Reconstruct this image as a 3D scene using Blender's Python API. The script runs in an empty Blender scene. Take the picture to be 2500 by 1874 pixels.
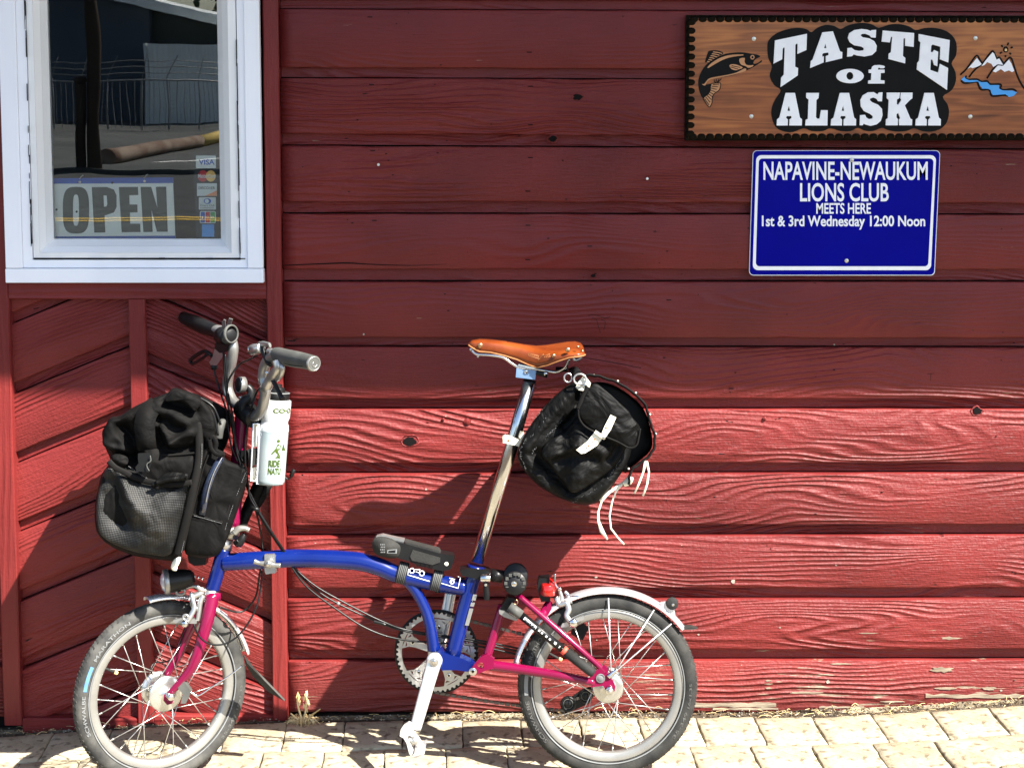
import bpy, bmesh, math, random
from mathutils import Vector, Matrix, noise
from mathutils.geometry import tessellate_polygon
random.seed(7)
R = math.radians
C = bpy.context.scene.collection
SC = bpy.context.scene

# ------------------------------------------------------------------ camera, light, exposure
CAMH, CAMD, PITCH, FS, PPX, PPY = 1.654, 3.97, R(5.5), 3888.0, 1250.0, 532.3
cam_d = bpy.data.cameras.new('camera'); cam = bpy.data.objects.new('camera', cam_d); C.objects.link(cam)
cam.location = (0, -CAMD, CAMH); cam.rotation_euler = (math.pi/2-PITCH, 0, 0)
cam_d.sensor_width = 36; cam_d.lens = 36*FS/2500; cam_d.shift_y = -(937-PPY)/2500
cam_d.clip_start = .05; cam_d.clip_end = 2000
SC.camera = cam
SUN = Vector((-1.25, 1.0, -1.88)).normalized()
w = bpy.data.worlds.new('World'); SC.world = w; w.use_nodes = True
nt = w.node_tree; bg = nt.nodes['Background']
sky = nt.nodes.new('ShaderNodeTexSky'); sky.sky_type = 'NISHITA'; sky.sun_disc = False
sky.sun_elevation = math.asin(-SUN.z)
# horizontal direction towards the sun, measured the way the node does (0 = +Y, clockwise)
sky.sun_rotation = math.atan2(-SUN.x, -SUN.y)
nt.links.new(sky.outputs[0], bg.inputs[0]); bg.inputs[1].default_value = .074
sl = bpy.data.lights.new('sun', 'SUN'); sl.energy = 5.0; sl.angle = R(.53); sl.color = (1, .95, .87)
so = bpy.data.objects.new('sun', sl); C.objects.link(so); so.location = (6, -6, 9)
so.rotation_euler = SUN.to_track_quat('-Z', 'Y').to_euler()
SC.view_settings.view_transform = 'Standard'; SC.view_settings.look = 'None'
SC.view_settings.exposure = 2.15; SC.view_settings.gamma = 1

# ------------------------------------------------------------------ photo pixel -> place
ZN = {'S': (0, 0, 1), 'A': (0, 0, 1/1.1302), '1': (0, 0, 2.303), '2': (1640, 0, 2.3686), '3': (400, 740, 3.3167),
      '4': (200, 900, 3.0704), '5': (160, 1360, 3.225), '6': (860, 1280, 2.7913), '7': (1120, 800, 2.9615),
      '8': (1180, 1360, 3.2259), '9': (680, 1100, 2.7638), 'T': (1860, 40, 4.424), 'F': (1670, 100, 9.21),
      'M': (2320, 80, 9.21), 'V': (460, 350, 6.63), 'W': (600, 0, 2.0109), 'X': (1600, 650, 2.4578), 'Y': (1600, 1200, 2.4578)}
EYE = Vector((0, -CAMD, CAMH))
FW = Vector((0, math.cos(PITCH), -math.sin(PITCH))); UP = Vector((0, math.sin(PITCH), math.cos(PITCH))); RT = Vector((1, 0, 0))
def ray(zn, x, y):
    ox, oy, s = ZN[zn]
    return FW + RT*((ox+x/s-PPX)/FS) - UP*((oy+y/s-PPY)/FS)
def PL(zn, x, y, pt, n):
    d = ray(zn, x, y); pt = Vector(pt); n = Vector(n)
    return EYE + d*((pt-EYE).dot(n)/d.dot(n))
def PW(zn, x, y, Y=0.0): return PL(zn, x, y, (0, Y, 0), (0, 1, 0))
LEAN, YB = .12, -.385                       # the bicycle leans on the wall with its handlebar
def P(zn, x, y, o=0.0): return PL(zn, x, y, (0, YB-o, 0), (0, 1, -LEAN))
def lerp(a, b, t): return a+(b-a)*t
def interp(xs, ys, x):
    if x <= xs[0]: return ys[0]
    for i in range(len(xs)-1):
        if x <= xs[i+1]: return lerp(ys[i], ys[i+1], (x-xs[i])/(xs[i+1]-xs[i]))
    return ys[-1]
def gz(x): return interp([-3, -1.35, -.8, -.4, .25, .76, 1.02, 1.3, 3], [-.09, -.055, -.022, -.014, -.004, -.002, .012, .030, .07], x)

# ------------------------------------------------------------------ object helpers
WORLD = {}
def link(name, me, mat=None, parent=None, M=None, label=None, kind=None):
    o = bpy.data.objects.new(name, me); C.objects.link(o)
    M = M or Matrix.Identity(4)
    WORLD[o.name] = M
    if parent is not None:
        o.parent = parent; o.matrix_basis = WORLD[parent.name].inverted() @ M
    else: o.matrix_basis = M
    if mat is not None and me is not None and not me.materials: me.materials.append(mat)
    if label: o['label'] = label
    if kind: o['kind'] = kind
    return o
def thing(name, label, cat, loc=(0, 0, 0), group=None, parent=None):
    o = link(name, None, None, parent, Matrix.Translation(loc)); o.empty_display_size = .05
    if label: o['label'] = label
    if cat: o['category'] = cat
    if group: o['group'] = group
    return o
def empty(name, parent, label=None):
    o = link(name, None, None, parent, WORLD[parent.name].copy()); o.empty_display_size = .02
    if label: o['label'] = label
    return o
def tag(o, label, cat, group=None):
    o['label'] = label; o['category'] = cat
    if group: o['group'] = group
    return o
class MB:
    """collects vertices and faces of one mesh"""
    def __init__(s): s.v = []; s.f = []; s.sm = []; s.uv = {}
    def add(s, vs, fs, smooth=True):
        b = len(s.v); s.v += [tuple(v) for v in vs]
        s.f += [tuple(i+b for i in f) for f in fs]; s.sm += [smooth]*len(fs)
        return s
    def mesh(s, name='mesh', fix=True, merge=0):
        me = bpy.data.meshes.new(name); me.from_pydata(s.v, [], s.f)
        me.polygons.foreach_set('use_smooth', s.sm)
        if fix or merge:
            bm = bmesh.new(); bm.from_mesh(me)
            if merge: bmesh.ops.remove_doubles(bm, verts=bm.verts, dist=merge)
            if fix: bmesh.ops.recalc_face_normals(bm, faces=bm.faces)
            bm.to_mesh(me); bm.free()
        me.update(); return me
    def build(s, name, mat, parent=None, **k):
        return link(name, s.mesh(name), mat, parent, **k)
    # shapes
    def box(s, a, b, smooth=False):
        x0, y0, z0 = a; x1, y1, z1 = b
        v = [(x, y, z) for x in (x0, x1) for y in (y0, y1) for z in (z0, z1)]
        return s.add(v, [(0, 1, 3, 2), (4, 6, 7, 5), (0, 4, 5, 1), (2, 3, 7, 6), (0, 2, 6, 4), (1, 5, 7, 3)], smooth)
    def hexa(s, q, off, smooth=False):
        """quad/polygon q (world pts) thickened by vector off"""
        n = len(q); v = list(q)+[Vector(p)+Vector(off) for p in q]
        f = [tuple(range(n)), tuple(range(2*n-1, n-1, -1))]+[(i, (i+1) % n, n+(i+1) % n, n+i) for i in range(n)]
        return s.add(v, f, smooth)
    def prism(s, loops, off, smooth=False):
        """polygon with holes (loops of world points) thickened by off; loops[0] is the outline"""
        pts = [Vector(p) for lp in loops for p in lp]; n = len(pts); off = Vector(off)
        tri = tessellate_polygon([[Vector(p) for p in lp] for lp in loops])
        s.add(pts+[p+off for p in pts], [tuple(t) for t in tri]+[tuple(i+n for i in reversed(t)) for t in tri], smooth)
        b = len(s.v)-2*n; k = 0
        for lp in loops:
            m = len(lp)
            for i in range(m):
                s.f.append((b+k+i, b+k+(i+1) % m, b+n+k+(i+1) % m, b+n+k+i)); s.sm.append(False)
            k += m
        return s
    def tube(s, pts, r, n=12, caps=True, sub=6, closed=False, flat=1.0, flatdir=None):
        pts = [Vector(p) for p in pts]
        rs = list(r) if hasattr(r, '__len__') else [r]*len(pts)
        if sub > 1 and (len(pts) > 2 or closed):
            q = []; qr = []; m = len(pts)
            rng = range(m if closed else m-1)
            for i in rng:
                p0 = pts[(i-1) % m] if closed or i > 0 else pts[0]; p1 = pts[i]; p2 = pts[(i+1) % m]
                p3 = pts[(i+2) % m] if closed or i < m-2 else pts[m-1]
                for j in range(sub):
                    t = j/sub
                    q.append(.5*((2*p1)+(p2-p0)*t+(2*p0-5*p1+4*p2-p3)*t*t+(3*p1-p0-3*p2+p3)*t**3))
                    qr.append(lerp(rs[i], rs[(i+1) % m], t))
            if not closed: q.append(pts[-1]); qr.append(rs[-1])
            pts, rs = q, qr
        m = len(pts); up = None; vs = []; fs = []
        for i, p in enumerate(pts):
            t = (pts[(i+1) % m]-pts[i-1]) if (closed or 0 < i < m-1) else (pts[1]-pts[0] if i == 0 else pts[-1]-pts[-2])
            if t.length < 1e-9: t = Vector((0, 0, 1))
            t.normalize()
            if up is None:
                up = Vector(flatdir) if flatdir is not None else (Vector((0, 1, 0)) if abs(t.y) < .9 else Vector((1, 0, 0)))
            if flatdir is not None: up = Vector(flatdir)
            a = up-t*up.dot(t)
            if a.length < 1e-6: a = Vector((1, 0, 0))-t*t.x
            a.normalize(); up = a; b = t.cross(a)
            for k in range(n):
                an = 2*math.pi*k/n
                vs.append(p+(a*math.cos(an)*flat+b*math.sin(an))*rs[i])
        for i in range(m if closed else m-1):
            for k in range(n):
                j = (i+1) % m
                fs.append((i*n+k, i*n+(k+1) % n, j*n+(k+1) % n, j*n+k))
        s.add(vs, fs, True)
        if caps and not closed:
            b = len(s.v)-len(vs)
            s.f.append(tuple(b+k for k in range(n))); s.sm.append(False)
            s.f.append(tuple(b+(m-1)*n+k for k in reversed(range(n)))); s.sm.append(False)
        return s
    def lathe(s, prof, M, n=48, closed=False):
        """prof: list of (radius, along-axis); the axis is M's local Y"""
        vs = []; fs = []; m = len(prof)
        for k in range(n):
            a = 2*math.pi*k/n; c, d = math.cos(a), math.sin(a)
            for (r, h) in prof: vs.append(M @ Vector((r*c, h, r*d)))
        for k in range(n):
            for i in range(m if closed else m-1):
                j = (i+1) % m
                fs.append((k*m+i, k*m+j, ((k+1) % n)*m+j, ((k+1) % n)*m+i))
        s.add(vs, fs, True); return s
    def ball(s, c, r, n=12):
        c = Vector(c); rr = r if hasattr(r, '__len__') else (r, r, r)
        vs = []; fs = []
        for i in range(n//2+1):
            t = math.pi*i/(n//2)
            for k in range(n):
                a = 2*math.pi*k/n
                vs.append(c+Vector((rr[0]*math.sin(t)*math.cos(a), rr[1]*math.sin(t)*math.sin(a), rr[2]*math.cos(t))))
        for i in range(n//2):
            for k in range(n): fs.append((i*n+k, i*n+(k+1) % n, (i+1)*n+(k+1) % n, (i+1)*n+k))
        return s.add(vs, fs, True)
def axisM(c, d, x=None):
    """matrix with origin c and local Y along d"""
    d = Vector(d).normalized(); x = Vector(x) if x is not None else (Vector((1, 0, 0)) if abs(d.x) < .8 else Vector((0, 0, 1)))
    x = (x-d*x.dot(d)).normalized(); z = x.cross(d)
    M = Matrix((x, d, z)).transposed().to_4x4(); M.translation = Vector(c); return M
def cyl(c0, c1, r, n=20, bev=.15, r2=None):
    c0 = Vector(c0); c1 = Vector(c1); L = (c1-c0).length; r2 = r if r2 is None else r2; b = bev*min(r, r2)
    return MB().lathe([(0, 0), (r-b, 0), (r, b), (r2, L-b), (r2-b, L), (0, L)], axisM(c0, c1-c0), n)
NB = Vector((0, 1, -LEAN)).normalized()       # away from the camera, square to the bicycle's plane
def plate(zn, pts, o, th, smooth=False, holes=()):
    return MB().prism([[P(zn, x, y, o) for x, y in pts]]+[[P(zn, x, y, o) for x, y in h] for h in holes], NB*th, smooth)
def smooth_poly(pts, sub=6, closed=True):
    q = []; m = len(pts)
    for i in range(m if closed else m-1):
        p0 = pts[(i-1) % m] if closed or i else pts[0]; p1 = pts[i]; p2 = pts[(i+1) % m]; p3 = pts[(i+2) % m] if closed or i < m-2 else pts[-1]
        for j in range(sub):
            t = j/sub
            q.append(tuple(.5*((2*p1[k])+(p2[k]-p0[k])*t+(2*p0[k]-5*p1[k]+4*p2[k]-p3[k])*t*t+(3*p1[k]-p0[k]-3*p2[k]+p3[k])*t**3) for k in range(2)))
    if not closed: q.append(tuple(pts[-1]))
    return q
_tx = {}
def text_geo(s, bold=0.0, space=1.0):
    """lettering as (verts in a 1 x 1 box, faces, aspect)"""
    key = (s, bold, space)
    if key in _tx: return _tx[key]
    cu = bpy.data.curves.new('lettering', 'FONT'); cu.body = s; cu.offset = bold; cu.space_character = space
    cu.resolution_u = 4; cu.fill_mode = 'FRONT'
    ob = bpy.data.objects.new('lettering', cu); C.objects.link(ob)
    dg = bpy.context.evaluated_depsgraph_get(); me = bpy.data.meshes.new_from_object(ob.evaluated_get(dg))
    bpy.data.objects.remove(ob); bpy.data.curves.remove(cu)
    vs = [v.co.copy() for v in me.vertices]; fs = [tuple(p.vertices) for p in me.polygons]
    bpy.data.meshes.remove(me)
    x0 = min(v.x for v in vs); x1 = max(v.x for v in vs); y0 = min(v.y for v in vs); y1 = max(v.y for v in vs)
    out = ([((v.x-x0)/(x1-x0), (v.y-y0)/(y1-y0)) for v in vs], fs, (x1-x0)/(y1-y0))
    _tx[key] = out; return out
def text_obj(s, fn, name, mat, parent, bold=0.0, space=1.0, **k):
    v, f, a = text_geo(s, bold, space)
    mb = MB(); mb.add([fn(p[0], p[1]) for p in v], f, False)
    return link(name, mb.mesh(name, fix=False), mat, parent, **k)
def text_quad(tl, tr, bl, br):
    tl, tr, bl, br = map(Vector, (tl, tr, bl, br))
    return lambda u, v: lerp(lerp(bl, br, u), lerp(tl, tr, u), v)

# ------------------------------------------------------------------ materials
def base(name, color, rough=.5, metal=0.0, **k):
    m = bpy.data.materials.new(name); m.use_nodes = True; b = m.node_tree.nodes['Principled BSDF']
    b.inputs['Base Color'].default_value = (*color, 1); b.inputs['Roughness'].default_value = rough; b.inputs['Metallic'].default_value = metal
    b.inputs['Specular IOR Level'].default_value = .22 if metal < .5 else .5
    for kk, v in k.items(): b.inputs[kk.replace('_', ' ')].default_value = v
    return m, m.node_tree, b
def N(nt, t, **k):
    n = nt.nodes.new(t)
    for a, v in k.items():
        if a.startswith('i_'): n.inputs[int(a[2:]) if a[2:].isdigit() else a[2:].replace('_', ' ')].default_value = v
        else: setattr(n, a, v)
    return n
def ramp(nt, pts):
    r = nt.nodes.new('ShaderNodeValToRGB'); e = r.color_ramp.elements
    while len(e) < len(pts): e.new(.5)
    for i, (p, c) in enumerate(pts):
        e[i].position = p; e[i].color = (*c, 1) if hasattr(c, '__len__') else (c, c, c, 1)
    return r
def mathn(nt, op, a, b=None):
    n = nt.nodes.new('ShaderNodeMath'); n.operation = op
    for i, x in enumerate((a, b)):
        if x is None: continue
        if isinstance(x, (int, float)): n.inputs[i].default_value = x
        else: nt.links.new(x, n.inputs[i])
    return n.outputs[0]
def coords(nt, scale=(1, 1, 1), kind='Object', rot=(0, 0, 0)):
    tc = nt.nodes.new('ShaderNodeTexCoord'); mp = nt.nodes.new('ShaderNodeMapping')
    mp.inputs['Scale'].default_value = scale; mp.inputs['Rotation'].default_value = rot
    nt.links.new(tc.outputs[kind], mp.inputs[0]); return mp.outputs[0]
def mottled(name, c1, c2, rough=.5, scale=8, metal=0.0, bump=0.0, bscale=60, detail=4, sc=(1, 1, 1), rvar=.0, bdist=.002, **k):
    m, nt, b = base(name, c1, rough, metal, **k); co = coords(nt, sc)
    n = N(nt, 'ShaderNodeTexNoise'); n.inputs['Scale'].default_value = scale; n.inputs['Detail'].default_value = detail; nt.links.new(co, n.inputs[0])
    r = ramp(nt, [(.35, c1), (.65, c2)]); nt.links.new(n.outputs[0], r.inputs[0]); nt.links.new(r.outputs[0], b.inputs['Base Color'])
    if rvar:
        mr = N(nt, 'ShaderNodeMapRange'); mr.inputs[3].default_value = rough-rvar; mr.inputs[4].default_value = rough+rvar
        n3 = N(nt, 'ShaderNodeTexNoise'); n3.inputs['Scale'].default_value = scale*2.3; n3.inputs['Detail'].default_value = 5; nt.links.new(co, n3.inputs[0])
        nt.links.new(n3.outputs[0], mr.inputs[0]); nt.links.new(mr.outputs[0], b.inputs['Roughness'])
    if bump:
        n2 = N(nt, 'ShaderNodeTexNoise'); n2.inputs['Scale'].default_value = bscale; n2.inputs['Detail'].default_value = 4; nt.links.new(co, n2.inputs[0])
        bp = N(nt, 'ShaderNodeBump'); bp.inputs['Strength'].default_value = bump; bp.inputs['Distance'].default_value = bdist
        nt.links.new(n2.outputs[0], bp.inputs['Height']); nt.links.new(bp.outputs[0], b.inputs['Normal'])
    return m
def painted_wood(name, grain=1.0, wear=True, freq=16.0, vert=False, col=((.108, .0128, .0128), (.165, .0200, .0185))):
    m, nt, b = base(name, col[0], .43); b.inputs['Specular IOR Level'].default_value = .24
    L = nt.links.new
    tc = N(nt, 'ShaderNodeTexCoord'); oi = N(nt, 'ShaderNodeObjectInfo')
    sx, sz = (1.7, 7.0) if not vert else (9.0, 1.2)
    mp = N(nt, 'ShaderNodeMapping'); mp.inputs['Scale'].default_value = (sx, 2.0, sz); L(tc.outputs['Object'], mp.inputs[0])
    wv = mathn(nt, 'MULTIPLY', oi.outputs['Random'], 97.0)
    n = N(nt, 'ShaderNodeTexNoise', noise_dimensions='4D'); n.inputs['Scale'].default_value = 1.0; n.inputs['Detail'].default_value = 1.2
    n.inputs['Roughness'].default_value = .35; n.inputs['Distortion'].default_value = .25
    L(mp.outputs[0], n.inputs['Vector']); L(wv, n.inputs['W'])
    sep = N(nt, 'ShaderNodeSeparateXYZ'); L(tc.outputs['Object'], sep.inputs[0])
    lin = mathn(nt, 'MULTIPLY', sep.outputs[2 if not vert else 0], 62.0)
    ph = mathn(nt, 'ADD', mathn(nt, 'MULTIPLY', n.outputs[0], freq), lin)
    # wobble keeps the rings from being perfectly regular
    n4 = N(nt, 'ShaderNodeTexNoise', noise_dimensions='4D'); n4.inputs['Scale'].default_value = 1; n4.inputs['Detail'].default_value = 3
    mp4 = N(nt, 'ShaderNodeMapping'); mp4.inputs['Scale'].default_value = (5, 5, 26) if not vert else (26, 5, 5); L(tc.outputs['Object'], mp4.inputs[0]); L(mp4.outputs[0], n4.inputs['Vector']); L(wv, n4.inputs['W'])
    ph = mathn(nt, 'ADD', ph, mathn(nt, 'MULTIPLY', n4.outputs[0], 1.3))
    s = mathn(nt, 'SINE', mathn(nt, 'MULTIPLY', ph, 6.2832))
    s2 = mathn(nt, 'POWER', mathn(nt, 'MULTIPLY_ADD' if False else 'ADD', mathn(nt, 'MULTIPLY', s, .5), .5), 1.6)
    # strength of the raised grain changes along the board
    n2 = N(nt, 'ShaderNodeTexNoise', noise_dimensions='4D'); n2.inputs['Scale'].default_value = 1; n2.inputs['Detail'].default_value = 1
    mp2 = N(nt, 'ShaderNodeMapping'); mp2.inputs['Scale'].default_value = (2.2, 2, 11) if not vert else (11, 2, 2.2); L(tc.outputs['Object'], mp2.inputs[0]); L(mp2.outputs[0], n2.inputs['Vector']); L(mathn(nt, 'ADD', wv, 13.0), n2.inputs['W'])
    amp = N(nt, 'ShaderNodeMapRange'); amp.inputs[1].default_value = .40; amp.inputs[2].default_value = .66; amp.inputs[3].default_value = .06; amp.inputs[4].default_value = 1.0
    L(n2.outputs[0], amp.inputs[0])
    # fine fibres
    n3 = N(nt, 'ShaderNodeTexNoise', noise_dimensions='4D'); n3.inputs['Scale'].default_value = 1; n3.inputs['Detail'].default_value = 4
    mp3 = N(nt, 'ShaderNodeMapping'); mp3.inputs['Scale'].default_value = (22, 30, 420) if not vert else (420, 30, 22); L(tc.outputs['Object'], mp3.inputs[0]); L(mp3.outputs[0], n3.inputs['Vector']); L(wv, n3.inputs['W'])
    # blistered paint
    n5 = N(nt, 'ShaderNodeTexNoise'); n5.inputs['Scale'].default_value = 130; n5.inputs['Detail'].default_value = 3; L(tc.outputs['Object'], n5.inputs[0])
    h = mathn(nt, 'ADD', mathn(nt, 'MULTIPLY', s2, amp.outputs[0]), mathn(nt, 'MULTIPLY', n3.outputs[0], .62))
    h = mathn(nt, 'ADD', h, mathn(nt, 'MULTIPLY', n5.outputs[0], .35))
    # little pits and cracks
    vo = N(nt, 'ShaderNodeTexNoise', noise_dimensions='4D'); vo.inputs['Scale'].default_value = 1; vo.inputs['Detail'].default_value = 2
    mp5 = N(nt, 'ShaderNodeMapping'); mp5.inputs['Scale'].default_value = (26, 40, 120) if not vert else (120, 40, 26); L(tc.outputs['Object'], mp5.inputs[0]); L(mp5.outputs[0], vo.inputs['Vector']); L(wv, vo.inputs['W'])
    pit = N(nt, 'ShaderNodeMapRange'); pit.inputs[1].default_value = .745; pit.inputs[2].default_value = .775; L(vo.outputs[0], pit.inputs[0])
    h = mathn(nt, 'SUBTRACT', h, mathn(nt, 'MULTIPLY', pit.outputs[0], 1.5))
    bp = N(nt, 'ShaderNodeBump'); bp.inputs['Strength'].default_value = grain; bp.inputs['Distance'].default_value = .0046
    L(h, bp.inputs['Height']); L(bp.outputs[0], b.inputs['Normal'])
    cn = N(nt, 'ShaderNodeTexNoise'); cn.inputs['Scale'].default_value = 3.1; cn.inputs['Detail'].default_value = 5; L(tc.outputs['Object'], cn.inputs[0])
    cr = ramp(nt, [(.3, col[0]), (.7, col[1])]); L(cn.outputs[0], cr.inputs[0])
    hv = N(nt, 'ShaderNodeHueSaturation'); L(cr.outputs[0], hv.inputs['Color'])
    L(mathn(nt, 'ADD', mathn(nt, 'MULTIPLY', oi.outputs['Random'], .16), .92), hv.inputs['Value'])
    mx = N(nt, 'ShaderNodeMixRGB'); L(hv.outputs[0], mx.inputs[1]); mx.inputs[2].default_value = (.014, .005, .005, 1); L(pit.outputs[0], mx.inputs[0])
    out = mx.outputs[0]
    if wear:
        # bare grey timber where the paint has gone, low down on the right, along the fibres
        mp6 = N(nt, 'ShaderNodeMapping'); mp6.inputs['Scale'].default_value = (7, 8, 95); L(tc.outputs['Object'], mp6.inputs[0])
        nw = N(nt, 'ShaderNodeTexNoise'); nw.inputs['Scale'].default_value = 1; nw.inputs['Detail'].default_value = 6; nw.inputs['Roughness'].default_value = .62; L(mp6.outputs[0], nw.inputs[0])
        nb = N(nt, 'ShaderNodeTexNoise'); nb.inputs['Scale'].default_value = 4.5; nb.inputs['Detail'].default_value = 2; L(tc.outputs['Object'], nb.inputs[0])
        lowz = N(nt, 'ShaderNodeMapRange'); lowz.inputs[1].default_value = .30; lowz.inputs[2].default_value = .0; L(sep.outputs[2], lowz.inputs[0])
        rx = N(nt, 'ShaderNodeMapRange'); rx.inputs[1].default_value = .2; rx.inputs[2].default_value = 1.0; L(sep.outputs[0], rx.inputs[0])
        t = mathn(nt, 'ADD', nw.outputs[0], mathn(nt, 'MULTIPLY', nb.outputs[0], .35))
        t = mathn(nt, 'ADD', t, mathn(nt, 'MULTIPLY', mathn(nt, 'MULTIPLY', lowz.outputs[0], mathn(nt, 'ADD', mathn(nt, 'MULTIPLY', rx.outputs[0], .7), .3)), .17))
        k = N(nt, 'ShaderNodeMapRange'); k.inputs[1].default_value = .885; k.inputs[2].default_value = .915; L(t, k.inputs[0])
        m2 = N(nt, 'ShaderNodeMixRGB'); L(k.outputs[0], m2.inputs[0]); L(out, m2.inputs[1]); m2.inputs[2].default_value = (.22, .17, .12, 1); out = m2.outputs[0]
        # dust low on the boards
        d = N(nt, 'ShaderNodeMapRange'); d.inputs[1].default_value = .13; d.inputs[2].default_value = .0; d.inputs[4].default_value = .28; L(sep.outputs[2], d.inputs[0])
        m3 = N(nt, 'ShaderNodeMixRGB'); L(mathn(nt, 'MULTIPLY', d.outputs[0], nb.outputs[0]), m3.inputs[0]); L(out, m3.inputs[1]); m3.inputs[2].default_value = (.16, .08, .06, 1); out = m3.outputs[0]
    L(out, b.inputs['Base Color'])
    return m

MT = {}
MT['bare'] = mottled('bare_weathered_timber', (.15, .12, .085), (.30, .25, .18), .85, 14, sc=(1, 1, 9), bump=.5, bscale=80)
MT['siding'] = painted_wood('red_painted_siding')
MT['siding_smooth'] = painted_wood('red_painted_smooth_siding', grain=.5)
MT['diag'] = painted_wood('red_painted_diagonal', grain=.9, wear=False)
MT['trim'] = painted_wood('red_painted_trim', grain=.45, wear=False, vert=True, freq=5)
MT['rail'] = painted_wood('red_painted_rail', grain=.4, wear=False, freq=4)
MT['white'] = mottled('white_window_paint', (.78, .80, .85), (.84, .86, .90), .5, 5, bump=.25, bscale=40, sc=(1, 1, .3))
MT['vinyl'] = mottled('white_vinyl', (.76, .76, .75), (.82, .82, .81), .4, 4)
MT['dark'] = mottled('dark_gap', (.004, .003, .003), (.006, .005, .005), .9, 10, Specular_IOR_Level=.1)
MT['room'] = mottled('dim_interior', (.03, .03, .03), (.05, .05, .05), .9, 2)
MT['blue'] = mottled('gloss_blue_enamel', (.0012, .0075, .082), (.002, .011, .105), .24, 9, Coat_Weight=.35, Coat_Roughness=.08, rvar=.06)
MT['pink'] = mottled('gloss_raspberry_enamel', (.115, .0012, .024), (.15, .0018, .032), .25, 9, Coat_Weight=.35, Coat_Roughness=.1, rvar=.06)
MT['silver'] = mottled('satin_silver', (.36, .355, .34), (.48, .47, .45), .34, 12, metal=.85, rvar=.08)
MT['alu'] = mottled('machined_rim', (.22, .215, .20), (.30, .295, .275), .40, 10, metal=.6, rvar=.07)
MT['fender'] = mottled('bright_mudguard', (.76, .77, .80), (.84, .84, .86), .26, 6, metal=.75, rvar=.05)
MT['chrome'] = mottled('chrome', (.50, .50, .51), (.60, .60, .60), .16, 8, metal=1.0, rvar=.03)
MT['steel'] = mottled('stainless_spoke', (.34, .33, .31), (.46, .45, .42), .30, 30, metal=.8)
MT['barsilver'] = mottled('grey_silver_bar', (.24, .235, .22), (.32, .315, .30), .36, 12, metal=.7, rvar=.06)
MT['crank'] = mottled('polished_crank', (.52, .52, .53), (.62, .62, .62), .24, 10, metal=.6, rvar=.06)
MT['black'] = mottled('black_plastic', (.004, .004, .0042), (.008, .008, .008), .38, 12, rvar=.08)
MT['cable'] = mottled('black_cable', (.003, .003, .003), (.006, .006, .006), .32, 30)
MT['rubber'] = mottled('dusty_black_rubber', (.012, .012, .0115), (.024, .0235, .021), .75, 14, bump=.4, bscale=220)
MT['greyrub'] = mottled('grey_rubber_grip', (.052, .053, .049), (.080, .081, .074), .6, 20, bump=.3, bscale=260)
MT['refl'] = mottled('grey_reflective_band', (.12, .125, .125), (.16, .165, .165), .5, 30)
MT['tyretext'] = mottled('pale_tyre_print', (.06, .06, .056), (.09, .09, .083), .6, 40)
MT['bluelabel'] = mottled('light_blue_print', (.06, .14, .26), (.08, .18, .30), .5, 40)
MT['leather'] = mottled('honey_leather', (.105, .017, .003), (.20, .045, .009), .30, 13, rvar=.08, bump=.12, bscale=160, Coat_Weight=.3, Coat_Roughness=.2)
MT['edge'] = mottled('cut_leather_edge', (.24, .09, .03), (.30, .13, .05), .6, 40)
MT['cream'] = mottled('cream_leather', (.66, .62, .48), (.76, .73, .60), .5, 30, bump=.2, bscale=90)
MT['rivet'] = mottled('copper_rivet', (.36, .20, .10), (.46, .28, .15), .3, 30, metal=.9)
MT['lightblue'] = mottled('pale_blue_anodised', (.12, .20, .34), (.17, .26, .40), .3, 20, metal=.5)
MT['red_lens'] = mottled('red_lens', (.26, .005, .004), (.36, .008, .006), .12, 30, Coat_Weight=1.0)
MT['lens'] = mottled('clear_lamp_lens', (.42, .45, .50), (.62, .65, .70), .08, 60, metal=.3, Coat_Weight=1.0)
MT['bottle'] = mottled('white_translucent_bottle', (.40, .42, .43), (.48, .50, .50), .3, 3, Subsurface_Weight=.25, Subsurface_Radius=(.02, .02, .02))
MT['liquid'] = mottled('cloudy_lower_bottle', (.17, .22, .24), (.29, .33, .33), .22, 7, Subsurface_Weight=.2, Subsurface_Radius=(.02, .02, .02))
MT['green_ink'] = mottled('green_print', (.035, .060, .004), (.045, .070, .006), .5, 30)
MT['white_ink'] = mottled('white_print', (.80, .81, .83), (.86, .87, .88), .5, 30)
MT['chain'] = mottled('oily_chain', (.03, .027, .024), (.09, .08, .07), .4, 60, metal=.7)
MT['paste'] = mottled('yellow_cap', (.7, .5, .2), (.8, .6, .3), .5, 30)
MT['orange_red'] = mottled('red_ring', (.6, .05, .03), (.7, .08, .05), .5, 30)
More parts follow.
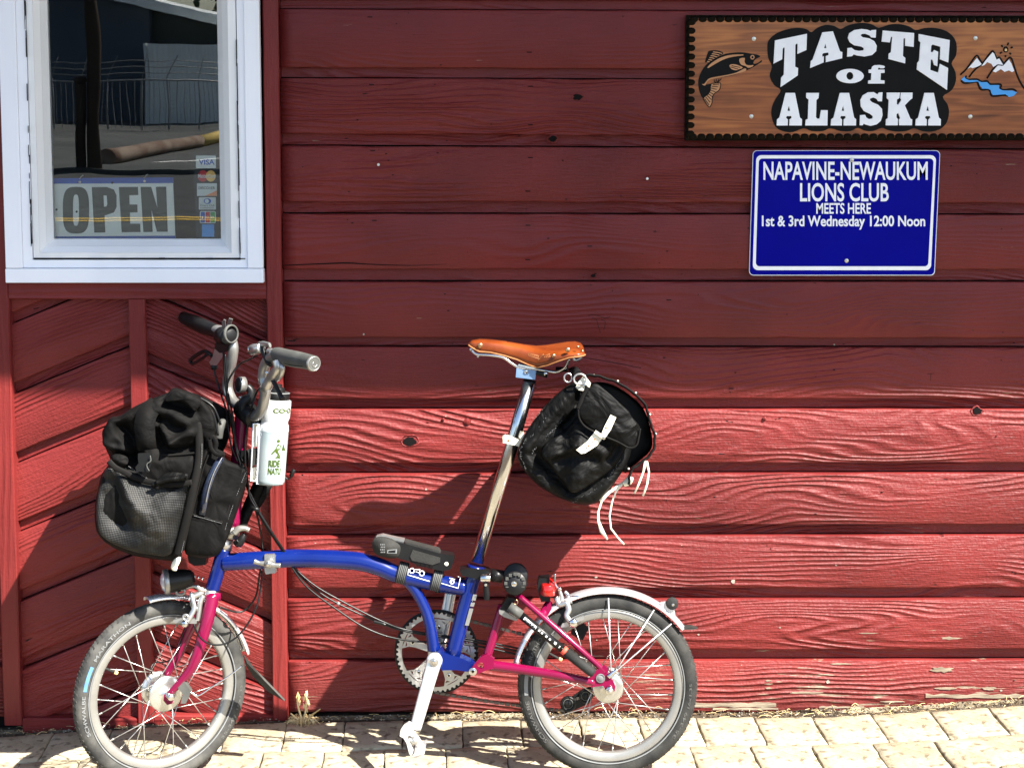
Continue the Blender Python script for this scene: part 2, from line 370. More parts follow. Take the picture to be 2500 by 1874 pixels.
def cloth(name, c1, c2, wave=900, strength=.35, folds=.5, fscale=9, rough=.72):
    m, nt, b = base(name, c1, rough); L = nt.links.new; tc = N(nt, 'ShaderNodeTexCoord')
    b.inputs['Specular IOR Level'].default_value = .10
    n = N(nt, 'ShaderNodeTexNoise'); n.inputs['Scale'].default_value = 11; n.inputs['Detail'].default_value = 5; L(tc.outputs['Object'], n.inputs[0])
    r = ramp(nt, [(.35, c1), (.68, c2)]); L(n.outputs[0], r.inputs[0]); L(r.outputs[0], b.inputs['Base Color'])
    w1 = N(nt, 'ShaderNodeTexWave', bands_direction='X'); w1.inputs['Scale'].default_value = wave/6; L(tc.outputs['Object'], w1.inputs[0])
    w2 = N(nt, 'ShaderNodeTexWave', bands_direction='Z'); w2.inputs['Scale'].default_value = wave/6; L(tc.outputs['Object'], w2.inputs[0])
    nf = N(nt, 'ShaderNodeTexNoise'); nf.inputs['Scale'].default_value = fscale; nf.inputs['Detail'].default_value = 3; nf.inputs['Distortion'].default_value = 1.2; L(tc.outputs['Object'], nf.inputs[0])
    b1 = N(nt, 'ShaderNodeBump'); b1.inputs['Strength'].default_value = folds; b1.inputs['Distance'].default_value = .02; L(nf.outputs[0], b1.inputs['Height'])
    b2 = N(nt, 'ShaderNodeBump'); b2.inputs['Strength'].default_value = strength; b2.inputs['Distance'].default_value = .0006
    L(mathn(nt, 'MULTIPLY', w1.outputs[1], w2.outputs[1]), b2.inputs['Height']); L(b1.outputs[0], b2.inputs['Normal']); L(b2.outputs[0], b.inputs['Normal'])
    return m
MT['cordura'] = cloth('black_nylon_cloth', (.0024, .0022, .0021), (.0042, .0038, .0036))
MT['canvas'] = cloth('black_waxed_canvas', (.0020, .0020, .0019), (.0040, .0039, .0037), folds=.7, fscale=13, rough=.55)
MT['piping'] = cloth('grey_black_piping', (.005, .0046, .0043), (.008, .0074, .0068), folds=0)
def net():
    m, nt, b = base('black_mesh_netting', (.02, .02, .02), .5); L = nt.links.new
    co = coords(nt, (1, 1, 1), rot=(0, R(38), 0)); sp = N(nt, 'ShaderNodeSeparateXYZ'); L(co, sp.inputs[0])
    a = mathn(nt, 'SINE', mathn(nt, 'MULTIPLY', sp.outputs[0], 1250)); c = mathn(nt, 'SINE', mathn(nt, 'MULTIPLY', sp.outputs[2], 1250))
    k = mathn(nt, 'MULTIPLY', a, c); g = mathn(nt, 'GREATER_THAN', k, .12)
    n = N(nt, 'ShaderNodeTexNoise'); n.inputs['Scale'].default_value = 6; n.inputs['Detail'].default_value = 2; n.inputs['Distortion'].default_value = 1; tc = N(nt, 'ShaderNodeTexCoord'); L(tc.outputs['Object'], n.inputs[0])
    r = ramp(nt, [(.40, (.002, .002, .002)), (.62, (.050, .048, .044))]); L(n.outputs[0], r.inputs[0])
    mx = N(nt, 'ShaderNodeMixRGB'); L(g, mx.inputs[0]); mx.inputs[1].default_value = (.0035, .0038, .0038, 1); L(r.outputs[0], mx.inputs[2]); L(mx.outputs[0], b.inputs['Base Color'])
    bp = N(nt, 'ShaderNodeBump'); bp.inputs['Strength'].default_value = .4; bp.inputs['Distance'].default_value = .001; L(k, bp.inputs['Height']); L(bp.outputs[0], b.inputs['Normal'])
    return m
MT['net'] = net()
def sign_wood():
    m, nt, b = base('stained_plank', (.3, .12, .05), .38); L = nt.links.new; tc = N(nt, 'ShaderNodeTexCoord')
    b.inputs['Coat Weight'].default_value = .3
    mp = N(nt, 'ShaderNodeMapping'); mp.inputs['Scale'].default_value = (1.6, 2, 11); L(tc.outputs['Object'], mp.inputs[0])
    n = N(nt, 'ShaderNodeTexNoise'); n.inputs['Scale'].default_value = 1.2; n.inputs['Detail'].default_value = 2; n.inputs['Distortion'].default_value = .5; L(mp.outputs[0], n.inputs[0])
    s = mathn(nt, 'SINE', mathn(nt, 'MULTIPLY', n.outputs[0], 75))
    mp3 = N(nt, 'ShaderNodeMapping'); mp3.inputs['Scale'].default_value = (5, 5, 130); L(tc.outputs['Object'], mp3.inputs[0])
    f = N(nt, 'ShaderNodeTexNoise'); f.inputs['Scale'].default_value = 1; f.inputs['Detail'].default_value = 5; L(mp3.outputs[0], f.inputs[0])
    n2 = N(nt, 'ShaderNodeTexNoise'); n2.inputs['Scale'].default_value = 5; n2.inputs['Detail'].default_value = 3; L(tc.outputs['Object'], n2.inputs[0])
    v = mathn(nt, 'ADD', mathn(nt, 'MULTIPLY', s, .07), mathn(nt, 'ADD', mathn(nt, 'MULTIPLY', f.outputs[0], .5), mathn(nt, 'MULTIPLY', n2.outputs[0], .55)))
    r = ramp(nt, [(.30, (.090, .026, .009)), (.52, (.235, .070, .021)), (.72, (.38, .130, .036))]); L(v, r.inputs[0]); L(r.outputs[0], b.inputs['Base Color'])
    return m
MT['plank'] = sign_wood()
MT['burnt'] = mottled('burnt_black_paint', (.002, .002, .002), (.004, .0035, .003), .5, 20, Specular_IOR_Level=.12)
MT['scallop'] = mottled('dark_carved_edge', (.004, .003, .002), (.008, .005, .002), .6, 40, Specular_IOR_Level=.05)
MT['enamelblue'] = mottled('gloss_blue_sign', (.001, .0012, .20), (.001, .002, .24), .25, 3, Specular_IOR_Level=.06)
MT['river'] = mottled('sky_blue_paint', (.07, .33, .74), (.09, .36, .78), .45, 20)
MT['tan'] = mottled('pale_carved_wood', (.42, .20, .09), (.50, .25, .12), .5, 20)
MT['screw'] = mottled('zinc_screw', (.5, .48, .42), (.6, .58, .5), .35, 60, metal=.8)
MT['opengrey'] = mottled('grey_sign_lettering', (.05, .06, .055), (.07, .08, .07), .6, 10)
MT['openblue'] = mottled('open_sign_blue', (.03, .09, .42), (.04, .11, .48), .5, 10)
MT['openwhite'] = mottled('open_sign_white', (.84, .88, .82), (.88, .92, .86), .6, 8)
def flat(n, c): MT[n] = mottled(n, c, tuple(min(1, x*1.08) for x in c), .5, 30)
for n_, c_ in (('card_blue', (.05, .12, .45)), ('card_red', (.55, .04, .05)), ('card_yellow', (.80, .50, .15)), ('card_white', (.62, .68, .66)), ('card_orange', (.75, .30, .14)),
               ('card_green', (.08, .35, .12)), ('card_sky', (.10, .33, .72)), ('card_strip', (.02, .025, .03)), ('card_ink', (.06, .06, .07))): flat(n_, c_)
def glass():
    m = bpy.data.materials.new('window_glass'); m.use_nodes = True; nt = m.node_tree; nt.nodes.clear(); L = nt.links.new
    o = N(nt, 'ShaderNodeOutputMaterial'); t = N(nt, 'ShaderNodeBsdfTransparent'); t.inputs[0].default_value = (.985, .995, .99, 1)
    g = N(nt, 'ShaderNodeBsdfGlossy'); g.inputs['Roughness'].default_value = .0
    fr = N(nt, 'ShaderNodeFresnel'); fr.inputs[0].default_value = 1.78
    n = N(nt, 'ShaderNodeTexNoise'); n.inputs['Scale'].default_value = 3.5; n.inputs['Detail'].default_value = 1.5; tc = N(nt, 'ShaderNodeTexCoord'); mp = N(nt, 'ShaderNodeMapping'); mp.inputs['Scale'].default_value = (1.6, 1, .8); L(tc.outputs['Object'], mp.inputs[0]); L(mp.outputs[0], n.inputs[0])
    b = N(nt, 'ShaderNodeBump'); b.inputs['Strength'].default_value = .02; b.inputs['Distance'].default_value = .015; L(n.outputs[0], b.inputs['Height']); L(b.outputs[0], g.inputs['Normal'])
    mx = N(nt, 'ShaderNodeMixShader'); L(fr.outputs[0], mx.inputs[0]); L(t.outputs[0], mx.inputs[1]); L(g.outputs[0], mx.inputs[2]); L(mx.outputs[0], o.inputs[0])
    return m
MT['glass'] = glass()
MT['asphalt'] = mottled('grey_asphalt', (.045, .048, .048), (.065, .068, .067), .9, 2.5, bump=.3, bscale=90, detail=8)
MT['lot'] = mottled('worn_asphalt_lot', (.060, .064, .062), (.095, .10, .094), .9, .4, detail=8)
MT['concrete'] = mottled('pale_concrete', (.36, .33, .27), (.46, .43, .36), .85, 3, bump=.3, bscale=60, detail=8)
def stone_mat():
    m, nt, b = base('cream_paving_stone', (.48, .42, .30), .8); L = nt.links.new; tc = N(nt, 'ShaderNodeTexCoord'); oi = N(nt, 'ShaderNodeObjectInfo')
    n = N(nt, 'ShaderNodeTexNoise'); n.inputs['Scale'].default_value = 9; n.inputs['Detail'].default_value = 8; n.inputs['Roughness'].default_value = .65; L(tc.outputs['Object'], n.inputs[0])
    r = ramp(nt, [(.22, (.10, .078, .050)), (.34, (.20, .165, .110)), (.47, (.29, .25, .168)), (.70, (.37, .335, .25))]); L(n.outputs[0], r.inputs[0])
    hv = N(nt, 'ShaderNodeHueSaturation'); L(r.outputs[0], hv.inputs['Color']); L(mathn(nt, 'ADD', mathn(nt, 'MULTIPLY', oi.outputs['Random'], .30), .83), hv.inputs['Value'])
    n6 = N(nt, 'ShaderNodeTexNoise'); n6.inputs['Scale'].default_value = 42; n6.inputs['Detail'].default_value = 5; L(tc.outputs['Object'], n6.inputs[0])
    k = N(nt, 'ShaderNodeMapRange'); k.inputs[1].default_value = .53; k.inputs[2].default_value = .66; k.inputs[4].default_value = .8; L(n6.outputs[0], k.inputs[0])
    mx = N(nt, 'ShaderNodeMixRGB'); L(k.outputs[0], mx.inputs[0]); L(hv.outputs[0], mx.inputs[1]); mx.inputs[2].default_value = (.085, .062, .040, 1); L(mx.outputs[0], b.inputs['Base Color'])
    n2 = N(nt, 'ShaderNodeTexNoise'); n2.inputs['Scale'].default_value = 55; n2.inputs['Detail'].default_value = 6; L(tc.outputs['Object'], n2.inputs[0])
    bp = N(nt, 'ShaderNodeBump'); bp.inputs['Strength'].default_value = .6; bp.inputs['Distance'].default_value = .004; L(n2.outputs[0], bp.inputs['Height']); L(bp.outputs[0], b.inputs['Normal'])
    return m
MT['stone'] = stone_mat()
MT['soil'] = mottled('dark_joint_soil', (.028, .021, .015), (.085, .064, .042), .95, 30, bump=.8, bscale=160, detail=8, bdist=.006)
MT['sand'] = mottled('dusty_sand', (.07, .055, .036), (.26, .22, .15), .95, 24, bump=.8, bscale=150, detail=8, bdist=.005)
MT['straw'] = mottled('dry_straw', (.48, .34, .14), (.72, .56, .30), .7, 40)
MT['deadleaf'] = mottled('dead_brown_leaf', (.045, .028, .014), (.14, .09, .045), .8, 60)
MT['pebble'] = mottled('pale_pebble', (.16, .14, .11), (.38, .35, .29), .8, 60)
MT['yellowpaint'] = mottled('yellow_road_paint', (.62, .40, .05), (.70, .46, .08), .7, 4)
MT['whitepaint'] = mottled('white_road_paint', (.66, .66, .64), (.74, .74, .72), .7, 4)
MT['greywall'] = mottled('blue_grey_wall', (.055, .075, .10), (.085, .108, .135), .7, .3)
MT['roofedge'] = mottled('pale_fascia', (.62, .66, .66), (.7, .74, .74), .6, 2)
MT['darkwall'] = mottled('dark_green_grey_wall', (.035, .042, .040), (.05, .058, .054), .8, .4)
MT['corrug'] = mottled('white_corrugated_sheet', (.78, .82, .78), (.90, .92, .88), .6, .8)
MT['polewood'] = mottled('dark_pole_wood', (.028, .020, .015), (.055, .04, .03), .9, 6, sc=(1, 1, .1))
MT['log'] = mottled('weathered_log', (.14, .09, .065), (.24, .19, .15), .9, 3, bump=.5, bscale=20)
MT['logyellow'] = mottled('yellow_painted_log', (.50, .36, .10), (.56, .42, .16), .8, 3)
MT['galv'] = mottled('galvanised_wire', (.20, .21, .21), (.28, .29, .29), .5, 5, metal=.5)
MT['leaf'] = mottled('dark_tree_leaves', (.035, .055, .020), (.07, .10, .035), .7, 2)

# ================================================================== GROUND
def ground_sheet():
    mb = MB(); xs = [-60, -20, -6, -3, -2.2, -1.6, -1.35, -1.1, -.8, -.6, -.4, 0, .25, .5, .76, .9, 1.02, 1.15, 1.3, 1.6, 2.2, 3, 6, 20, 60]; ys = [.6, 0, -.06, -.3, -.6, -1, -2, -5.4]
    for x in xs:
        for y in ys: mb.v.append((x, y, gz(x)-.0085))
    n = len(ys)
    for i in range(len(xs)-1):
        for j in range(n-1): mb.f.append((i*n+j, (i+1)*n+j, (i+1)*n+j+1, i*n+j+1)); mb.sm.append(True)
    return mb
pav = ground_sheet().build('pavement', MT['soil'], kind='structure')
# one stone mesh per look; they share data and vary in size a little by scale
def stone_mesh(sx, sy, seed):
    rnd = random.Random(seed); mb = MB(); nx, ny = 8, 8; e = .006
    top = []
    G_ = [0, .022, .16, .33, .5, .67, .84, .978, 1]
    for i in range(nx+1):
        for j in range(ny+1):
            u = G_[i]; v = G_[j]; x = (u-.5)*sx; y = (v-.5)*sy
            edge = min(u, 1-u, v, 1-v); jit = .0018 if edge < .03 else .0
            x += rnd.uniform(-jit, jit); y += rnd.uniform(-jit, jit)
            z = (-.0030 if edge == 0 else 0) + noise.noise(Vector((x*22+seed*9, y*22, seed)))*.0022
            top.append((x, y, z))
    nb = len(top); bot = [(x, y, -.03) for x, y, z in top]
    f = []
    for i in range(nx):
        for j in range(ny): a = i*(ny+1)+j; f.append((a, a+ny+1, a+ny+2, a+1))
    rim = [i*(ny+1) for i in range(nx+1)]+[nx*(ny+1)+j for j in range(1, ny+1)]+[i*(ny+1)+ny for i in range(nx-1, -1, -1)]+[j for j in range(ny-1, 0, -1)]
    for k in range(len(rim)): a, b = rim[k], rim[(k+1) % len(rim)]; f.append((a, b, b+nb, a+nb))
    mb.add(top+bot, f, True); me = mb.mesh('paving_stone'); me.materials.append(MT['stone']); return me
SM = [stone_mesh(.1465, .1605, s) for s in range(6)]; SMW = [stone_mesh(.2965, .1605, s) for s in range(6, 9)]
rnd = random.Random(3); skew = -.103; cnt = 0
for j in range(10):
    yc = -.048-.081-j*.163
    x = -1.75+rnd.uniform(-.05, .05)+(0.06 if j % 2 else 0)
    while x < 1.95 and cnt < 285:
        wide = rnd.random() < .22; me = rnd.choice(SMW if wide else SM); wd = .30 if wide else .149
        xc = x+wd/2+yc*skew
        sl_ = math.atan2(gz(xc+.07)-gz(xc-.07), .14)
        M = Matrix.Translation((xc, yc+rnd.uniform(-.003, .003), gz(xc)+rnd.uniform(-.003, .0012))) @ Matrix.Rotation(-sl_, 4, 'Y') @ Matrix.Rotation(rnd.uniform(-.012, .012), 4, 'Z') @ Matrix.Rotation(rnd.uniform(-.010, .010), 4, 'X')
        M = M @ Matrix(((1, skew, 0, 0), (0, 1, 0, 0), (0, 0, 1, 0), (0, 0, 0, 1)))
        link('paving_stone', me, None, pav, M); x += wd; cnt += 1
    if cnt >= 285: break
mb = MB(); mb.add([(x, y, (gz(x) if abs(x) < 3 else gz(3*(1 if x > 0 else -1)))-.012) for x in (-60, -6, -3, -1.35, 0, .76, 1.3, 3, 6, 60) for y in (-1.70, -5.4)],
       [(2*i, 2*i+2, 2*i+3, 2*i+1) for i in range(9)], False); mb.build('sidewalk', MT['concrete'], kind='structure')

# ================================================================== THE RED BUILDING
bld = thing('shop_building', 'red painted wood-sided shop wall with a white framed window, shaded by its eave', 'building', (0, 0, 0))
EPS = .0007
def board_mesh(x0, x1, top, face, lip, seed, yf=0.0, n=70, slope=0.0, lipy=.0165, back=.03, jit=.0011):
    """one channel-siding board in its own frame: face plane y = yf, lip tucked behind the board below. top/face/lip are functions of x"""
    mb = MB(); m = 10
    for i in range(n+1):
        x = lerp(x0, x1, i/n); j1 = noise.noise(Vector((x*9, seed*3.1, 1)))*jit+noise.noise(Vector((x*45, seed, 2)))*jit*.5
        j2 = noise.noise(Vector((x*8, seed*3.1, 5)))*jit*1.5+noise.noise(Vector((x*52, seed, 7)))*jit*.8
        j3 = noise.noise(Vector((x*1.3, seed, 9)))*.0016
        t = top(x)+j1; f = face(x)+j2; l = lip(x); y = yf+j3
        for (yy, zz) in ((yf+back, t-.002), (y+.004, t), (y+.0012, t-.0006), (y, t-.0035), (y+.0004, lerp(t, f, .5)), (y, f+.004), (y+.0018, f+.0004), (y+.0045, f), (yf+lipy, f+.001), (yf+lipy, l)):
            mb.v.append((x, yy, zz))
        mb.v.append((x, yf+back, l))
    k = m+1
    for i in range(n):
        for q in range(k): mb.f.append((i*k+q, (i+1)*k+q, (i+1)*k+(q+1) % k, i*k+(q+1) % k)); mb.sm.append(q in (2, 3, 4, 5))
    mb.f.append(tuple(range(k))); mb.f.append(tuple(n*k+q for q in range(k))); mb.sm += [False, False]
    return mb
YL = [-475, -309, -143.6, 22.4, 191, 356, 522, 688, 847, 999.5, 1157, 1310, 1464, 1614.5, 1738]
YR = [-475, -309, -138, 30, 197.4, 365.5, 525, 688, 849, 999, 1155, 1306.6, 1462.4, 1611, 1737]
band = [26, 26, 26, 25, 26, 30, 30, 31, 24, 26, 26, 27, 28, 27]
def zline(i, dy=0.0):
    a = PW('S', 700, YL[i]+dy); c = PW('S', 2500, YR[i]+dy)
    s = (c.z-a.z)/(c.x-a.x); return lambda x: a.z+s*(x-a.x)
XP = PW('S', 700, 1000).x                      # right edge of the corner post
def siding_run(x0, x1, n, seed0, yoff=0.0, dz=0.0):
    for i in range(len(YL)-1):
        last = i == len(YL)-2
        top = zline(i, 0 if i else -60); face = zline(i+1, -band[i+1] if not last else 0); lip = zline(i+1, -2.6 if not last else -.5)
        f = (lambda g: (lambda x: g(x)+dz))
        mb = board_mesh(x0, x1, f(top), f(face), f(lip) if not last else f(face), seed0+i, yoff, n, lipy=.0172 if not last else .006)
        yield mb
for i_, mb in enumerate(siding_run(XP-.004, 2.6, 90, 1)): mb.build('siding_board', MT['siding_smooth' if i_ in (0, 1, 2, 3, 6, 7) else 'siding'], bld)
XLL = PW('A', 3, 1400).x
for mb in siding_run(-2.6, XLL+.012, 20, 40, 0.0, -.012): mb.build('siding_board', MT['siding'], bld)
# posts and rails ------------------------------------------------------------------
PY = -.021
def slab(name, x0, x1, z0, z1, y0, y1, mat, bev=.003, nz=30, parent=bld, jit=.0012, label=None, hor=False):
    """a sawn board with slightly wandering, eased edges"""
    mb = MB(); prof = [(x0, y1), (x0, y0+bev), (x0+bev, y0), (x1-bev, y0), (x1, y0+bev), (x1, y1)]
    if hor: prof = [(z0, y1), (z0, y0+bev), (z0+bev, y0), (z1-bev, y0), (z1, y0+bev), (z1, y1)]
    a0, a1 = (x0, x1) if hor else (z0, z1)
    for i in range(nz+1):
        a = lerp(a0, a1, i/nz); j = noise.noise(Vector((a*7, x0*9+z0, y0*5)))*jit
        for q, (p, y) in enumerate(prof):
            pp = p+j*(1 if q in (1, 2, 3, 4) else 0)
            mb.v.append((a, y, pp) if hor else (pp, y, a))
    k = 6
    for i in range(nz):
        for q in range(k): mb.f.append((i*k+q, i*k+(q+1) % k, (i+1)*k+(q+1) % k, (i+1)*k+q)); mb.sm.append(False)
    mb.f.append(tuple(range(k))); mb.f.append(tuple(nz*k+q for q in range(k))); mb.sm += [False, False]
    return mb.build(name, mat, parent, label=label)
p0 = PW('A', 588.5, 1500, PY); p1 = PW('A', 620.5, 1500, PY); zb = gz(p0.x)
slab('corner_post', p0.x, p1.x, PW('A', 600, 1556, PY).z, 2.55, PY, .03, MT['trim'])
q0 = PW('A', 6.5, 1500, PY); q1 = PW('A', 44.5, 1500, PY)
slab('corner_post', q0.x, q1.x, PW('A', 20, 1566, PY).z, 2.55, PY, .03, MT['trim'])
m0 = PW('A', 296, 1500, PY+.002); m1 = PW('A', 331, 1500, PY+.002)
rail_t = PW('A', 300, 612, PY).z; rail_b = PW('A', 300, 646.5, PY).z
slab('middle_post', m0.x, m1.x, PW('A', 320, 1562, PY).z, rail_b-.0008, PY+.002, .03, MT['trim'])
slab('sill_rail', q1.x+.0008, p0.x-.0008, rail_b, rail_t+.03, PY+.0015, .03, MT['rail'], hor=True)
foot_z = PW('A', 300, 1548, PY+.006).z
slab('foot_rail', q1.x+.0008, m0.x-.0008, foot_z-.05, foot_z-.004, PY+.006, .03, MT['rail'], hor=True)
slab('foot_rail', m1.x+.0008, p0.x-.0008, foot_z-.045, foot_z+.004, PY+.006, .03, MT['rail'], hor=True)
# diagonal boards ------------------------------------------------------------------
def diag_panel(x0, x1, z0, z1, ang, ref, pitch, seed):
    """boards laid at an angle between two posts, cut to the opening"""
    ca, sa = math.cos(ang), math.sin(ang); yf = .0015
    L = (x1-x0)/ca+.9
    Mr = Matrix.Translation((ref.x, 0, ref.z)) @ Matrix.Rotation(-ang, 4, 'Y')
    Mi = Mr.inverted()
    for k in range(-9, 14):
        t0 = k*pitch; fb = t0-pitch+.027
        mb = board_mesh(-L, L, lambda x: t0, lambda x: fb, lambda x: t0-pitch+.0028, seed+k, yf, 80)
        bm = bmesh.new(); me0 = mb.mesh(); bm.from_mesh(me0); bpy.data.meshes.remove(me0)
        for (co, no) in (((x0, 0, 0), (-1, 0, 0)), ((x1, 0, 0), (1, 0, 0)), ((0, 0, z0), (0, 0, -1)), ((0, 0, z1), (0, 0, 1))):
            if not bm.faces: break
            lc = Mi @ Vector(co); ln = (Mi.to_3x3() @ Vector(no)).normalized()
            r = bmesh.ops.bisect_plane(bm, geom=bm.verts[:]+bm.edges[:]+bm.faces[:], plane_co=lc, plane_no=ln, clear_outer=True)
        if len(bm.faces) < 6: bm.free(); continue
        me = bpy.data.meshes.new('diagonal_board'); bm.to_mesh(me); bm.free()
        link('diagonal_board', me, MT['diag'], bld, Mr)
za, zc_ = foot_z-.006, rail_b+.004
diag_panel(q1.x-.006, m0.x+.006, za, zc_, R(22.5), PW('A', 45, 998), .166, 70)
diag_panel(m1.x-.006, p0.x+.006, za, zc_, R(-23.5), PW('A', 322, 788), .166, 95)
# wall behind the boards, with the window opening left free -----------------------
def W1(x, y, Y=-.040): return PW('1', x, y, Y)
gy = .030                                      # glass plane
gl = W1(303, 1340, gy).x; gr = W1(1243, 1340, gy).x; gb = W1(700, 1343, gy).z; WT = 2.30
def bxo(name, a, b, mat, parent=bld, **k): return MB().box(a, b).build(name, mat, parent, **k)
ol, orr, obm = W1(185, 1400, -.03).x, W1(1352, 1400, -.03).x, W1(700, 1456, -.03).z
bxo('wall_backing', (-2.6, .031, -.12), (ol-.001, .10, 2.62), MT['dark'])
bxo('wall_backing', (orr+.001, .031, -.12), (2.6, .10, 2.62), MT['dark'])
bxo('wall_backing', (ol-.001, .031, -.12), (orr+.001, .10, obm-.001), MT['dark'])
bxo('wall_backing', (ol-.001, .031, WT+.06), (orr+.001, .10, 2.62), MT['dark'])
# room seen dimly through the glass
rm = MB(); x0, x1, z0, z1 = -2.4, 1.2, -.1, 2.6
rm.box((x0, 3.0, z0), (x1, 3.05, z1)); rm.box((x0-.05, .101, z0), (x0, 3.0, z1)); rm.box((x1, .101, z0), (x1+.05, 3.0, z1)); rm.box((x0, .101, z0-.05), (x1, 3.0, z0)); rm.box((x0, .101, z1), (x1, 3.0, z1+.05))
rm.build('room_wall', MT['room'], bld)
# eave that shades the upper wall
ez = .82+1.86*.92; eaveY = -.92
edge_z = PW('A', 1100, 819).z; ez = edge_z+1.88*abs(eaveY)
bxo('eave', (-4.5, eaveY, ez), (5.5, .1, ez+.12), MT['trim'])
bxo('roof_edge', (-4.5, eaveY-.02, ez+.001), (5.5, eaveY-.0008, ez+.14), MT['trim'])
bxo('gable_wall', (-4.2, .101, -.1), (4.6, .2, .0), MT['dark'])
bxo('roof', (-4.5, .101, ez), (5.5, 3.4, ez+.12), MT['trim'])
# ---- window
win = empty('window', bld)
CY = -.043
def wbox(name, a, b, mat, bev=.002, label=None):
    mb = MB().box(a, b); me = mb.mesh(); bm = bmesh.new(); bm.from_mesh(me)
    bmesh.ops.bevel(bm, geom=bm.edges[:], offset=bev, segments=2, affect='EDGES', profile=.6); bm.to_mesh(me); bm.free(); me.name = name
    return link(name, me, mat, win, label=label)
cl0, cl1 = W1(28, 1500, CY).x, W1(126, 1500, CY).x; cr0, cr1 = W1(1392, 1500, CY).x, W1(1480, 1500, CY).x
cbt, cbb = W1(700, 1511, CY).z, W1(700, 1590, CY).z
wbox('bottom_casing', (cl0, CY, cbb), (cr1, -.0225, cbt), MT['white'])
wbox('side_casing', (cl0+.001, CY+.001, cbt+.0012), (cl1, -.0225, WT+.1), MT['white'])
wbox('side_casing', (cr0, CY+.001, cbt+.0012), (cr1-.001, -.0225, WT+.1), MT['white'])
wbox('top_casing', (cl0, CY, WT+.102), (cr1, -.0225, WT+.19), MT['white'])
# inner jamb liner, slightly behind the casing
jy = CY+.007
jb0 = W1(700, 1462, jy).z
def sashring(name, l0, r0, b0, l1, r1, b1, y0, y1, mat, top0, top1):
    """four mitred members between an outer and an inner rectangle; y0 at the outer edge, y1 at the inner edge"""
    for nm, q in (('left', [(l0, y0, b0), (l1, y1, b1), (l1, y1, top1), (l0, y0, top0)]), ('bottom', [(l0, y0, b0), (r0, y0, b0), (r1, y1, b1), (l1, y1, b1)]),
                  ('right', [(r0, y0, b0), (r0, y0, top0), (r1, y1, top1), (r1, y1, b1)]), ('top', [(l0, y0, top0), (l1, y1, top1), (r1, y1, top1), (r0, y0, top0)])):
        MB().hexa([Vector(v) for v in q], Vector((0, .012, 0))).build(name, mat, win)
sashring('jamb', cl1+.0005, cr0-.0005, cbt+.0016, W1(182, 1456, jy).x, W1(1352, 1456, jy).x, jb0, jy, jy+.001, MT['white'], WT+.10, WT+.05)
L0, R0, B0 = W1(189, 1450, -.032).x, W1(1347, 1450, -.032).x, W1(700, 1449, -.032).z
L1, R1, B1 = W1(222, 1422, -.032).x, W1(1303, 1422, -.032).x, W1(700, 1421, -.032).z
sashring('frame_face', L0, R0, B0, L1, R1, B1, -.032, -.033, MT['vinyl'], WT+.045, WT+.02)
L2, R2, B2 = W1(262, 1384, -.008).x, W1(1270, 1384, -.008).x, W1(700, 1384, -.008).z
sashring('frame_slope', L1+.0002, R1-.0002, B1+.0002, L2, R2, B2, -.031, -.008, MT['vinyl'], WT+.02, WT)
sashring('glazing_bead', L2+.0002, R2-.0002, B2+.0002, gl, gr, gb, -.0065, gy-.001, MT['vinyl'], WT, WT-.02)
MB().box((gl-.004, gy, gb-.004), (gr+.004, gy+.003, WT)).build('glass_pane', MT['glass'], win)
# caulk crack round the frame
mb = MB(); rr = random.Random(5)
for i in range(70):
    u = rr.random()
    if u < .45: x = lerp(L0, R0, rr.random()); z = jb0+.003+rr.uniform(-.0012, .0012); mb.box((x, jy-.0022, z), (x+rr.uniform(.006, .03), jy+.002, z+rr.uniform(.0006, .0022)))
    else:
        x = (L0-.003 if u < .72 else R0+.0015)+rr.uniform(-.001, .001); z = lerp(B0, 1.8, rr.random()); mb.box((x, jy-.0022, z), (x+rr.uniform(.0005, .0016), jy+.002, z+rr.uniform(.01, .06)))
mb.build('cracked_caulk', MT['dark'], win, kind='stuff')
# ---- small things on the boards
def disc(c, r, th, n=16, d=(0, -1, 0), r2=None): return cyl(c, Vector(c)+Vector(d)*th, r, n, .3, r2)
def splat(c, r, seed, n=14, sx=1.4):
    rr = random.Random(seed); c = Vector(c)
    return [c+Vector((math.cos(a)*r*sx*rr.uniform(.7, 1.25), 0, math.sin(a)*r*rr.uniform(.7, 1.25))) for a in [2*math.pi*i/n for i in range(n)]]
for (x, y, r) in ((1000, 1076, 11), (1411, 237, 8), (2386, 1003, 8), (1350, 339, 7), (1449, 673, 4)):
    c = PW('S', x, y, -.0016); rad = r*.00104
    MB().prism([splat(c, rad, x)], (0, .004, 0)).build('knot_hole', MT['dark'], bld)
    mb = MB(); mb.tube([Vector((p.x, .0008, p.z)) for p in splat(c, rad*1.25, x+1, 12)], rad*.2, 8, closed=True, sub=3); mb.build('knot_ring', MT['siding'], bld)
for (x, y) in ((924, 402), (1580, 436)): disc(PW('S', x, y, -.001), .0034, .004).build('white_pin', MT['whitepaint'], bld)
for (x, y, r) in ((1141, 1028, 9), (1082, 1023, 4), (1866, 1021, 5)):
    c = PW('S', x, y, 0); disc(c, r*.001, .004).build('painted_bolt', MT['trim'], bld)
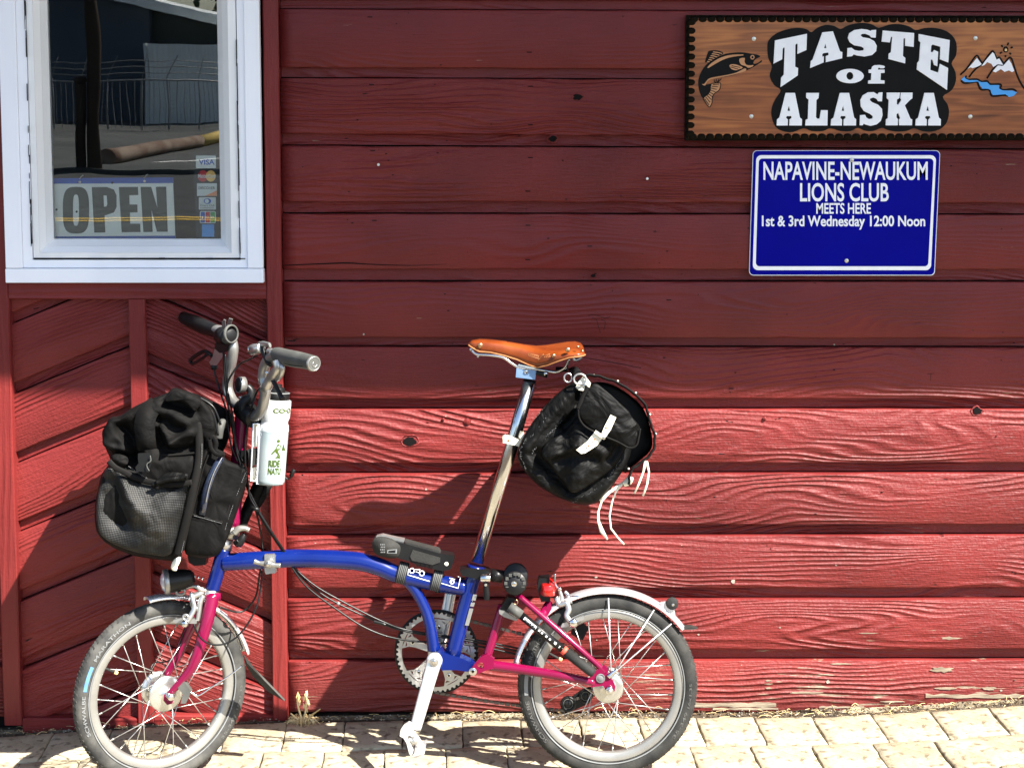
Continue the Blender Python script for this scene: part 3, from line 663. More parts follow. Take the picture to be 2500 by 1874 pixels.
# dark staples, cracks and flecks
mb = MB(); rr = random.Random(11)
for (x, y) in ((903, 42), (1292, 128), (907, 207), (1295, 211), (910, 368), (1295, 305), (1295, 385), (1289, 467), (914, 538), (1289, 550), (1288, 634), (1633, 732), (1785, 948), (1440, 601)):
    c = PW('S', x, y, -.0004); mb.box((c.x-.006, c.y-.0006, c.z-.0011), (c.x+.006, c.y+.002, c.z+.0011))
for i in range(150):
    x = rr.uniform(720, 2480); y = rr.uniform(20, 840) if i < 110 else rr.uniform(860, 1700); c = PW('S', x, y, -.0004); s = rr.uniform(.0006, .0020)
    mb.box((c.x-s*rr.uniform(.5, 2), c.y-.0004, c.z-s*.6), (c.x+s, c.y+.002, c.z+s*.6))
c0 = [(690, 648), (760, 645), (845, 642), (900, 645), (1000, 648), (1090, 645)]
mb.tube([PW('S', x, y, .0003) for x, y in c0], [.0012, .0016, .002, .0014, .001, .0005], 6, sub=4)
for pts in ([(1437, 770), (1450, 768), (1465, 772), (1478, 776), (1490, 773)], [(1445, 776), (1456, 780), (1462, 800), (1466, 812)], [(1468, 780), (1478, 786), (1474, 805)], [(2264, 913), (2281, 911)], [(2273, 912), (2271, 930)], [(1380, 865), (1440, 875), (1500, 885), (1565, 898)]):
    mb.tube([PW('S', x, y, .0002) for x, y in pts], .0007, 6, sub=3)
mb.build('crack_and_staple', MT['dark'], bld, kind='stuff')
mb = MB()
for i in range(14):
    x = rr.uniform(700, 2480); y = rr.uniform(1300, 1720); c = PW('S', x, y, -.0008); s = rr.uniform(.0008, .0026)
    mb.prism([splat(c, s, i, 7, 1.8)], (0, .0012, 0))
for (x, y, r) in ((1790, 1419, 10), (2022, 1664, 9), (888, 816, 5), (2037, 841, 4), (1040, 1194, 5), (1088, 1016, 4)):
    c = PW('S', x, y, -.002); mb.prism([splat(c, r*.0005, x, 9, 2.2 if r > 15 else 1)], (0, .0022, 0))
mb.build('paint_chip', MT['pebble'], bld, kind='stuff')
mb = MB()
for (x, y, hx, hy) in ((2298, 1634, 30, 7), (2308, 1680, 26, 3.2), (2415, 1680, 18, 4), (2318, 1557, 28, 3.5), (1876, 1661, 9, 1.5), (1877, 1669, 10, 1.6), (1876, 1679, 8, 2.2), (2120, 1545, 24, 1.4), (2050, 1620, 30, 1.5), (1960, 1690, 44, 2.2), (2180, 1712, 30, 2)):
    n_ = 16; q = []
    for i in range(n_):
        a = 2*math.pi*i/n_; k_ = rr.uniform(.55, 1.15); q.append(PW('S', x+hx*k_*math.cos(a), y+hy*rr.uniform(.5, 1.2)*math.sin(a), -.0013))
    mb.prism([q], (0, .0022, 0))
mb.build('bare_patch', MT['bare'], bld, kind='stuff')
# bare split strip along the foot of the lowest board
mb = MB()
for (x0, x1, y, h) in ((1690, 1895, 1722, 9), (1740, 1900, 1730, 5), (2000, 2110, 1726, 4), (2260, 2500, 1700, 8)):
    a = [PW('S', lerp(x0, x1, i/12), y-h*rr.uniform(.3, 1), -.0014) for i in range(13)]+[PW('S', lerp(x1, x0, i/12), y+h*rr.uniform(.1, .5), -.0014) for i in range(13)]
    mb.prism([a], (0, .003, 0))
mb.build('bare_wood_split', MT['bare'], bld, kind='stuff')

# ================================================================== SIGNS
def strip_text(s, parent, mat, zn, x0, y0, x1, y1, Y, bold=0.0, name='lettering', space=1.0, skew=0, th=None):
    return text_obj(s, text_quad(PW(zn, x0, y0, Y), PW(zn, x1, y0, Y), PW(zn, x0+skew, y1, Y), PW(zn, x1+skew, y1, Y)), name, mat, parent, bold, space)
ws = thing('wooden_sign', 'stained wood plank sign with scalloped dark edge reading TASTE of ALASKA', 'sign', PW('S', 2100, 340, -.002))
SY = -.030
def WS(zn, x, y, Y=SY): return PW(zn, x, y, Y)
tl, bl_ = WS('S', 1684, 44), WS('S', 1681, 337)
tr_, br_ = Vector((tl.x+1.02, SY, tl.z-.002)), Vector((bl_.x+1.02, SY, bl_.z+.001))
MB().hexa([tl, tr_, br_, bl_], (0, .026, 0)).build('plank', MT['plank'], ws)
# rope-like carved edge: small scallops
sc = MB(); sc.ball((0, 0, 0), (.0118, .0045, .0085), 10); sme = sc.mesh('edge_scallop'); sme.materials.append(MT['scallop'])
def scallops(a, b, step=.0215):
    n = int((b-a).length/step)
    for i in range(n+1):
        p = lerp(a, b, (i+.5)/(n+1)); link('edge_scallop', sme, None, ws, Matrix.Translation(p+Vector((0, .001, 0))))
scallops(tl+Vector((0, 0, -.003)), tr_+Vector((0, 0, -.003))); scallops(bl_+Vector((0, 0, .003)), br_+Vector((0, 0, .003))); scallops(tl+Vector((.004, 0, 0)), bl_+Vector((.004, 0, 0)))
scallops(tr_, br_)
MB().hexa([tl+Vector((-.008, .002, .007)), tr_+Vector((.008, .002, .007)), br_+Vector((.008, .002, -.007)), bl_+Vector((-.008, .002, -.007))], (0, .021, 0)).build('edge_board', MT['scallop'], ws)
lob = [(60, 330), (75, 260), (150, 190), (260, 145), (380, 125), (480, 140), (535, 172), (600, 125), (690, 95), (780, 105), (850, 138), (930, 100), (1060, 72), (1180, 85), (1262, 125), (1370, 92), (1480, 85), (1590, 110), (1660, 150), (1760, 128), (1880, 128), (2000, 165), (2080, 240), (2105, 330), (2095, 430), (2050, 510), (2090, 600), (2095, 700), (2050, 800), (1955, 868), (2005, 950), (2022, 1040), (2000, 1140), (1940, 1210), (1840, 1245), (1730, 1240), (1640, 1210), (1560, 1240), (1440, 1245), (1350, 1225), (1295, 1205), (1200, 1240), (1110, 1235), (1035, 1205), (960, 1240), (850, 1240), (740, 1210), (660, 1240), (540, 1240), (450, 1210), (340, 1250), (240, 1245), (150, 1195), (105, 1080), (110, 980), (150, 890), (205, 800), (130, 740), (85, 640), (110, 545), (70, 450)]
def spanel(pts, Y, th, mat, name, zn='T', holes=(), parent=ws, label=None):
    mb = MB(); mb.prism([[PW(zn, x, y, Y) for x, y in pts]]+[[PW(zn, x, y, Y) for x, y in h] for h in holes], (0, th, 0)); return mb.build(name, mat, parent, label=label)
spanel(smooth_poly(lob, 3), SY-.0012, .001, MT['burnt'], 'black_panel')
LT = {
 'T1': [(142, 262), (488, 190), (482, 365), (385, 408), (388, 300), (376, 296), (362, 310), (360, 545), (392, 560), (388, 640), (203, 765), (208, 665), (238, 630), (248, 340), (232, 340), (225, 360), (220, 465), (128, 512)],
 'A1': [(655, 175), (768, 163), (845, 380), (870, 388), (868, 455), (692, 497), (692, 430), (722, 420), (720, 392), (665, 400), (652, 415), (655, 440), (670, 432), (668, 500), (522, 560), (530, 485), (548, 470)],
 'T2': [(1308, 155), (1645, 182), (1640, 332), (1550, 320), (1548, 240), (1536, 236), (1530, 250), (1524, 430), (1550, 450), (1548, 510), (1368, 462), (1372, 405), (1395, 390), (1410, 222), (1395, 225), (1382, 284), (1295, 275)],
 'E1': [(1695, 192), (2030, 258), (2014, 500), (1925, 465), (1930, 330), (1845, 305), (1830, 320), (1825, 385), (1845, 390), (1862, 365), (1905, 385), (1895, 540), (1860, 525), (1845, 470), (1825, 470), (1820, 580), (1905, 610), (1925, 515), (2012, 560), (2000, 795), (1675, 575), (1680, 505), (1700, 480), (1715, 280), (1695, 265)],
 'L': [(480, 828), (618, 828), (612, 885), (590, 905), (585, 1090), (600, 1108), (625, 1105), (640, 1015), (712, 1015), (708, 1180), (470, 1180), (475, 1120), (498, 1108), (505, 900), (480, 880)],
 'K': [(1350, 825), (1492, 825), (1485, 885), (1460, 900), (1458, 950), (1475, 955), (1508, 905), (1498, 885), (1502, 825), (1628, 825), (1625, 888), (1600, 905), (1545, 962), (1605, 1105), (1625, 1115), (1622, 1178), (1485, 1178), (1482, 1118), (1495, 1100), (1475, 1042), (1455, 1060), (1455, 1095), (1470, 1112), (1468, 1178), (1340, 1178), (1342, 1115), (1362, 1100), (1372, 905), (1350, 885)],
}
def Apoly(dx, y0=828): return [(258+dx, y0), (358+dx, y0), (412+dx, 1095), (434+dx, 1112), (432+dx, 1180), (298+dx, 1180), (300+dx, 1115), (322+dx, 1098), (318+dx, 1078), (270+dx, 1078), (262+dx, 1098), (282+dx, 1115), (280+dx, 1180), (160+dx, 1180), (165+dx, 1115), (190+dx, 1095)]
LH = [(-.5, 0)]
letterY = SY-.0062
for k in ('T1', 'T2', 'E1', 'L', 'K'): spanel(LT[k], letterY, .005, MT['white_ink'], 'letter')
spanel(LT['A1'], letterY, .005, MT['white_ink'], 'letter', holes=[[(688, 298), (672, 345), (698, 345)]])
for dx in (0, 585, 1500): spanel(Apoly(dx), letterY, .005, MT['white_ink'], 'letter', holes=[[(292+dx, 965), (277+dx, 1022), (306+dx, 1022)]])
S1 = [(1178, 160), (1188, 150), (1235, 148), (1230, 232), (1185, 230), (1165, 208), (1120, 190), (1080, 192), (1066, 208), (1090, 228), (1160, 240), (1215, 270), (1242, 320), (1235, 378), (1190, 420), (1110, 436), (1030, 425), (992, 412), (975, 432), (922, 438), (926, 345), (968, 340), (1000, 365), (1050, 375), (1100, 368), (1104, 345), (1075, 328), (1000, 315), (950, 280), (930, 235), (945, 185), (1000, 150), (1080, 138), (1140, 146)]
S2 = [(1250, 845), (1265, 824), (1304, 822), (1298, 920), (1258, 918), (1240, 892), (1205, 878), (1172, 888), (1166, 905), (1190, 928), (1255, 955), (1298, 1000), (1304, 1070), (1285, 1130), (1240, 1168), (1175, 1184), (1120, 1170), (1100, 1160), (1090, 1178), (1058, 1178), (1062, 1068), (1115, 1065), (1130, 1095), (1160, 1112), (1195, 1105), (1200, 1080), (1170, 1055), (1105, 1025), (1070, 975), (1065, 905), (1090, 855), (1150, 822), (1210, 820)]
spanel(S1, letterY, .005, MT['white_ink'], 'letter'); spanel(S2, letterY, .005, MT['white_ink'], 'letter')
el = lambda cx, cy, a, b, n=36: [(cx+a*math.cos(2*math.pi*i/n), cy+b*math.sin(2*math.pi*i/n)) for i in range(n)]
spanel(el(953, 646, 148, 78), letterY, .005, MT['white_ink'], 'letter', holes=[el(952, 645, 38, 42, 20)])
spanel([(1155, 578), (1185, 575), (1190, 548), (1215, 530), (1270, 526), (1318, 535), (1332, 550), (1314, 563), (1284, 564), (1270, 556), (1257, 560), (1254, 577), (1326, 577), (1326, 612), (1285, 615), (1282, 690), (1325, 695), (1325, 728), (1148, 728), (1152, 695), (1180, 690), (1185, 615), (1155, 612)], letterY, .005, MT['white_ink'], 'letter')
# leaping salmon
fishp = [(1715, 355), (1640, 310), (1500, 290), (1360, 262), (1180, 262), (1000, 280), (880, 310), (740, 370), (600, 450), (480, 560), (390, 690), (335, 830), (318, 960), (350, 1150), (440, 1310), (540, 1210), (600, 1110), (625, 1000), (620, 960), (490, 985), (520, 900), (640, 850), (850, 820), (1100, 770), (1350, 690), (1540, 600), (1740, 480), (1745, 435), (1690, 480), (1590, 520), (1560, 495), (1590, 430), (1660, 385)]
fy = SY-.0009
fo = spanel(smooth_poly(fishp, 2), fy, .0008, MT['burnt'], 'fish_carving', 'F')
def inset(pts, mat='tan', Y=SY-.0016, zn='F', th=.0006, sm=2): spanel(smooth_poly(pts, sm) if sm > 1 else pts, Y, th, MT[mat], 'fish_inlay' if zn == 'F' else 'scenery_inlay', zn)
inset([(530, 590), (620, 500), (760, 410), (920, 345), (1100, 312), (1320, 308), (1325, 330), (1150, 352), (960, 395), (800, 465), (660, 545), (550, 612)])
inset([(1250, 400), (1365, 385), (1360, 460), (1400, 540), (1500, 550), (1560, 545), (1540, 580), (1440, 610), (1390, 570), (1290, 540), (1250, 480)])
inset([(500, 910), (560, 850), (700, 812), (950, 770), (1180, 715), (1360, 620), (1400, 645), (1370, 685), (1200, 735), (1000, 785), (750, 835), (600, 868), (520, 920), (480, 1000), (440, 1000), (400, 970), (450, 975)])
inset([(1020, 550), (1100, 525), (1220, 550), (1325, 605), (1240, 640), (1160, 665), (1060, 630)])
inset(el(1538, 370, 48, 52, 18), sm=1); spanel(el(1540, 372, 24, 26, 14), SY-.0023, .0006, MT['burnt'], 'fish_inlay', 'F')
for f in ([(560, 230), (700, 215), (820, 235), (885, 285), (760, 350), (620, 430), (490, 490), (480, 440), (520, 310)],):
    spanel(smooth_poly(f, 3), fy, .0008, MT['burnt'], 'fish_carving', 'F')
for i in range(6):
    t = i/5; a = (lerp(655, 520, t), lerp(240, 455, t)); c = (lerp(860, 580, t), lerp(278, 470, t))
    inset([a, ((a[0]+c[0])/2, (a[1]+c[1])/2-8), c, (c[0]-18, c[1]+16), ((a[0]+c[0])/2, (a[1]+c[1])/2+14), (a[0]-4, a[1]+20)], sm=1)
inset([(625, 965), (800, 950), (815, 1010), (780, 1110), (690, 1180), (640, 1260), (625, 1390), (590, 1460), (550, 1475), (440, 1300), (540, 1215), (600, 1110)], Y=SY-.0010, th=.0008, sm=2)
mb = MB()
for i in range(9):
    t = i/8; a = (lerp(650, 460, t), lerp(985, 1300, t)); c = (lerp(790, 560, t), lerp(975, 1440, t)); mb.tube([WS('F', *a, SY-.0014), WS('F', *c, SY-.0014)], .0009, 6, sub=1)
for ol_ in ([(620, 960), (800, 945), (822, 1000), (790, 1110), (690, 1180), (640, 1260), (630, 1390), (595, 1465), (550, 1480), (430, 1300)], [(680, 870), (690, 930), (760, 935), (840, 850)], [(730, 860), (720, 925)], [(790, 860), (750, 925)], [(1070, 560), (1260, 600)], [(1050, 590), (1220, 640)]):
    mb.tube([WS('F', x, y, SY-.0012) for x, y in ol_], .0010, 6, sub=3)
mb.build('carved_line', MT['burnt'], ws, kind='stuff')
# mountains, river and sun
mb = MB()
for ol_ in ([(225, 950), (380, 800), (510, 610), (600, 515), (660, 600), (720, 690)], [(420, 1000), (560, 830), (720, 700), (860, 510), (955, 415), (1010, 510), (1050, 590), (1100, 555), (1150, 620), (1200, 700)], [(825, 1030), (950, 840), (1060, 720), (1150, 745), (1200, 710), (1290, 600), (1340, 560), (1390, 610), (1450, 800), (1530, 1020), (1640, 1220), (1800, 1420)],
            [(370, 975), (340, 1010), (400, 1055), (600, 1050), (700, 1100), (830, 1090), (900, 1160), (1100, 1160), (1150, 1190), (1130, 1250), (1200, 1285), (1400, 1270), (1490, 1320)], [(245, 1080), (310, 1135), (450, 1130), (600, 1110), (640, 1200), (700, 1285), (850, 1280), (900, 1330), (920, 1410), (1000, 1430), (1200, 1405), (1300, 1425)]):
    mb.tube([WS('M', x, y, SY-.0008) for x, y in ol_], .0022, 8, sub=4, flat=.4)
mb.tube([WS('M', x, y, SY-.0008) for x, y in el(1248, 380, 44, 52, 12)], .0018, 8, closed=True, sub=2)
for (x, y, dx, dy) in ((1300, 255, 12, -28), (1165, 302, -8, -22), (1382, 338, 22, -6), (1138, 455, -24, 14), (1348, 472, 18, 12), (1243, 530, 0, 22)):
    mb.tube([WS('M', x-dx, y-dy, SY-.0008), WS('M', x+dx, y+dy, SY-.0008)], .0021, 8, sub=1)
mb.build('scenery_line', MT['burnt'], ws)
inset([(600, 570), (710, 715), (600, 770), (500, 800), (450, 780), (390, 815), (500, 690)], 'white_ink', zn='M', sm=1)
inset([(950, 445), (985, 470), (1040, 610), (1100, 580), (1190, 725), (1060, 715), (970, 775), (920, 700), (830, 665), (770, 730), (700, 755), (800, 620)], 'white_ink', zn='M', sm=1)
inset([(1320, 605), (1370, 690), (1440, 860), (1390, 890), (1320, 850), (1220, 885), (1140, 820), (1020, 895), (955, 870), (1070, 740), (1190, 745)], 'white_ink', zn='M', sm=1)
inset([(320, 985), (340, 1035), (420, 1070), (600, 1070), (690, 1115), (830, 1115), (890, 1180), (1090, 1180), (1100, 1200), (1090, 1255), (1180, 1300), (1400, 1305), (1500, 1345), (1430, 1420), (1320, 1450), (1240, 1385), (1100, 1395), (960, 1405), (920, 1350), (910, 1290), (850, 1265), (720, 1260), (665, 1180), (630, 1100), (450, 1115), (330, 1110), (245, 1055)], 'river', zn='M', sm=1)
disc(WS('M', 1248, 392, SY-.001), .0032, .002).build('sun_dot', MT['paste'], ws)
for (x, y) in ((475, 226), (460, 674), (1756, 222), (1726, 675), (2300, 240)):
    c = PW('2', x, y, SY); mb = disc(c, .0052, .002); mb.build('screw', MT['screw'], ws)

# blue metal sign
bs = thing('metal_sign', 'blue metal club sign with white border, NAPAVINE-NEWAUKUM LIONS CLUB meeting times', 'sign', PW('2', 1000, 1590, -.003))
BY = -.0072
def rrect(x0t, x1t, x0b, x1b, y0, y1, r, n=6):
    pts = []
    for (cx, cy, a0) in ((x1t-r, y0+r, -90), (x1b-r, y1-r, 0), (x0b+r, y1-r, 90), (x0t+r, y0+r, 180)):
        for i in range(n+1): a = R(a0+90*i/n); pts.append((cx+r*math.cos(a), cy+r*math.sin(a)))
    return pts
spanel(rrect(468, 1552, 447, 1522, 870, 1593, 26), BY+.0012, .0024, MT['white_ink'], 'sign_edge', '2', parent=bs)
spanel(rrect(472, 1549, 451, 1518, 873, 1589, 24), BY, .0011, MT['enamelblue'], 'sign_panel', '2', parent=bs)
spanel(rrect(488, 1528, 469, 1500, 898, 1562, 30), BY-.0005, .0004, MT['white_ink'], 'border', '2', parent=bs, holes=[rrect(503, 1514, 486, 1484, 917, 1540, 22)])
for (s, x0, x1, y0, y1, b_) in (('NAPAVINE-NEWAUKUM', 530, 1480, 935, 1042, .018), ('LIONS CLUB', 742, 1255, 1058, 1166, .018), ('MEETS HERE', 836, 1152, 1174, 1237, .02), ('1st & 3rd Wednesday 12:00 Noon', 521, 1466, 1246, 1328, .024)):
    strip_text(s, bs, MT['white_ink'], '2', x0, y0, x1, y1, BY-.0006, b_)
for (x, y) in ((1041, 926), (1011, 1507)): disc(PW('2', x, y, BY-.001), .0052, .0025).build('screw', MT['screw'], bs)

# OPEN sign hanging inside the glass
op = thing('open_sign', 'white and blue plastic OPEN sign standing inside the window pane', 'sign', PW('1', 640, 1340, .05))
OY = .052
def OP(pts, Y, th, mat, name, holes=()): return spanel(pts, Y, th, mat, name, '1', holes, op)
OP([(262, 1003), (972, 1000), (986, 1341), (262, 1341)], OY, .002, MT['openwhite'], 'sign_panel')
OP([(262, 1003), (972, 998), (973, 1030), (262, 1034)], OY-.0006, .0005, MT['openblue'], 'blue_band'); OP([(262, 1330), (985, 1325), (986, 1341), (262, 1343)], OY-.0006, .0005, MT['openblue'], 'blue_band')
def sup(cx, cy, a, b, e=.62, n=40): return [(cx+a*math.copysign(abs(math.cos(2*math.pi*i/n))**e, math.cos(2*math.pi*i/n)), cy+b*math.copysign(abs(math.sin(2*math.pi*i/n))**e, math.sin(2*math.pi*i/n))) for i in range(n)]
OP(sup(427, 1182, 74, 131), OY-.0007, .0006, MT['opengrey'], 'letter', [sup(427, 1182, 17, 88, .6, 24)])
OP([(516, 1053), (600, 1052), (640, 1066), (655, 1100), (655, 1165), (640, 1195), (600, 1208), (588, 1210), (592, 1307), (530, 1308)], OY-.0007, .0006, MT['opengrey'], 'letter', [[(582, 1098), (600, 1100), (603, 1150), (598, 1162), (584, 1163)]])
OP([(668, 1052), (776, 1051), (777, 1097), (727, 1098), (728, 1150), (772, 1150), (773, 1194), (730, 1195), (732, 1258), (788, 1258), (790, 1305), (684, 1306)], OY-.0007, .0006, MT['opengrey'], 'letter')
OP([(790, 1051), (850, 1051), (885, 1170), (876, 1051), (934, 1050), (943, 1303), (882, 1303), (852, 1180), (858, 1304), (806, 1305)], OY-.0007, .0006, MT['opengrey'], 'letter')
for (x, y) in ((449, 1024), (812, 1019)):
    mb = MB(); c = PW('1', x, y, OY-.003)
    for k in range(5): a = R(40+k*24); mb.ball(c+Vector((.004*k*.5, 0, .005+.005*math.sin(a)+k*.002)), .0019, 8)
    mb.build('hanging_chain', MT['screw'], op); disc(PW('1', x, y, OY-.001), .0034, .001).build('eyelet', MT['screw'], op)
for (x, y) in ((631, 1028), (318, 1178), (431, 1190)): disc(PW('1', x, y, OY-.001), .0028, .0006).build('screw_hole', MT['dark'], op)

# card decals on the pane
cs = thing('payment_stickers', 'strip of six payment card stickers stuck inside the window glass by the frame', 'stickers', PW('V', 320, 1560, .034))
VY = .0345
def CV(pts, k, mat, name='sticker', holes=()): return spanel(pts, VY-k*.0004, .0003, MT[mat], name, 'V', holes, cs)
CV([(80, 160), (475, 160), (500, 1550), (125, 1550)], -1, 'card_strip', 'sticker_backing')
rq = lambda x0, y0, x1, y1, r=14: rrect(x0, x1, x0, x1, y0, y1, r, 4)
CV(rq(122, 200, 445, 403), 0, 'card_white'); strip_text('VISA', cs, MT['card_blue'], 'V', 165, 262, 425, 348, VY-.0006, .03, 'print')
CV(el(235, 530, 84, 92), 0, 'card_red'); CV(el(362, 530, 80, 92), 1, 'card_yellow'); strip_text('MasterCard', cs, MT['card_white'], 'V', 155, 500, 435, 560, VY-.0009, .02, 'print')
CV(rq(138, 648, 460, 852, 6), 0, 'card_white'); strip_text('DISCOVER', cs, MT['card_ink'], 'V', 166, 702, 432, 744, VY-.0006, .01, 'print'); CV([(458, 765), (458, 850), (270, 850)], 1, 'card_orange', 'print')
CV(rq(168, 872, 445, 1074), 0, 'card_white'); CV(el(308, 936, 60, 46), 1, 'card_blue', 'print', [el(298, 936, 34, 36, 20)]); strip_text('Diners Club', cs, MT['card_ink'], 'V', 192, 985, 422, 1022, VY-.0006, 0, 'print'); strip_text('INTERNATIONAL', cs, MT['card_ink'], 'V', 192, 1036, 422, 1058, VY-.0006, 0, 'print')
CV(rq(185, 1096, 443, 1294, 26), 0, 'card_white'); CV(rq(198, 1110, 268, 1282, 14), 1, 'card_blue', 'print'); CV(rq(278, 1110, 348, 1282, 14), 1, 'card_red', 'print'); CV(rq(358, 1110, 430, 1282, 14), 1, 'card_green', 'print'); strip_text('JCB', cs, MT['card_white'], 'V', 205, 1178, 420, 1222, VY-.0010, .02, 'print', 1.5)
CV(rq(218, 1312, 416, 1512, 4), 0, 'card_sky'); CV([(218, 1385), (416, 1380), (420, 1450), (218, 1455)], 1, 'river', 'print')

# ================================================================== ACROSS THE STREET (seen as a reflection in the pane)
MY = 2*gy+CAMD
def RF(zn, x, y, dist):
    """place seen at a pane pixel by reflection, dist metres from the mirrored eye"""
    d = ray(zn, x, y); p = Vector((0, MY, CAMH)) + Vector((d.x, -d.y, d.z))*(dist/d.y); return p
RZ = -.0
mb = MB(); mb.add([(-200, -5.5, RZ-.06), (200, -5.5, RZ-.06), (200, -21, RZ-.06), (-200, -21, RZ-.06)], [(0, 1, 2, 3)], False); mb.build('road', MT['asphalt'], kind='structure')
mb = MB(); mb.box((-200, -5.5, -.3), (200, -5.4, -.02)); mb.build('kerb', MT['concrete'], kind='structure')
mb = MB(); mb.box((-200, -22.2, -.3), (200, -21, .02)); mb.build('far_sidewalk', MT['lot'], kind='structure')
mb = MB(); mb.add([(-200, -22.2, -.01), (200, -22.2, -.01), (200, -300, -.01), (-200, -300, -.01)], [(0, 1, 2, 3)], False); mb.build('parking_lot', MT['lot'], kind='structure')
mb = MB(); mb.add([(-400, -500, -.35), (400, -500, -.35), (400, 300, -.35), (-400, 300, -.35)], [(0, 1, 2, 3)], False); mb.build('terrain', MT['soil'], kind='structure')
rd = bpy.data.objects['road']
ya = RF('1', 700, 1215, 17.4).y
for dy in (0, -.26):
    MB().add([(-60, ya+dy, RZ-.056), (60, ya+dy, RZ-.056), (60, ya+dy-.11, RZ-.056), (-60, ya+dy-.11, RZ-.056)], [(0, 1, 2, 3)], False).build('yellow_line', MT['yellowpaint'], rd)
pk = bpy.data.objects['parking_lot']; a = RF('1', 990, 885, 27.4)
MB().add([(a.x-.5, a.y, -.006), (a.x+.7, a.y-.9, -.006), (a.x+.95, a.y-.9, -.006), (a.x-.15, a.y, -.006)], [(0, 1, 2, 3)], False).build('white_line', MT['whitepaint'], pk)
D_ = 47.0
bb = thing('grey_warehouse', 'blue grey warehouse across the street with a pale roof edge, mirrored in the pane', 'building', (-12, MY-D_, 0))
b0 = RF('1', 180, 680, D_); b1 = RF('1', 862, 680, D_); b2 = RF('1', 1500, 680, D_); by = b0.y
r0 = RF('1', 600, -10, D_); r1 = RF('1', 1215, 130, D_)
def rp(x): return lerp(r0.z, r1.z, (x-r0.x)/(r1.x-r0.x))
MB().hexa([Vector((b0.x-6, by, 0)), Vector((b1.x, by, 0)), Vector((b1.x, by, rp(b1.x))), Vector((b0.x-6, by, rp(b0.x-6)))], (0, -9, 0)).build('side_wall', MT['greywall'], bb)
MB().hexa([Vector((b1.x+.01, by-.3, 0)), Vector((b2.x+8, by-.3, 0)), Vector((b2.x+8, by-.3, rp(b2.x+8))), Vector((b1.x+.01, by-.3, rp(b1.x)))], (0, -8, 0)).build('end_wall', MT['darkwall'], bb)
MB().hexa([Vector((b0.x-6, by+.4, rp(b0.x-6))), Vector((b2.x+8, by+.4, rp(b2.x+8))), Vector((b2.x+8, by+.4, rp(b2.x+8)+.28)), Vector((b0.x-6, by+.4, rp(b0.x-6)+.28))], (0, -9, 0)).build('roof_edge', MT['roofedge'], bb)
cw = thing('white_shed', 'white corrugated metal shed beside the grey warehouse, mirrored in the pane', 'shed', (-9, by+1.5, 0))
s0 = RF('1', 840, 680, 45.2); s1 = RF('1', 1500, 680, 45.2); st = RF('1', 1000, 245, 45.2).z; sy = s0.y
nr = 60; mb = MB(); top = []
for i in range(nr*4+1):
    x = lerp(s0.x, s1.x+5, i/(nr*4)); top.append((x, sy+(.03 if (i % 4) in (1, 2) else 0)))
v = [(x, y, 0) for x, y in top]+[(x, y, st) for x, y in top]; n_ = len(top)
mb.add(v, [(i, i+1, n_+i+1, n_+i) for i in range(n_-1)], False); mb.box((s0.x, sy-3, 0), (s1.x+5, sy-.01, st-.02)); mb.build('corrugated_wall', MT['corrug'], cw)
MB().box((s0.x-.12, sy-.02, 0), (s0.x-.01, sy+.1, st)).build('corner_trim', MT['roofedge'], cw)
tp = thing('utility_pole', 'thick dark wooden utility pole across the street, mirrored in the pane', 'pole', (0, 0, 0))
c = RF('1', 545, 900, 25.2); cyl((c.x, c.y, -.05), (c.x-.05, c.y, 9), .105, 16, .02, .09).build('pole_shaft', MT['polewood'], tp)
MB().box((c.x-1.1, c.y-.06, 7.6), (c.x+1.1, c.y+.06, 7.75)).build('cross_arm', MT['polewood'], tp)
tb = thing('short_post', 'short dark post standing left of the utility pole, mirrored in the pane', 'post', (0, 0, 0))
c = RF('1', 465, 900, 25.2); cyl((c.x, c.y, -.05), (c.x, c.y, 1.35), .10, 14, .1).build('post_shaft', MT['polewood'], tb); disc((c.x, c.y, 1.35), .11, .12, 14, (0, 0, 1)).build('post_cap', MT['polewood'], tb)
lg = thing('log_barrier', 'long round log lying as a kerb with a yellow painted end, mirrored in the pane', 'log', (0, 0, 0))
l0 = RF('1', 610, 870, 27.0); l1 = RF('1', 1120, 775, 32.5); l2 = RF('1', 1330, 745, 34.5)
for q in (l0, l1, l2): q.z = .11
MB().tube([l0, (l0+l1)/2+Vector((0, 0, .02)), l1], [.135, .125, .12], 14).build('log_body', MT['log'], lg); MB().tube([l1, l2], [.122, .12], 14).build('yellow_end', MT['logyellow'], lg)
fe = thing('chain_link_fence', 'chain link fence with barbed wire arms before the white shed, mirrored in the pane', 'fence', (0, 0, 0))
f0 = RF('1', 300, 680, 41); f1 = RF('1', 1600, 680, 41); fz = RF('1', 1000, 350, 41).z; fb_ = fz-.5; fy2 = f0.y
mb = MB()
for zz in (fb_,): mb.tube([(f0.x-3, fy2, zz), (f1.x, fy2, zz)], .025, 6, sub=1)
mb.build('rail', MT['galv'], fe)
for i in range(9):
    x = lerp(f0.x, f1.x, i/8); cyl((x, fy2, 0), (x, fy2, fb_+.05), .022, 8).build('fence_post', MT['galv'], fe); cyl((x, fy2, fb_+.05), (x+.25, fy2+.2, fz+.15), .012, 6).build('barb_arm', MT['galv'], fe)
mb = MB()
for k in range(3): mb.tube([(f0.x-3, fy2+.07*k, fb_+.18+.16*k), (f1.x, fy2+.07*k, fb_+.18+.16*k)], .012, 5, sub=1)
xx = f0.x-3
while xx < f1.x:
    mb.box((xx, fy2-.006, .05), (xx+.012, fy2+.006, fb_)); xx += .14
mb.build('fence_wire', MT['galv'], fe, kind='stuff')
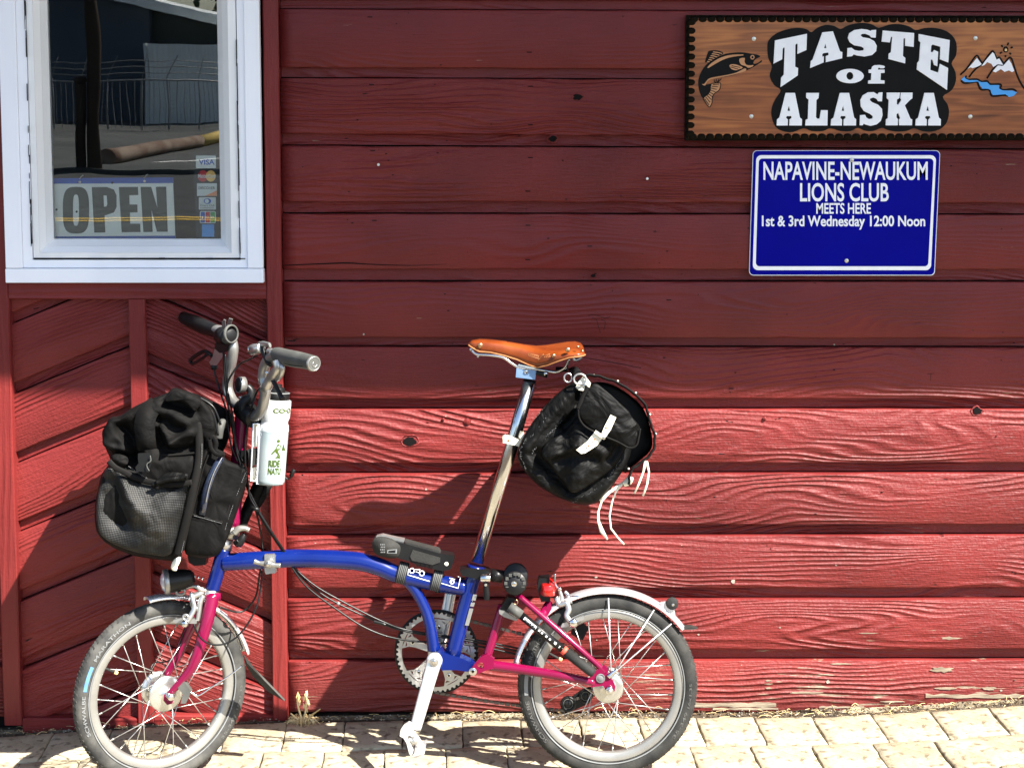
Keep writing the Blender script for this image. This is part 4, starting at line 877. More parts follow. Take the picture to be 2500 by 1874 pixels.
def tree(x, y, h, r, seed, label):
    t = thing('broadleaf_tree', label, 'tree', (x, y, 0)); rr = random.Random(seed)
    MB().tube([(x, y, 0), (x+.1, y, h*.4), (x, y, h*.7)], [.28, .2, .08], 10).build('trunk', MT['polewood'], t)
    mb = MB(); cl = [(Vector((rr.uniform(-r, r)*.7, rr.uniform(-r, r)*.7, h*.62+rr.uniform(-r, r)*.55)), rr.uniform(.3, .5)*r) for _ in range(16)]
    for i in range(2600):
        c, cr = rr.choice(cl); d = Vector((rr.gauss(0, 1), rr.gauss(0, 1), rr.gauss(0, 1))).normalized()*cr*rr.uniform(.6, 1.05); p = Vector((x, y, 0))+c+d
        a = Vector((rr.gauss(0, 1), rr.gauss(0, 1), rr.gauss(0, 1))).normalized()*.22; b_ = a.cross(Vector((rr.gauss(0, 1), rr.gauss(0, 1), rr.gauss(0, 1)))).normalized()*.16
        mb.v += [tuple(p-a), tuple(p+b_), tuple(p+a), tuple(p-b_)]; k = len(mb.v)-4; mb.f.append((k, k+1, k+2, k+3)); mb.sm.append(False)
    link('crown', mb.mesh(fix=False), MT['leaf'], t)
tree(b1.x+1.5, by-14, 9, 4.2, 1, 'dark leafy tree rising behind the warehouse roof on its left, mirrored in the pane')
tree(b2.x+2, by-13, 8.5, 4.5, 2, 'dark leafy tree behind the end of the warehouse roof, mirrored in the pane')

# ================================================================== THE BICYCLE
LV = Vector((0, LEAN, 1)).normalized()
rc = P('8', 978, 1001, 0)
root = thing('folding_bicycle', 'blue and raspberry folding bicycle with small wheels leaning on the red wall', 'bicycle', (rc.x-.5, YB, 0))
BX = Vector((1, 0, 0)); BY_ = NB.copy(); BZ = LV.copy()
def frameM(c, ang=0.0):
    X = BX*math.cos(ang)+BY_*math.sin(ang); Y = -BX*math.sin(ang)+BY_*math.cos(ang)
    M = Matrix((X, Y, BZ)).transposed().to_4x4(); M.translation = c; return M     # local Y points away from the camera
def ringtext(s, M, r, th0, th1, h, mat, parent, inward=False, w=.0178, name='tyre_print', bold=.01):
    """lettering bent round a wheel: angles in degrees, front of the letter's line from th0 to th1"""
    def fn(u, v):
        a = R(lerp(th0, th1, u)); rr = r+(h*v if not inward else -h*v)
        return M @ Vector((rr*math.cos(a), -w-(.0008), rr*math.sin(a)))
    return text_obj(s, fn, name, mat, parent, bold)
def wheel(M, name, hub_r, flange, hubw, label, phase=0.0, big=False, tm='tyre'):
    w = empty(name, root, label)
    mb = MB(); tread = []
    prof = [(.1755, -.010), (.181, -.0150), (.190, -.0178), (.199, -.0168), (.2045, -.0132), (.2085, -.0075), (.2100, 0), (.2085, .0075), (.2045, .0132), (.199, .0168), (.190, .0178), (.181, .0150), (.1755, .010)]
    mb.lathe(prof, M, 128); mb.build('tyre', MT[tm], w)
    # raised tread bars
    tb = MB(); n = 84
    for k in range(n):
        for sg in (-1, 1):
            a = 2*math.pi*(k+(.5 if sg > 0 else 0))/n; q = []
            for (da, r, y) in ((0, .2108, .0010), (.018, .2108, .0010), (.045, .2068, .0118), (.027, .2068, .0118)):
                q.append(M @ Vector((r*math.cos(a+da), sg*y, r*math.sin(a+da))))
            ctr = M @ Vector((.1990*math.cos(a), 0, .1990*math.sin(a)))
            tb.hexa([p_+(p_-ctr).normalized()*.0003 for p_ in q], (ctr-q[0]).normalized()*.0035)
    tb.build('tread_block', MT['tread'], w, kind='stuff')
    MB().lathe([(.1772, -.0162), (.1800, -.0169), (.1803, -.0164), (.1775, -.0157)], M, 96, closed=True).build('reflective_line', MT['refl'], w)
    MB().lathe([(.1762, -.0112), (.1740, -.0118), (.1600, -.0112), (.1560, -.0080), (.1545, 0), (.1560, .0080), (.1600, .0112), (.1740, .0118), (.1762, .0112), (.170, .006), (.170, -.006)], M, 112, closed=True).build('rim', MT['alu'], w)
    # hub with two spoke flanges
    hw = hubw
    MB().lathe([(.0001, -hw-.012), (.0045, -hw-.012), (.0048, -hw), (hub_r*.75, -hw+.0005), (flange-.003, -hw+.0015), (flange, -hw+.003), (flange, -hw+.0055), (flange-.004, -hw+.007), (hub_r, -hw+.010), (hub_r*(1.05 if not big else 1.0), 0), (hub_r, hw-.010), (flange-.004, hw-.007), (flange, hw-.0055), (flange, hw-.003), (flange-.003, hw-.0015), (hub_r*.75, hw-.0005), (.0048, hw), (.0045, hw+.012), (.0001, hw+.012)], M, 48).build('hub', MT['hub'], w)
    # 28 spokes, four kinds of seven sharing data
    mes = []
    for (side, dr) in ((-1, 1), (1, 1), (-1, -1), (1, -1)):
        a0 = R(dr*58); b = MB()
        h = Vector(((flange-.003)*math.cos(a0), side*(hw-.003), (flange-.003)*math.sin(a0))); r_ = Vector((.1565, side*.002, 0)); n1 = lerp(h, r_, .92)
        b.tube([h, r_], .00115, 6, sub=1); b.tube([n1, r_], .0021, 6, sub=1)
        me = b.mesh('spoke'); me.materials.append(MT['steel']); mes.append(me)
    for k in range(28):
        link('spoke', mes[k % 4], None, w, M @ Matrix.Rotation(-(2*math.pi*k/28+phase), 4, 'Y'))
    for sg in (-1, 1): cyl(M @ Vector((0, sg*(hw+.006), 0)), M @ Vector((0, sg*(hw+.020), 0)), .0078, 6, .12).build('axle_nut', MT['chrome'], w)
    # valve
    a = R(152); cyl(M @ Vector((.156*math.cos(a), 0, .156*math.sin(a))), M @ Vector((.128*math.cos(a), 0, .128*math.sin(a))), .003, 10).build('valve', MT['rubber'], w)
    cyl(M @ Vector((.129*math.cos(a), 0, .129*math.sin(a))), M @ Vector((.121*math.cos(a), 0, .121*math.sin(a))), .0042, 10).build('valve_cap', MT['paste'], w)
    return w
def tyre_mat(k_=1.0):
    m, nt, b = base('dusty_tyre_rubber', (.016, .016, .015), .78); L = nt.links.new; tc = N(nt, 'ShaderNodeTexCoord')
    n = N(nt, 'ShaderNodeTexNoise'); n.inputs['Scale'].default_value = 26; n.inputs['Detail'].default_value = 6; L(tc.outputs['Object'], n.inputs[0])
    r = ramp(nt, [(.3, (.010*k_, .010*k_, .0098*k_)), (.5, (.022*k_, .0217*k_, .020*k_)), (.72, (.040*k_, .039*k_, .035*k_))]); L(n.outputs[0], r.inputs[0]); L(r.outputs[0], b.inputs['Base Color'])
    n2 = N(nt, 'ShaderNodeTexNoise'); n2.inputs['Scale'].default_value = 300; L(tc.outputs['Object'], n2.inputs[0]); bp = N(nt, 'ShaderNodeBump'); bp.inputs['Strength'].default_value = .5; bp.inputs['Distance'].default_value = .001
    L(n2.outputs[0], bp.inputs['Height']); L(bp.outputs[0], b.inputs['Normal']); return m
MT['tyre'] = tyre_mat(); MT['tyre_pale'] = tyre_mat(1.9); MT['tread'] = mottled('dusty_tread', (.022, .0215, .020), (.050, .048, .043), .85, 30)
MT['hub'] = mottled('bright_hub_shell', (.38, .38, .36), (.50, .50, .48), .24, 14, metal=.85, rvar=.06)
MR = frameM(rc)
rw = wheel(MR, 'rear_wheel', .030, .036, .030, None, .07)
PHI = R(33)
fc = P('5', 757, 1052, 0)
MF = frameM(fc, PHI)
fw = wheel(MF, 'front_wheel', .030, .041, .030, None, .2, True, 'tyre_pale')
ringtext('SCHWALBE', MR, .1875, 222, 190, .0085, MT['tyretext'], rw); ringtext('MARATHON', MR, .1875, 168, 140, .0085, MT['tyretext'], rw)
ringtext('35-349', MR, .1960, -38, -18, .0070, MT['tyretext'], rw, True); ringtext('16x1.35', MR, .1960, -15, 2, .0060, MT['tyretext'], rw, True)
ringtext('SCHWALBE', MF, .1875, 202, 174, .0085, MT['refl'], fw); ringtext('MARATHON', MF, .1875, 150, 116, .0085, MT['refl'], fw)
ringtext('35-349', MF, .1960, -42, -24, .0070, MT['tyretext'], fw, True); ringtext('16x1.35', MF, .1960, -20, -3, .0060, MT['tyretext'], fw, True)
for (M, w_, a0, a1) in ((MF, fw, 171, 154), (MR, rw, 186, 171)):
    mb = MB(); nn = 12; v = []
    for i in range(nn+1):
        a = R(lerp(a0, a1, i/nn))
        for r_ in (.1868, .1955): v.append(M @ Vector((r_*math.cos(a), -.0186, r_*math.sin(a))))
    mb.add(v, [(2*i, 2*i+2, 2*i+3, 2*i+1) for i in range(nn)], True); link('tyre_label', mb.mesh(fix=False), MT['bluelabel'] if w_ is fw else MT['refl'], w_)

# ---- main frame
mf = empty('main_frame', root, 'deep blue frame tubes with a hinge and chainring end')
def T(zn, pts, r, name, mat, parent, n=16, sub=8, caps=True, o=0.0, **k):
    return MB().tube([P(zn, p[0], p[1], p[2] if len(p) > 2 else o) for p in pts], r, n, sub=sub, caps=caps).build(name, MT[mat], parent, **k)
T('A', [(482, 1214), (530, 1211), (578, 1208), (625, 1205.5), (680, 1206), (730, 1208), (781, 1213), (820, 1224), (858, 1239), (922, 1254), (1005, 1269)], [.0200, .0205, .0210, .0212, .0215, .0215, .0215, .021, .0205, .020, .019], 'main_tube', 'blue', mf, 28)
T('A', [(484, 1184), (472, 1228), (458, 1274)], [.0172, .0168, .0165], 'head_tube', 'blue', mf, 28, 6)
T('9', [(1335, 785), (1245, 1100), (1170, 1398)], .0182, 'seat_tube', 'blue', mf, 28, 3)
T('9', [(862, 868), (915, 930), (965, 1015), (1005, 1110), (1030, 1220), (1048, 1345)], [.014, .0132, .0128, .0128, .0135, .015], 'lower_strut', 'blue', mf, 22, 8)
plate('9', [(1060, 1372), (1090, 1330), (1120, 1365), (1240, 1400), (1335, 1446), (1295, 1492), (1200, 1478), (1100, 1480)], .020, .040).build('pivot_bridge', MT['blue'], mf)
cyl(P('9', 1052, 1425, .034), P('9', 1052, 1425, -.034), .0205, 28, .08).build('bottom_bracket_shell', MT['blue'], mf)
T('9', [(1338, 775), (1330, 805)], .0205, 'seat_tube_collar', 'blue', mf, 24, 1)
# transfers on the tube
def TL(pts, th, o, mat='white_ink', name='frame_transfer'):
    return MB().tube([P('9', x, y, o) for x, y in pts], th, 6, sub=1).build(name, MT[mat], mf)
TL([(870, 836), (1020, 880)], .0010, .0205); TL([(1098, 893), (1212, 926), (1228, 852), (1210, 848)], .0010, .0203); TL([(870, 836), (880, 798)], .0010, .0205)
for (x, y) in ((900, 808), (967, 826)): MB().tube([P('9', x+16*math.cos(a), y+16*math.sin(a), .0212) for a in [i*math.pi/6 for i in range(12)]], .0011, 6, closed=True, sub=1).build('frame_transfer', MT['white_ink'], mf)
TL([(915, 800), (955, 800), (950, 822), (925, 815)], .0010, .0212)
MB().tube([P('9', 1170+13*math.cos(a), 884+13*math.sin(a), .0202) for a in [i*math.pi/6 for i in range(12)]], .0011, 6, closed=True, sub=1).build('frame_transfer', MT['white_ink'], mf)
TL([(1152, 858), (1175, 864), (1190, 868)], .0010, .0202); TL([(1170, 864), (1164, 895)], .0010, .0202)
for (y0, y1) in ((968, 1010), (1022, 1050), (1062, 1178)):
    plate('9', [(1326-(y0-968)*.27-12, y0), (1326-(y0-968)*.27+14, y0+2), (1326-(y1-968)*.27+14, y1), (1326-(y1-968)*.27-12, y1-2)], .0192, .001).build('frame_transfer', MT['silver'], mf)
# hinge on the main tube
hg = plate('4', [(1368, 1392), (1440, 1388), (1448, 1400), (1452, 1530), (1378, 1538), (1370, 1520)], .0255, .045).build('frame_hinge', MT['silver'], mf)
mb = MB().tube([P('4', x, y, .036) for x, y in ((1290, 1442), (1330, 1455), (1390, 1462), (1440, 1470), (1488, 1474))], [.0062, .0048, .0080, .0050, .0060], 10, sub=5, flat=.7); mb.ball(P('4', 1396, 1462, .037), .0105, 14)
link('clamp_lever', mb.mesh(), MT['barsilver'], hg); disc(P('4', 1396, 1462, .0465), .006, .004, 6, (0, -1, 0)).build('clamp_bolt', MT['chrome'], hg)
# carrier block behind the head tube
plate('5', [(960, -8), (1110, -12), (1100, 60), (1010, 66), (970, 40)], .018, .036).build('carrier_block', MT['black'], mf)
# headset
T('A', [(456, 1272), (454, 1287)], .0185, 'headset_race', 'silver', mf, 24, 1); T('A', [(490, 1163), (485, 1186)], .0165, 'headset_top', 'silver', mf, 24, 1)

# ---- steering: stem, fork, handlebar
st_ = empty('steering', root, 'raspberry stem and fork carrying a grey handlebar')
T('S', [(594, 990), (588, 1060), (577, 1175), (568, 1290)], [.0175, .0170, .0168, .0168], 'stem', 'pink', st_, 24, 4)
MB().ball(P('S', 594, 986), (.0185, .0185, .012), 16).build('stem_cap', MT['pink'], st_)
for (x, y) in ((622, 772), (658, 776)): disc(P('3', x, y, .006), .004, .006, 8, (0, 0, 1)).build('stem_bolt', MT['chrome'], st_)
T('S', [(568, 1285), (563, 1312)], .019, 'stem_hinge', 'silver', st_, 20, 1)
MB().tube([P('4', x, y, .026) for x, y in ((1140, 1230), (1175, 1200), (1220, 1195), (1255, 1210))], [.009, .008, .0065, .006], 10, sub=5).build('hinge_clamp', MT['barsilver'], st_)
MB().tube([P('4', x, y, .020) for x, y in ((1140, 1290), (1175, 1300), (1205, 1265), (1220, 1230))], [.005, .012, .0095, .004], 10, sub=5).build('hinge_lever', MT['black'], st_)
nv = MF.to_3x3() @ Vector((0, -1, 0))
# fork crown and blades (near blade leaves the crown towards the camera side as it is steered)
MB().tube([P('5', 1158, 282), P('5', 1158, 345, .004)], .0192, 24, sub=1).build('fork_crown', MT['pink'], st_)
MB().tube([P('5', 1155, 300, .010), P('5', 1120, 480, .022), P('5', 1075, 640, .028), P('5', 1040, 755, .032), P('5', 985, 880, .034), P('5', 900, 985, .036), P('5', 840, 1050, .036), P('5', 792, 1112, .036)], [.0165, .0150, .0138, .0128, .0112, .0092, .0080, .0060], 20, sub=6).build('fork_blade', MT['pink'], st_)
MB().tube([P('5', 1090, 330, -.012), P('5', 1010, 500, -.020), P('5', 950, 620, -.026), P('5', 890, 760, -.028), P('5', 830, 860, -.030), P('5', 790, 930, -.030), P('5', 750, 1000, -.030)], [.015, .0138, .0125, .0118, .0105, .0085, .0065], 20, sub=6).build('fork_blade', MT['pink'], st_)
plate('5', [(775, 1080), (815, 1075), (850, 1100), (840, 1150), (800, 1160), (770, 1125)], .040, .006).build('fork_dropout', MT['pink'], st_)
hubn = MF @ Vector((0, -.052, 0)); cyl(hubn, hubn+nv*.012, .0085, 8, .2).build('wheel_nut', MT['chrome'], st_)
# dynamo connector
plate('5', [(905, 985), (930, 968), (990, 1055), (945, 1150), (905, 1150), (925, 1075), (880, 1020)], .044, .016).build('dynamo_plug', MT['greyrub'], st_)
T('5', [(970, 1045, .040), (1010, 1075, .040), (1050, 1085, .038), (1150, 1020, .03), (1290, 930, .02), (1390, 850, .01)], .0018, 'mudguard_stay', 'chrome', st_, 8, 5)
# handlebar plane
PH = R(37); SP = P('S', 592, 985); HN = Vector((math.cos(PH), math.sin(PH), 0))      # square to the bar's plane
def H(x, y, f=0.0, zn='3'): return PL(zn, x, y, SP-HN*f*-1, HN)
MB().tube([H(700, 910), H(748, 912), H(788, 868), (H(812, 790)), H(822, 690), H(806, 600), H(815, 520), H(848, 455), H(915, 412)], .0127, 18, sub=7).build('handlebar', MT['barsilver'], st_)
MB().tube([H(640, 850), H(585, 815), H(545, 770), H(515, 680), H(528, 560), H(552, 450), H(560, 350), H(530, 270), H(470, 228), H(420, 215)], .0127, 18, sub=7).build('handlebar', MT['barsilver'], st_)
cyl(H(632, 800)+Vector((0, 0, -.012)), H(735, 935), .0245, 24, .15).build('bar_clamp', MT['black'], st_)
MB().tube([P('3', x, y, .03) for x, y in ((650, 890), (635, 840), (660, 790), (700, 760), (705, 710), (672, 672))], [.012, .013, .013, .012, .010, .009], 12, sub=5).build('clamp_arm', MT['black'], st_)
c = P('3', 618, 660, .03); qd = Vector((-.80, -.55, .10)).normalized(); cyl(c, c+qd*.006, .0178, 24, .1).build('quick_release_cap', MT['black'], st_)
MB().lathe([(.0165, -.010), (.0188, -.010), (.0188, .004), (.0176, .006), (.0170, .002)], axisM(c, qd), 28, closed=True).build('cap_rim', MT['barsilver'], st_)
# grips: palm shaped, flattened towards the outside
def grip(pts, rad, name, end=True, mat='greyrub'):
    g = MB().tube(pts, rad, 18, sub=5, flat=.82).build(name, MT[mat], st_); return g
g0 = H(905, 405); g1 = H(1245, 500)
gn = grip([H(898, 410), H(930, 420), H(1000, 440), H(1080, 455), H(1160, 472), H(1218, 488)], [.0145, .0178, .0188, .0184, .0174, .0172], 'grip')
gd = (g1-g0).normalized(); e0 = H(1205, 487)
link('grip_end_ring', MB().lathe([(.0165, 0), (.0180, .003), (.0160, .007), (.0142, .0078), (.0135, .004)], axisM(e0, gd), 24, closed=True).mesh(), MT['barsilver'], gn)
link('grip_end_plug', cyl(e0, e0+gd*.0065, .0130, 18).mesh(), MT['black'], gn)
sw = MB().tube([e0+gd*.0072+axisM((0, 0, 0), gd).to_3x3() @ Vector((.0075*math.cos(a), 0, .0075*math.sin(a)))*(1-.1*i) for i, a in enumerate([R(20+45*q) for q in range(6)])], .0012, 6, sub=3); link('grip_end_mark', sw.mesh(), MT['silver'], gn)
rb = MB()
for i in range(6): rb.tube([H(985+i*22, 428+i*4), H(995+i*22, 470+i*4)], .0011, 5, sub=1)
rbm = MB().tube([H(985, 428), H(1110, 440), H(1140, 470), H(1120, 498), H(1000, 480), H(970, 450)], .0016, 6, sub=3, closed=True)
for v_ in (rbm,): link('grip_groove', v_.mesh(), MT['black'], gn, Matrix.Translation((0, -.0185, 0)))
gf = grip([H(450, 235), H(400, 215), H(330, 190), H(260, 160), H(200, 135), H(152, 115)], [.0145, .0170, .0188, .0186, .0172, .0148], 'grip', mat='black')
# near brake lever, bell and shifter
ms = lambda pts, r, name, mat, par=st_, sub=5, n=12, f=0.0, **k: MB().tube([H(x, y, 0)-Vector((0, f, 0)) for x, y in pts], r, n, sub=sub, **k).build(name, MT[mat], par)
bl = ms([(925, 455), (935, 510), (905, 560), (875, 600), (845, 660), (815, 668)], [.012, .011, .0125, .0115, .013, .009], 'brake_lever_body', 'silver', f=.018)
ms([(935, 480), (965, 505), (960, 560), (935, 600), (905, 620)], [.006, .007, .006, .005, .004], 'brake_blade', 'silver', f=.012)
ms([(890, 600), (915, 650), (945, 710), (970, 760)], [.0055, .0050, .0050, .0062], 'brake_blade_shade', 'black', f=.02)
disc(H(848, 548)-Vector((0, .024, 0)), .0045, .003).build('lever_pivot', MT['chrome'], st_)
c = H(765, 365)-Vector((0, .02, 0)); MB().ball(H(728, 365)-Vector((0, .02, 0)), .0125, 18).build('bell_dome', MT['chrome'], st_)
cyl(H(740, 365)-Vector((0, .02, 0)), H(800, 350)-Vector((0, .018, 0)), .0140, 20, .1, .011).build('shifter_body', MT['silver'], st_)
MB().tube([H(x, y)-Vector((0, .018, 0)) for x, y in ((780, 322), (820, 318), (870, 328))], [.0060, .0068, .0060], 10, sub=4, flat=.5).build('shift_paddle', MT['barsilver'], st_)
ms([(800, 350), (820, 400), (850, 470), (875, 490)], [.0065, .006, .0055, .005], 'shifter_bracket', 'black', f=.014)
ms([(850, 385), (885, 395), (880, 430), (860, 470)], [.007, .0085, .008, .006], 'shifter_clamp', 'silver', f=.004)
# far brake lever and gear shifter
cyl(H(478, 255)-Vector((0, .012, 0)), H(540, 248)-Vector((0, .028, 0)), .0215, 24, .12).build('gear_shifter', MT['black'], st_)
MB().lathe([(.0190, 0), (.0225, .002), (.0225, .008), (.0190, .010)], axisM(H(545, 235)-Vector((0, .024, 0)), Vector((.8, -.6, .1))), 24, closed=True).build('shifter_ring', MT['greyrub'], st_)
plateH = lambda pts, f, th: MB().prism([[H(x, y)-Vector((0, f, 0)) for x, y in pts]], (0, th, 0))
plateH([(438, 285), (490, 275), (545, 320), (520, 380), (470, 385), (430, 350)], .030, .022).build('shifter_housing', MT['black'], st_)
for pts in ([(485, 185), (482, 135), (495, 122), (512, 128), (508, 180)], [(528, 185), (520, 165), (538, 112), (568, 120), (558, 150), (545, 182)]): plateH(pts, .022, .010).build('shift_button', MT['barsilver'], st_)
plateH([(425, 355), (480, 385), (500, 400), (480, 430), (440, 490), (395, 490), (382, 465), (410, 415)], .022, .016).build('brake_lever_body', MT['silver'], st_)
cyl(H(415, 490)-Vector((0, .014, 0)), H(418, 528)-Vector((0, .014, 0)), .0085, 12).build('lever_adjuster', MT['black'], st_)
ms([(395, 420), (345, 385), (300, 398), (230, 445), (225, 470), (250, 482), (320, 440), (350, 415)], [.0045, .0050, .0050, .0050, .0045, .0040, .0040, .0035], 'brake_blade', 'black', f=.01)

# ---- seat post, saddle
sp = empty('seat_pillar', root)
T('7', [(512, 395), (420, 720), (130, 1690)], .0160, 'seat_post', 'chrome', sp, 32, 1)
T('7', [(515, 372), (500, 430)], .0150, 'post_cap', 'black', sp, 24, 1)
plate('7', [(436, 262), (556, 288), (560, 320), (552, 375), (412, 358), (418, 290)], .026, .052).build('saddle_clamp', MT['lightblue'], sp)
disc(P('7', 487, 317, .027), .0055, .003, 6).build('clamp_bolt', MT['chrome'], sp)
plate('7', [(430, 264), (556, 290), (556, 298), (428, 272)], .029, .058).build('clamp_rim', MT['chrome'], sp)
MB().tube([P('7', x, y, .024) for x, y in ((560, 320), (600, 330), (640, 335))], [.006, .007, .009], 10, sub=3).build('post_bracket', MT['black'], sp)
disc(P('7', 628, 332, .033), .005, .004, 8).build('bracket_bolt', MT['chrome'], sp)
sd = empty('saddle', root, 'honey brown leather saddle with copper rivets')
def saddle():
    X = [70, 95, 150, 230, 330, 420, 500, 560, 640, 720, 790, 850, 890, 906]
    top = [112, 92, 84, 88, 100, 116, 130, 138, 140, 136, 130, 130, 142, 158]
    bot = [122, 142, 172, 178, 202, 230, 268, 290, 272, 240, 216, 208, 200, 192]
    wd = [.006, .014, .021, .024, .025, .028, .034, .042, .056, .070, .078, .080, .074, .056]
    mb = MB(); K = 9; rows = []
    XX = []; 
    for i in range(len(X)-1):
        for j in range(3): XX.append(lerp(X[i], X[i+1], j/3))
    XX.append(X[-1])
    prof = [(1.0, 1.0), (1.01, .72), (1.0, .42), (.93, .20), (.78, .07), (.50, .015), (.25, 0), (0, 0)]
    prof = prof+[(-a, b) for a, b in prof[-2::-1]]
    for x in XX:
        t = interp(X, top, x); b_ = interp(X, bot, x); w_ = interp(X, wd, x)
        tp = P('7', x, t, 0); bp_ = P('7', x, b_, w_)
        h = (tp.z-bp_.z)
        rows.append([Vector((tp.x, tp.y-u*w_*1.0, tp.z-h*v)) for u, v in prof])
    k = len(prof)
    vs = [p for r_ in rows for p in r_]
    fs = [(i*k+j, i*k+j+1, (i+1)*k+j+1, (i+1)*k+j) for i in range(len(rows)-1) for j in range(k-1)]
    n0 = len(rows); mb.add(vs, fs, True)
    # closing the cantle and the nose
    mb.f.append(tuple(range(k))); mb.sm.append(True); mb.f.append(tuple((n0-1)*k+j for j in range(k))); mb.sm.append(True)
    me = mb.mesh('saddle_leather'); bm = bmesh.new(); bm.from_mesh(me)
    bm.normal_update(); bmesh.ops.solidify(bm, geom=bm.faces[:], thickness=.0035); bm.to_mesh(me); bm.free()
    for p in me.polygons: p.use_smooth = True
    link('leather_top', me, MT['leather'], sd)
    ed = MB(); ed.tube([rows[i][0]+Vector((0, -.0006, -.0006)) for i in range(len(rows))], .0019, 8, sub=1); link('cut_edge', ed.mesh(), MT['edge'], sd)
    return rows
rows = saddle()
for (x, y, o, r_) in ((155, 128, .0215, .0062), (788, 160, .0790, .0058), (686, 203, .0645, .0048), (862, 138, .074, .0036), (893, 170, .062, .0036), (838, 203, .0765, .0030)):
    c = P('7', x, y, o); MB().ball(c, (r_, .0028, r_), 14).build('rivet', MT['rivet'], sd)
# embossed winged script on the skirt
for (xa, ya, xb, yb, oa, ob) in ((502, 184, 580, 204, .0450, .0525), (506, 202, 582, 224, .0450, .0525), (600, 206, 660, 190, .0550, .0625), (604, 222, 664, 206, .0550, .0625), (502, 184, 506, 202, .0448, .0448)):
    MB().tube([P('7', xa, ya, oa), P('7', xb, yb, ob)], .0008, 6, sub=1).build('embossing', MT['edge'], sd)
for i_ in range(9):
    t_ = i_/8; x_, y_, o_ = (lerp(514, 572, t_*2), lerp(190, 208, t_*2), lerp(.0462, .0518, t_*2)) if i_ < 5 else (lerp(608, 654, (t_-.5)*2), lerp(212, 199, (t_-.5)*2), lerp(.0560, .0618, (t_-.5)*2))
    MB().tube([P('7', x_, y_, o_), P('7', x_+3, y_+8, o_)], .0008, 6, sub=1).build('embossing', MT['edge'], sd)
MB().tube([P('7', x, y, .0535+(x-590)*.0002) for x, y in ((570, 240), (590, 215), (612, 192))], .0010, 6, sub=3).build('embossing', MT['edge'], sd)
for o in (.020, -.020):
    MB().tube([P('7', x, y, o*k_) for x, y, k_ in ((95, 165, .6), (130, 190, .8), (230, 198, 1), (320, 215, 1), (380, 255, 1.1), (440, 285, 1.2), (560, 298, 1.3), (680, 318, 1.6), (730, 312, 2.2), (775, 280, 3), (798, 225, 3.3))], .0035, 10, sub=6).build('saddle_rail', MT['chrome'], sd)
for (x, y) in ((88, 152), (102, 158), (140, 200)): cyl(P('7', x, y-6, .008), P('7', x, y+14, .008), .0045, 10).build('nose_fitting', MT['chrome'], sd)
MB().tube([P('7', x, y, .06) for x, y in ((825, 208), (840, 232), (868, 226), (885, 208))], .0038, 8, sub=4).build('bag_loop', MT['silver'], sd)
T('7', [(700, 300, 0), (790, 300, 0)], .006, 'cantle_stay', 'black', sd, 10, 1)

# ---- rear triangle
rt = empty('rear_triangle', root, 'raspberry rear fork tubes with a pivot plate')
for o, nm in ((.034, 0), (-.050, 1)):
    oo = lambda a, b: lerp(a, b, 1) if nm == 0 else -b
    T('8', [(60, 848, (.024 if not nm else -.024)), (300, 880, (.036 if not nm else -.038)), (600, 930, (.050 if not nm else -.052)), (880, 985, (.056 if not nm else -.058))], [.0112, .0112, .0105, .0085], 'chainstay', 'pink', rt, 20, 6)
    T('8', [(275, 300, (.016 if not nm else -.016)), (520, 512, (.040 if not nm else -.036)), (750, 712, (.054 if not nm else -.05)), (965, 905, (.056 if not nm else -.056))], [.0072, .0072, .0070, .0065], 'seatstay', 'pink', rt, 16, 5)
T('9', [(1512, 1040, .008), (1455, 1230, .010), (1402, 1400, .014)], [.0102, .0105, .0110], 'upright_tube', 'pink', rt, 20, 3)
plate('9', [(1365, 1388), (1410, 1368), (1458, 1402), (1452, 1468), (1400, 1480), (1350, 1502), (1292, 1516), (1283, 1490), (1320, 1440)], .036, .012, holes=[[(1364+22*math.cos(a), 1448+22*math.sin(a)) for a in [i*math.pi/8 for i in range(16)]]]).build('pivot_plate', MT['pink'], rt)
plate('9', [(1365, 1388), (1410, 1368), (1458, 1402), (1452, 1468), (1400, 1480), (1350, 1502), (1292, 1516), (1283, 1490), (1320, 1440)], -.024, .012, holes=[[(1364+24*math.cos(a), 1448+24*math.sin(a)) for a in [i*math.pi/8 for i in range(16)]]]).build('pivot_plate', MT['pink'], rt)
disc(P('9', 1311, 1487, .0362), .0095, .003, 20).build('pivot_bolt', MT['chrome'], rt); disc(P('9', 1311, 1487, .0392), .0035, .001, 8).build('bolt_socket', MT['dark'], rt)
dp = [(850, 915), (890, 890), (955, 850), (985, 870), (980, 930), (1020, 965), (1040, 1015), (1035, 1052), (975, 1070), (945, 1010), (900, 1015), (850, 1022), (838, 975)]
plate('8', dp, .062, .008).build('dropout', MT['pink'], rt); plate('8', dp, -.054, .008).build('dropout', MT['pink'], rt)
c = P('8', 922, 950, .0625); disc(c, .0105, .0015, 20).build('dropout_disc', MT['refl'], rt)
c = P('8', 992, 1038, .062); cyl(c, c-NB*.012, .0098, 6, .15).build('axle_nut', MT['chrome'], rt); cyl(c, c-NB*.020, .0050, 12, .2).build('axle_end', MT['steel'], rt)
MB().tube([P('8', x, y, .062) for x, y in ((985, 940), (1020, 905), (1060, 880))], [.007, .0055, .003], 8, sub=3).build('stay_eyelet', MT['chrome'], rt)
# bridge that holds the brake and lamp
T('8', [(455, 470, .03), (500, 390, .0), (520, 350, -.01)], [.009, .010, .008], 'bridge_tube', 'pink', rt, 14, 4)
plate('8', [(455, 440), (490, 395), (530, 345), (540, 400), (510, 455), (480, 470)], .022, .006).build('bridge_gusset', MT['pink'], rt)
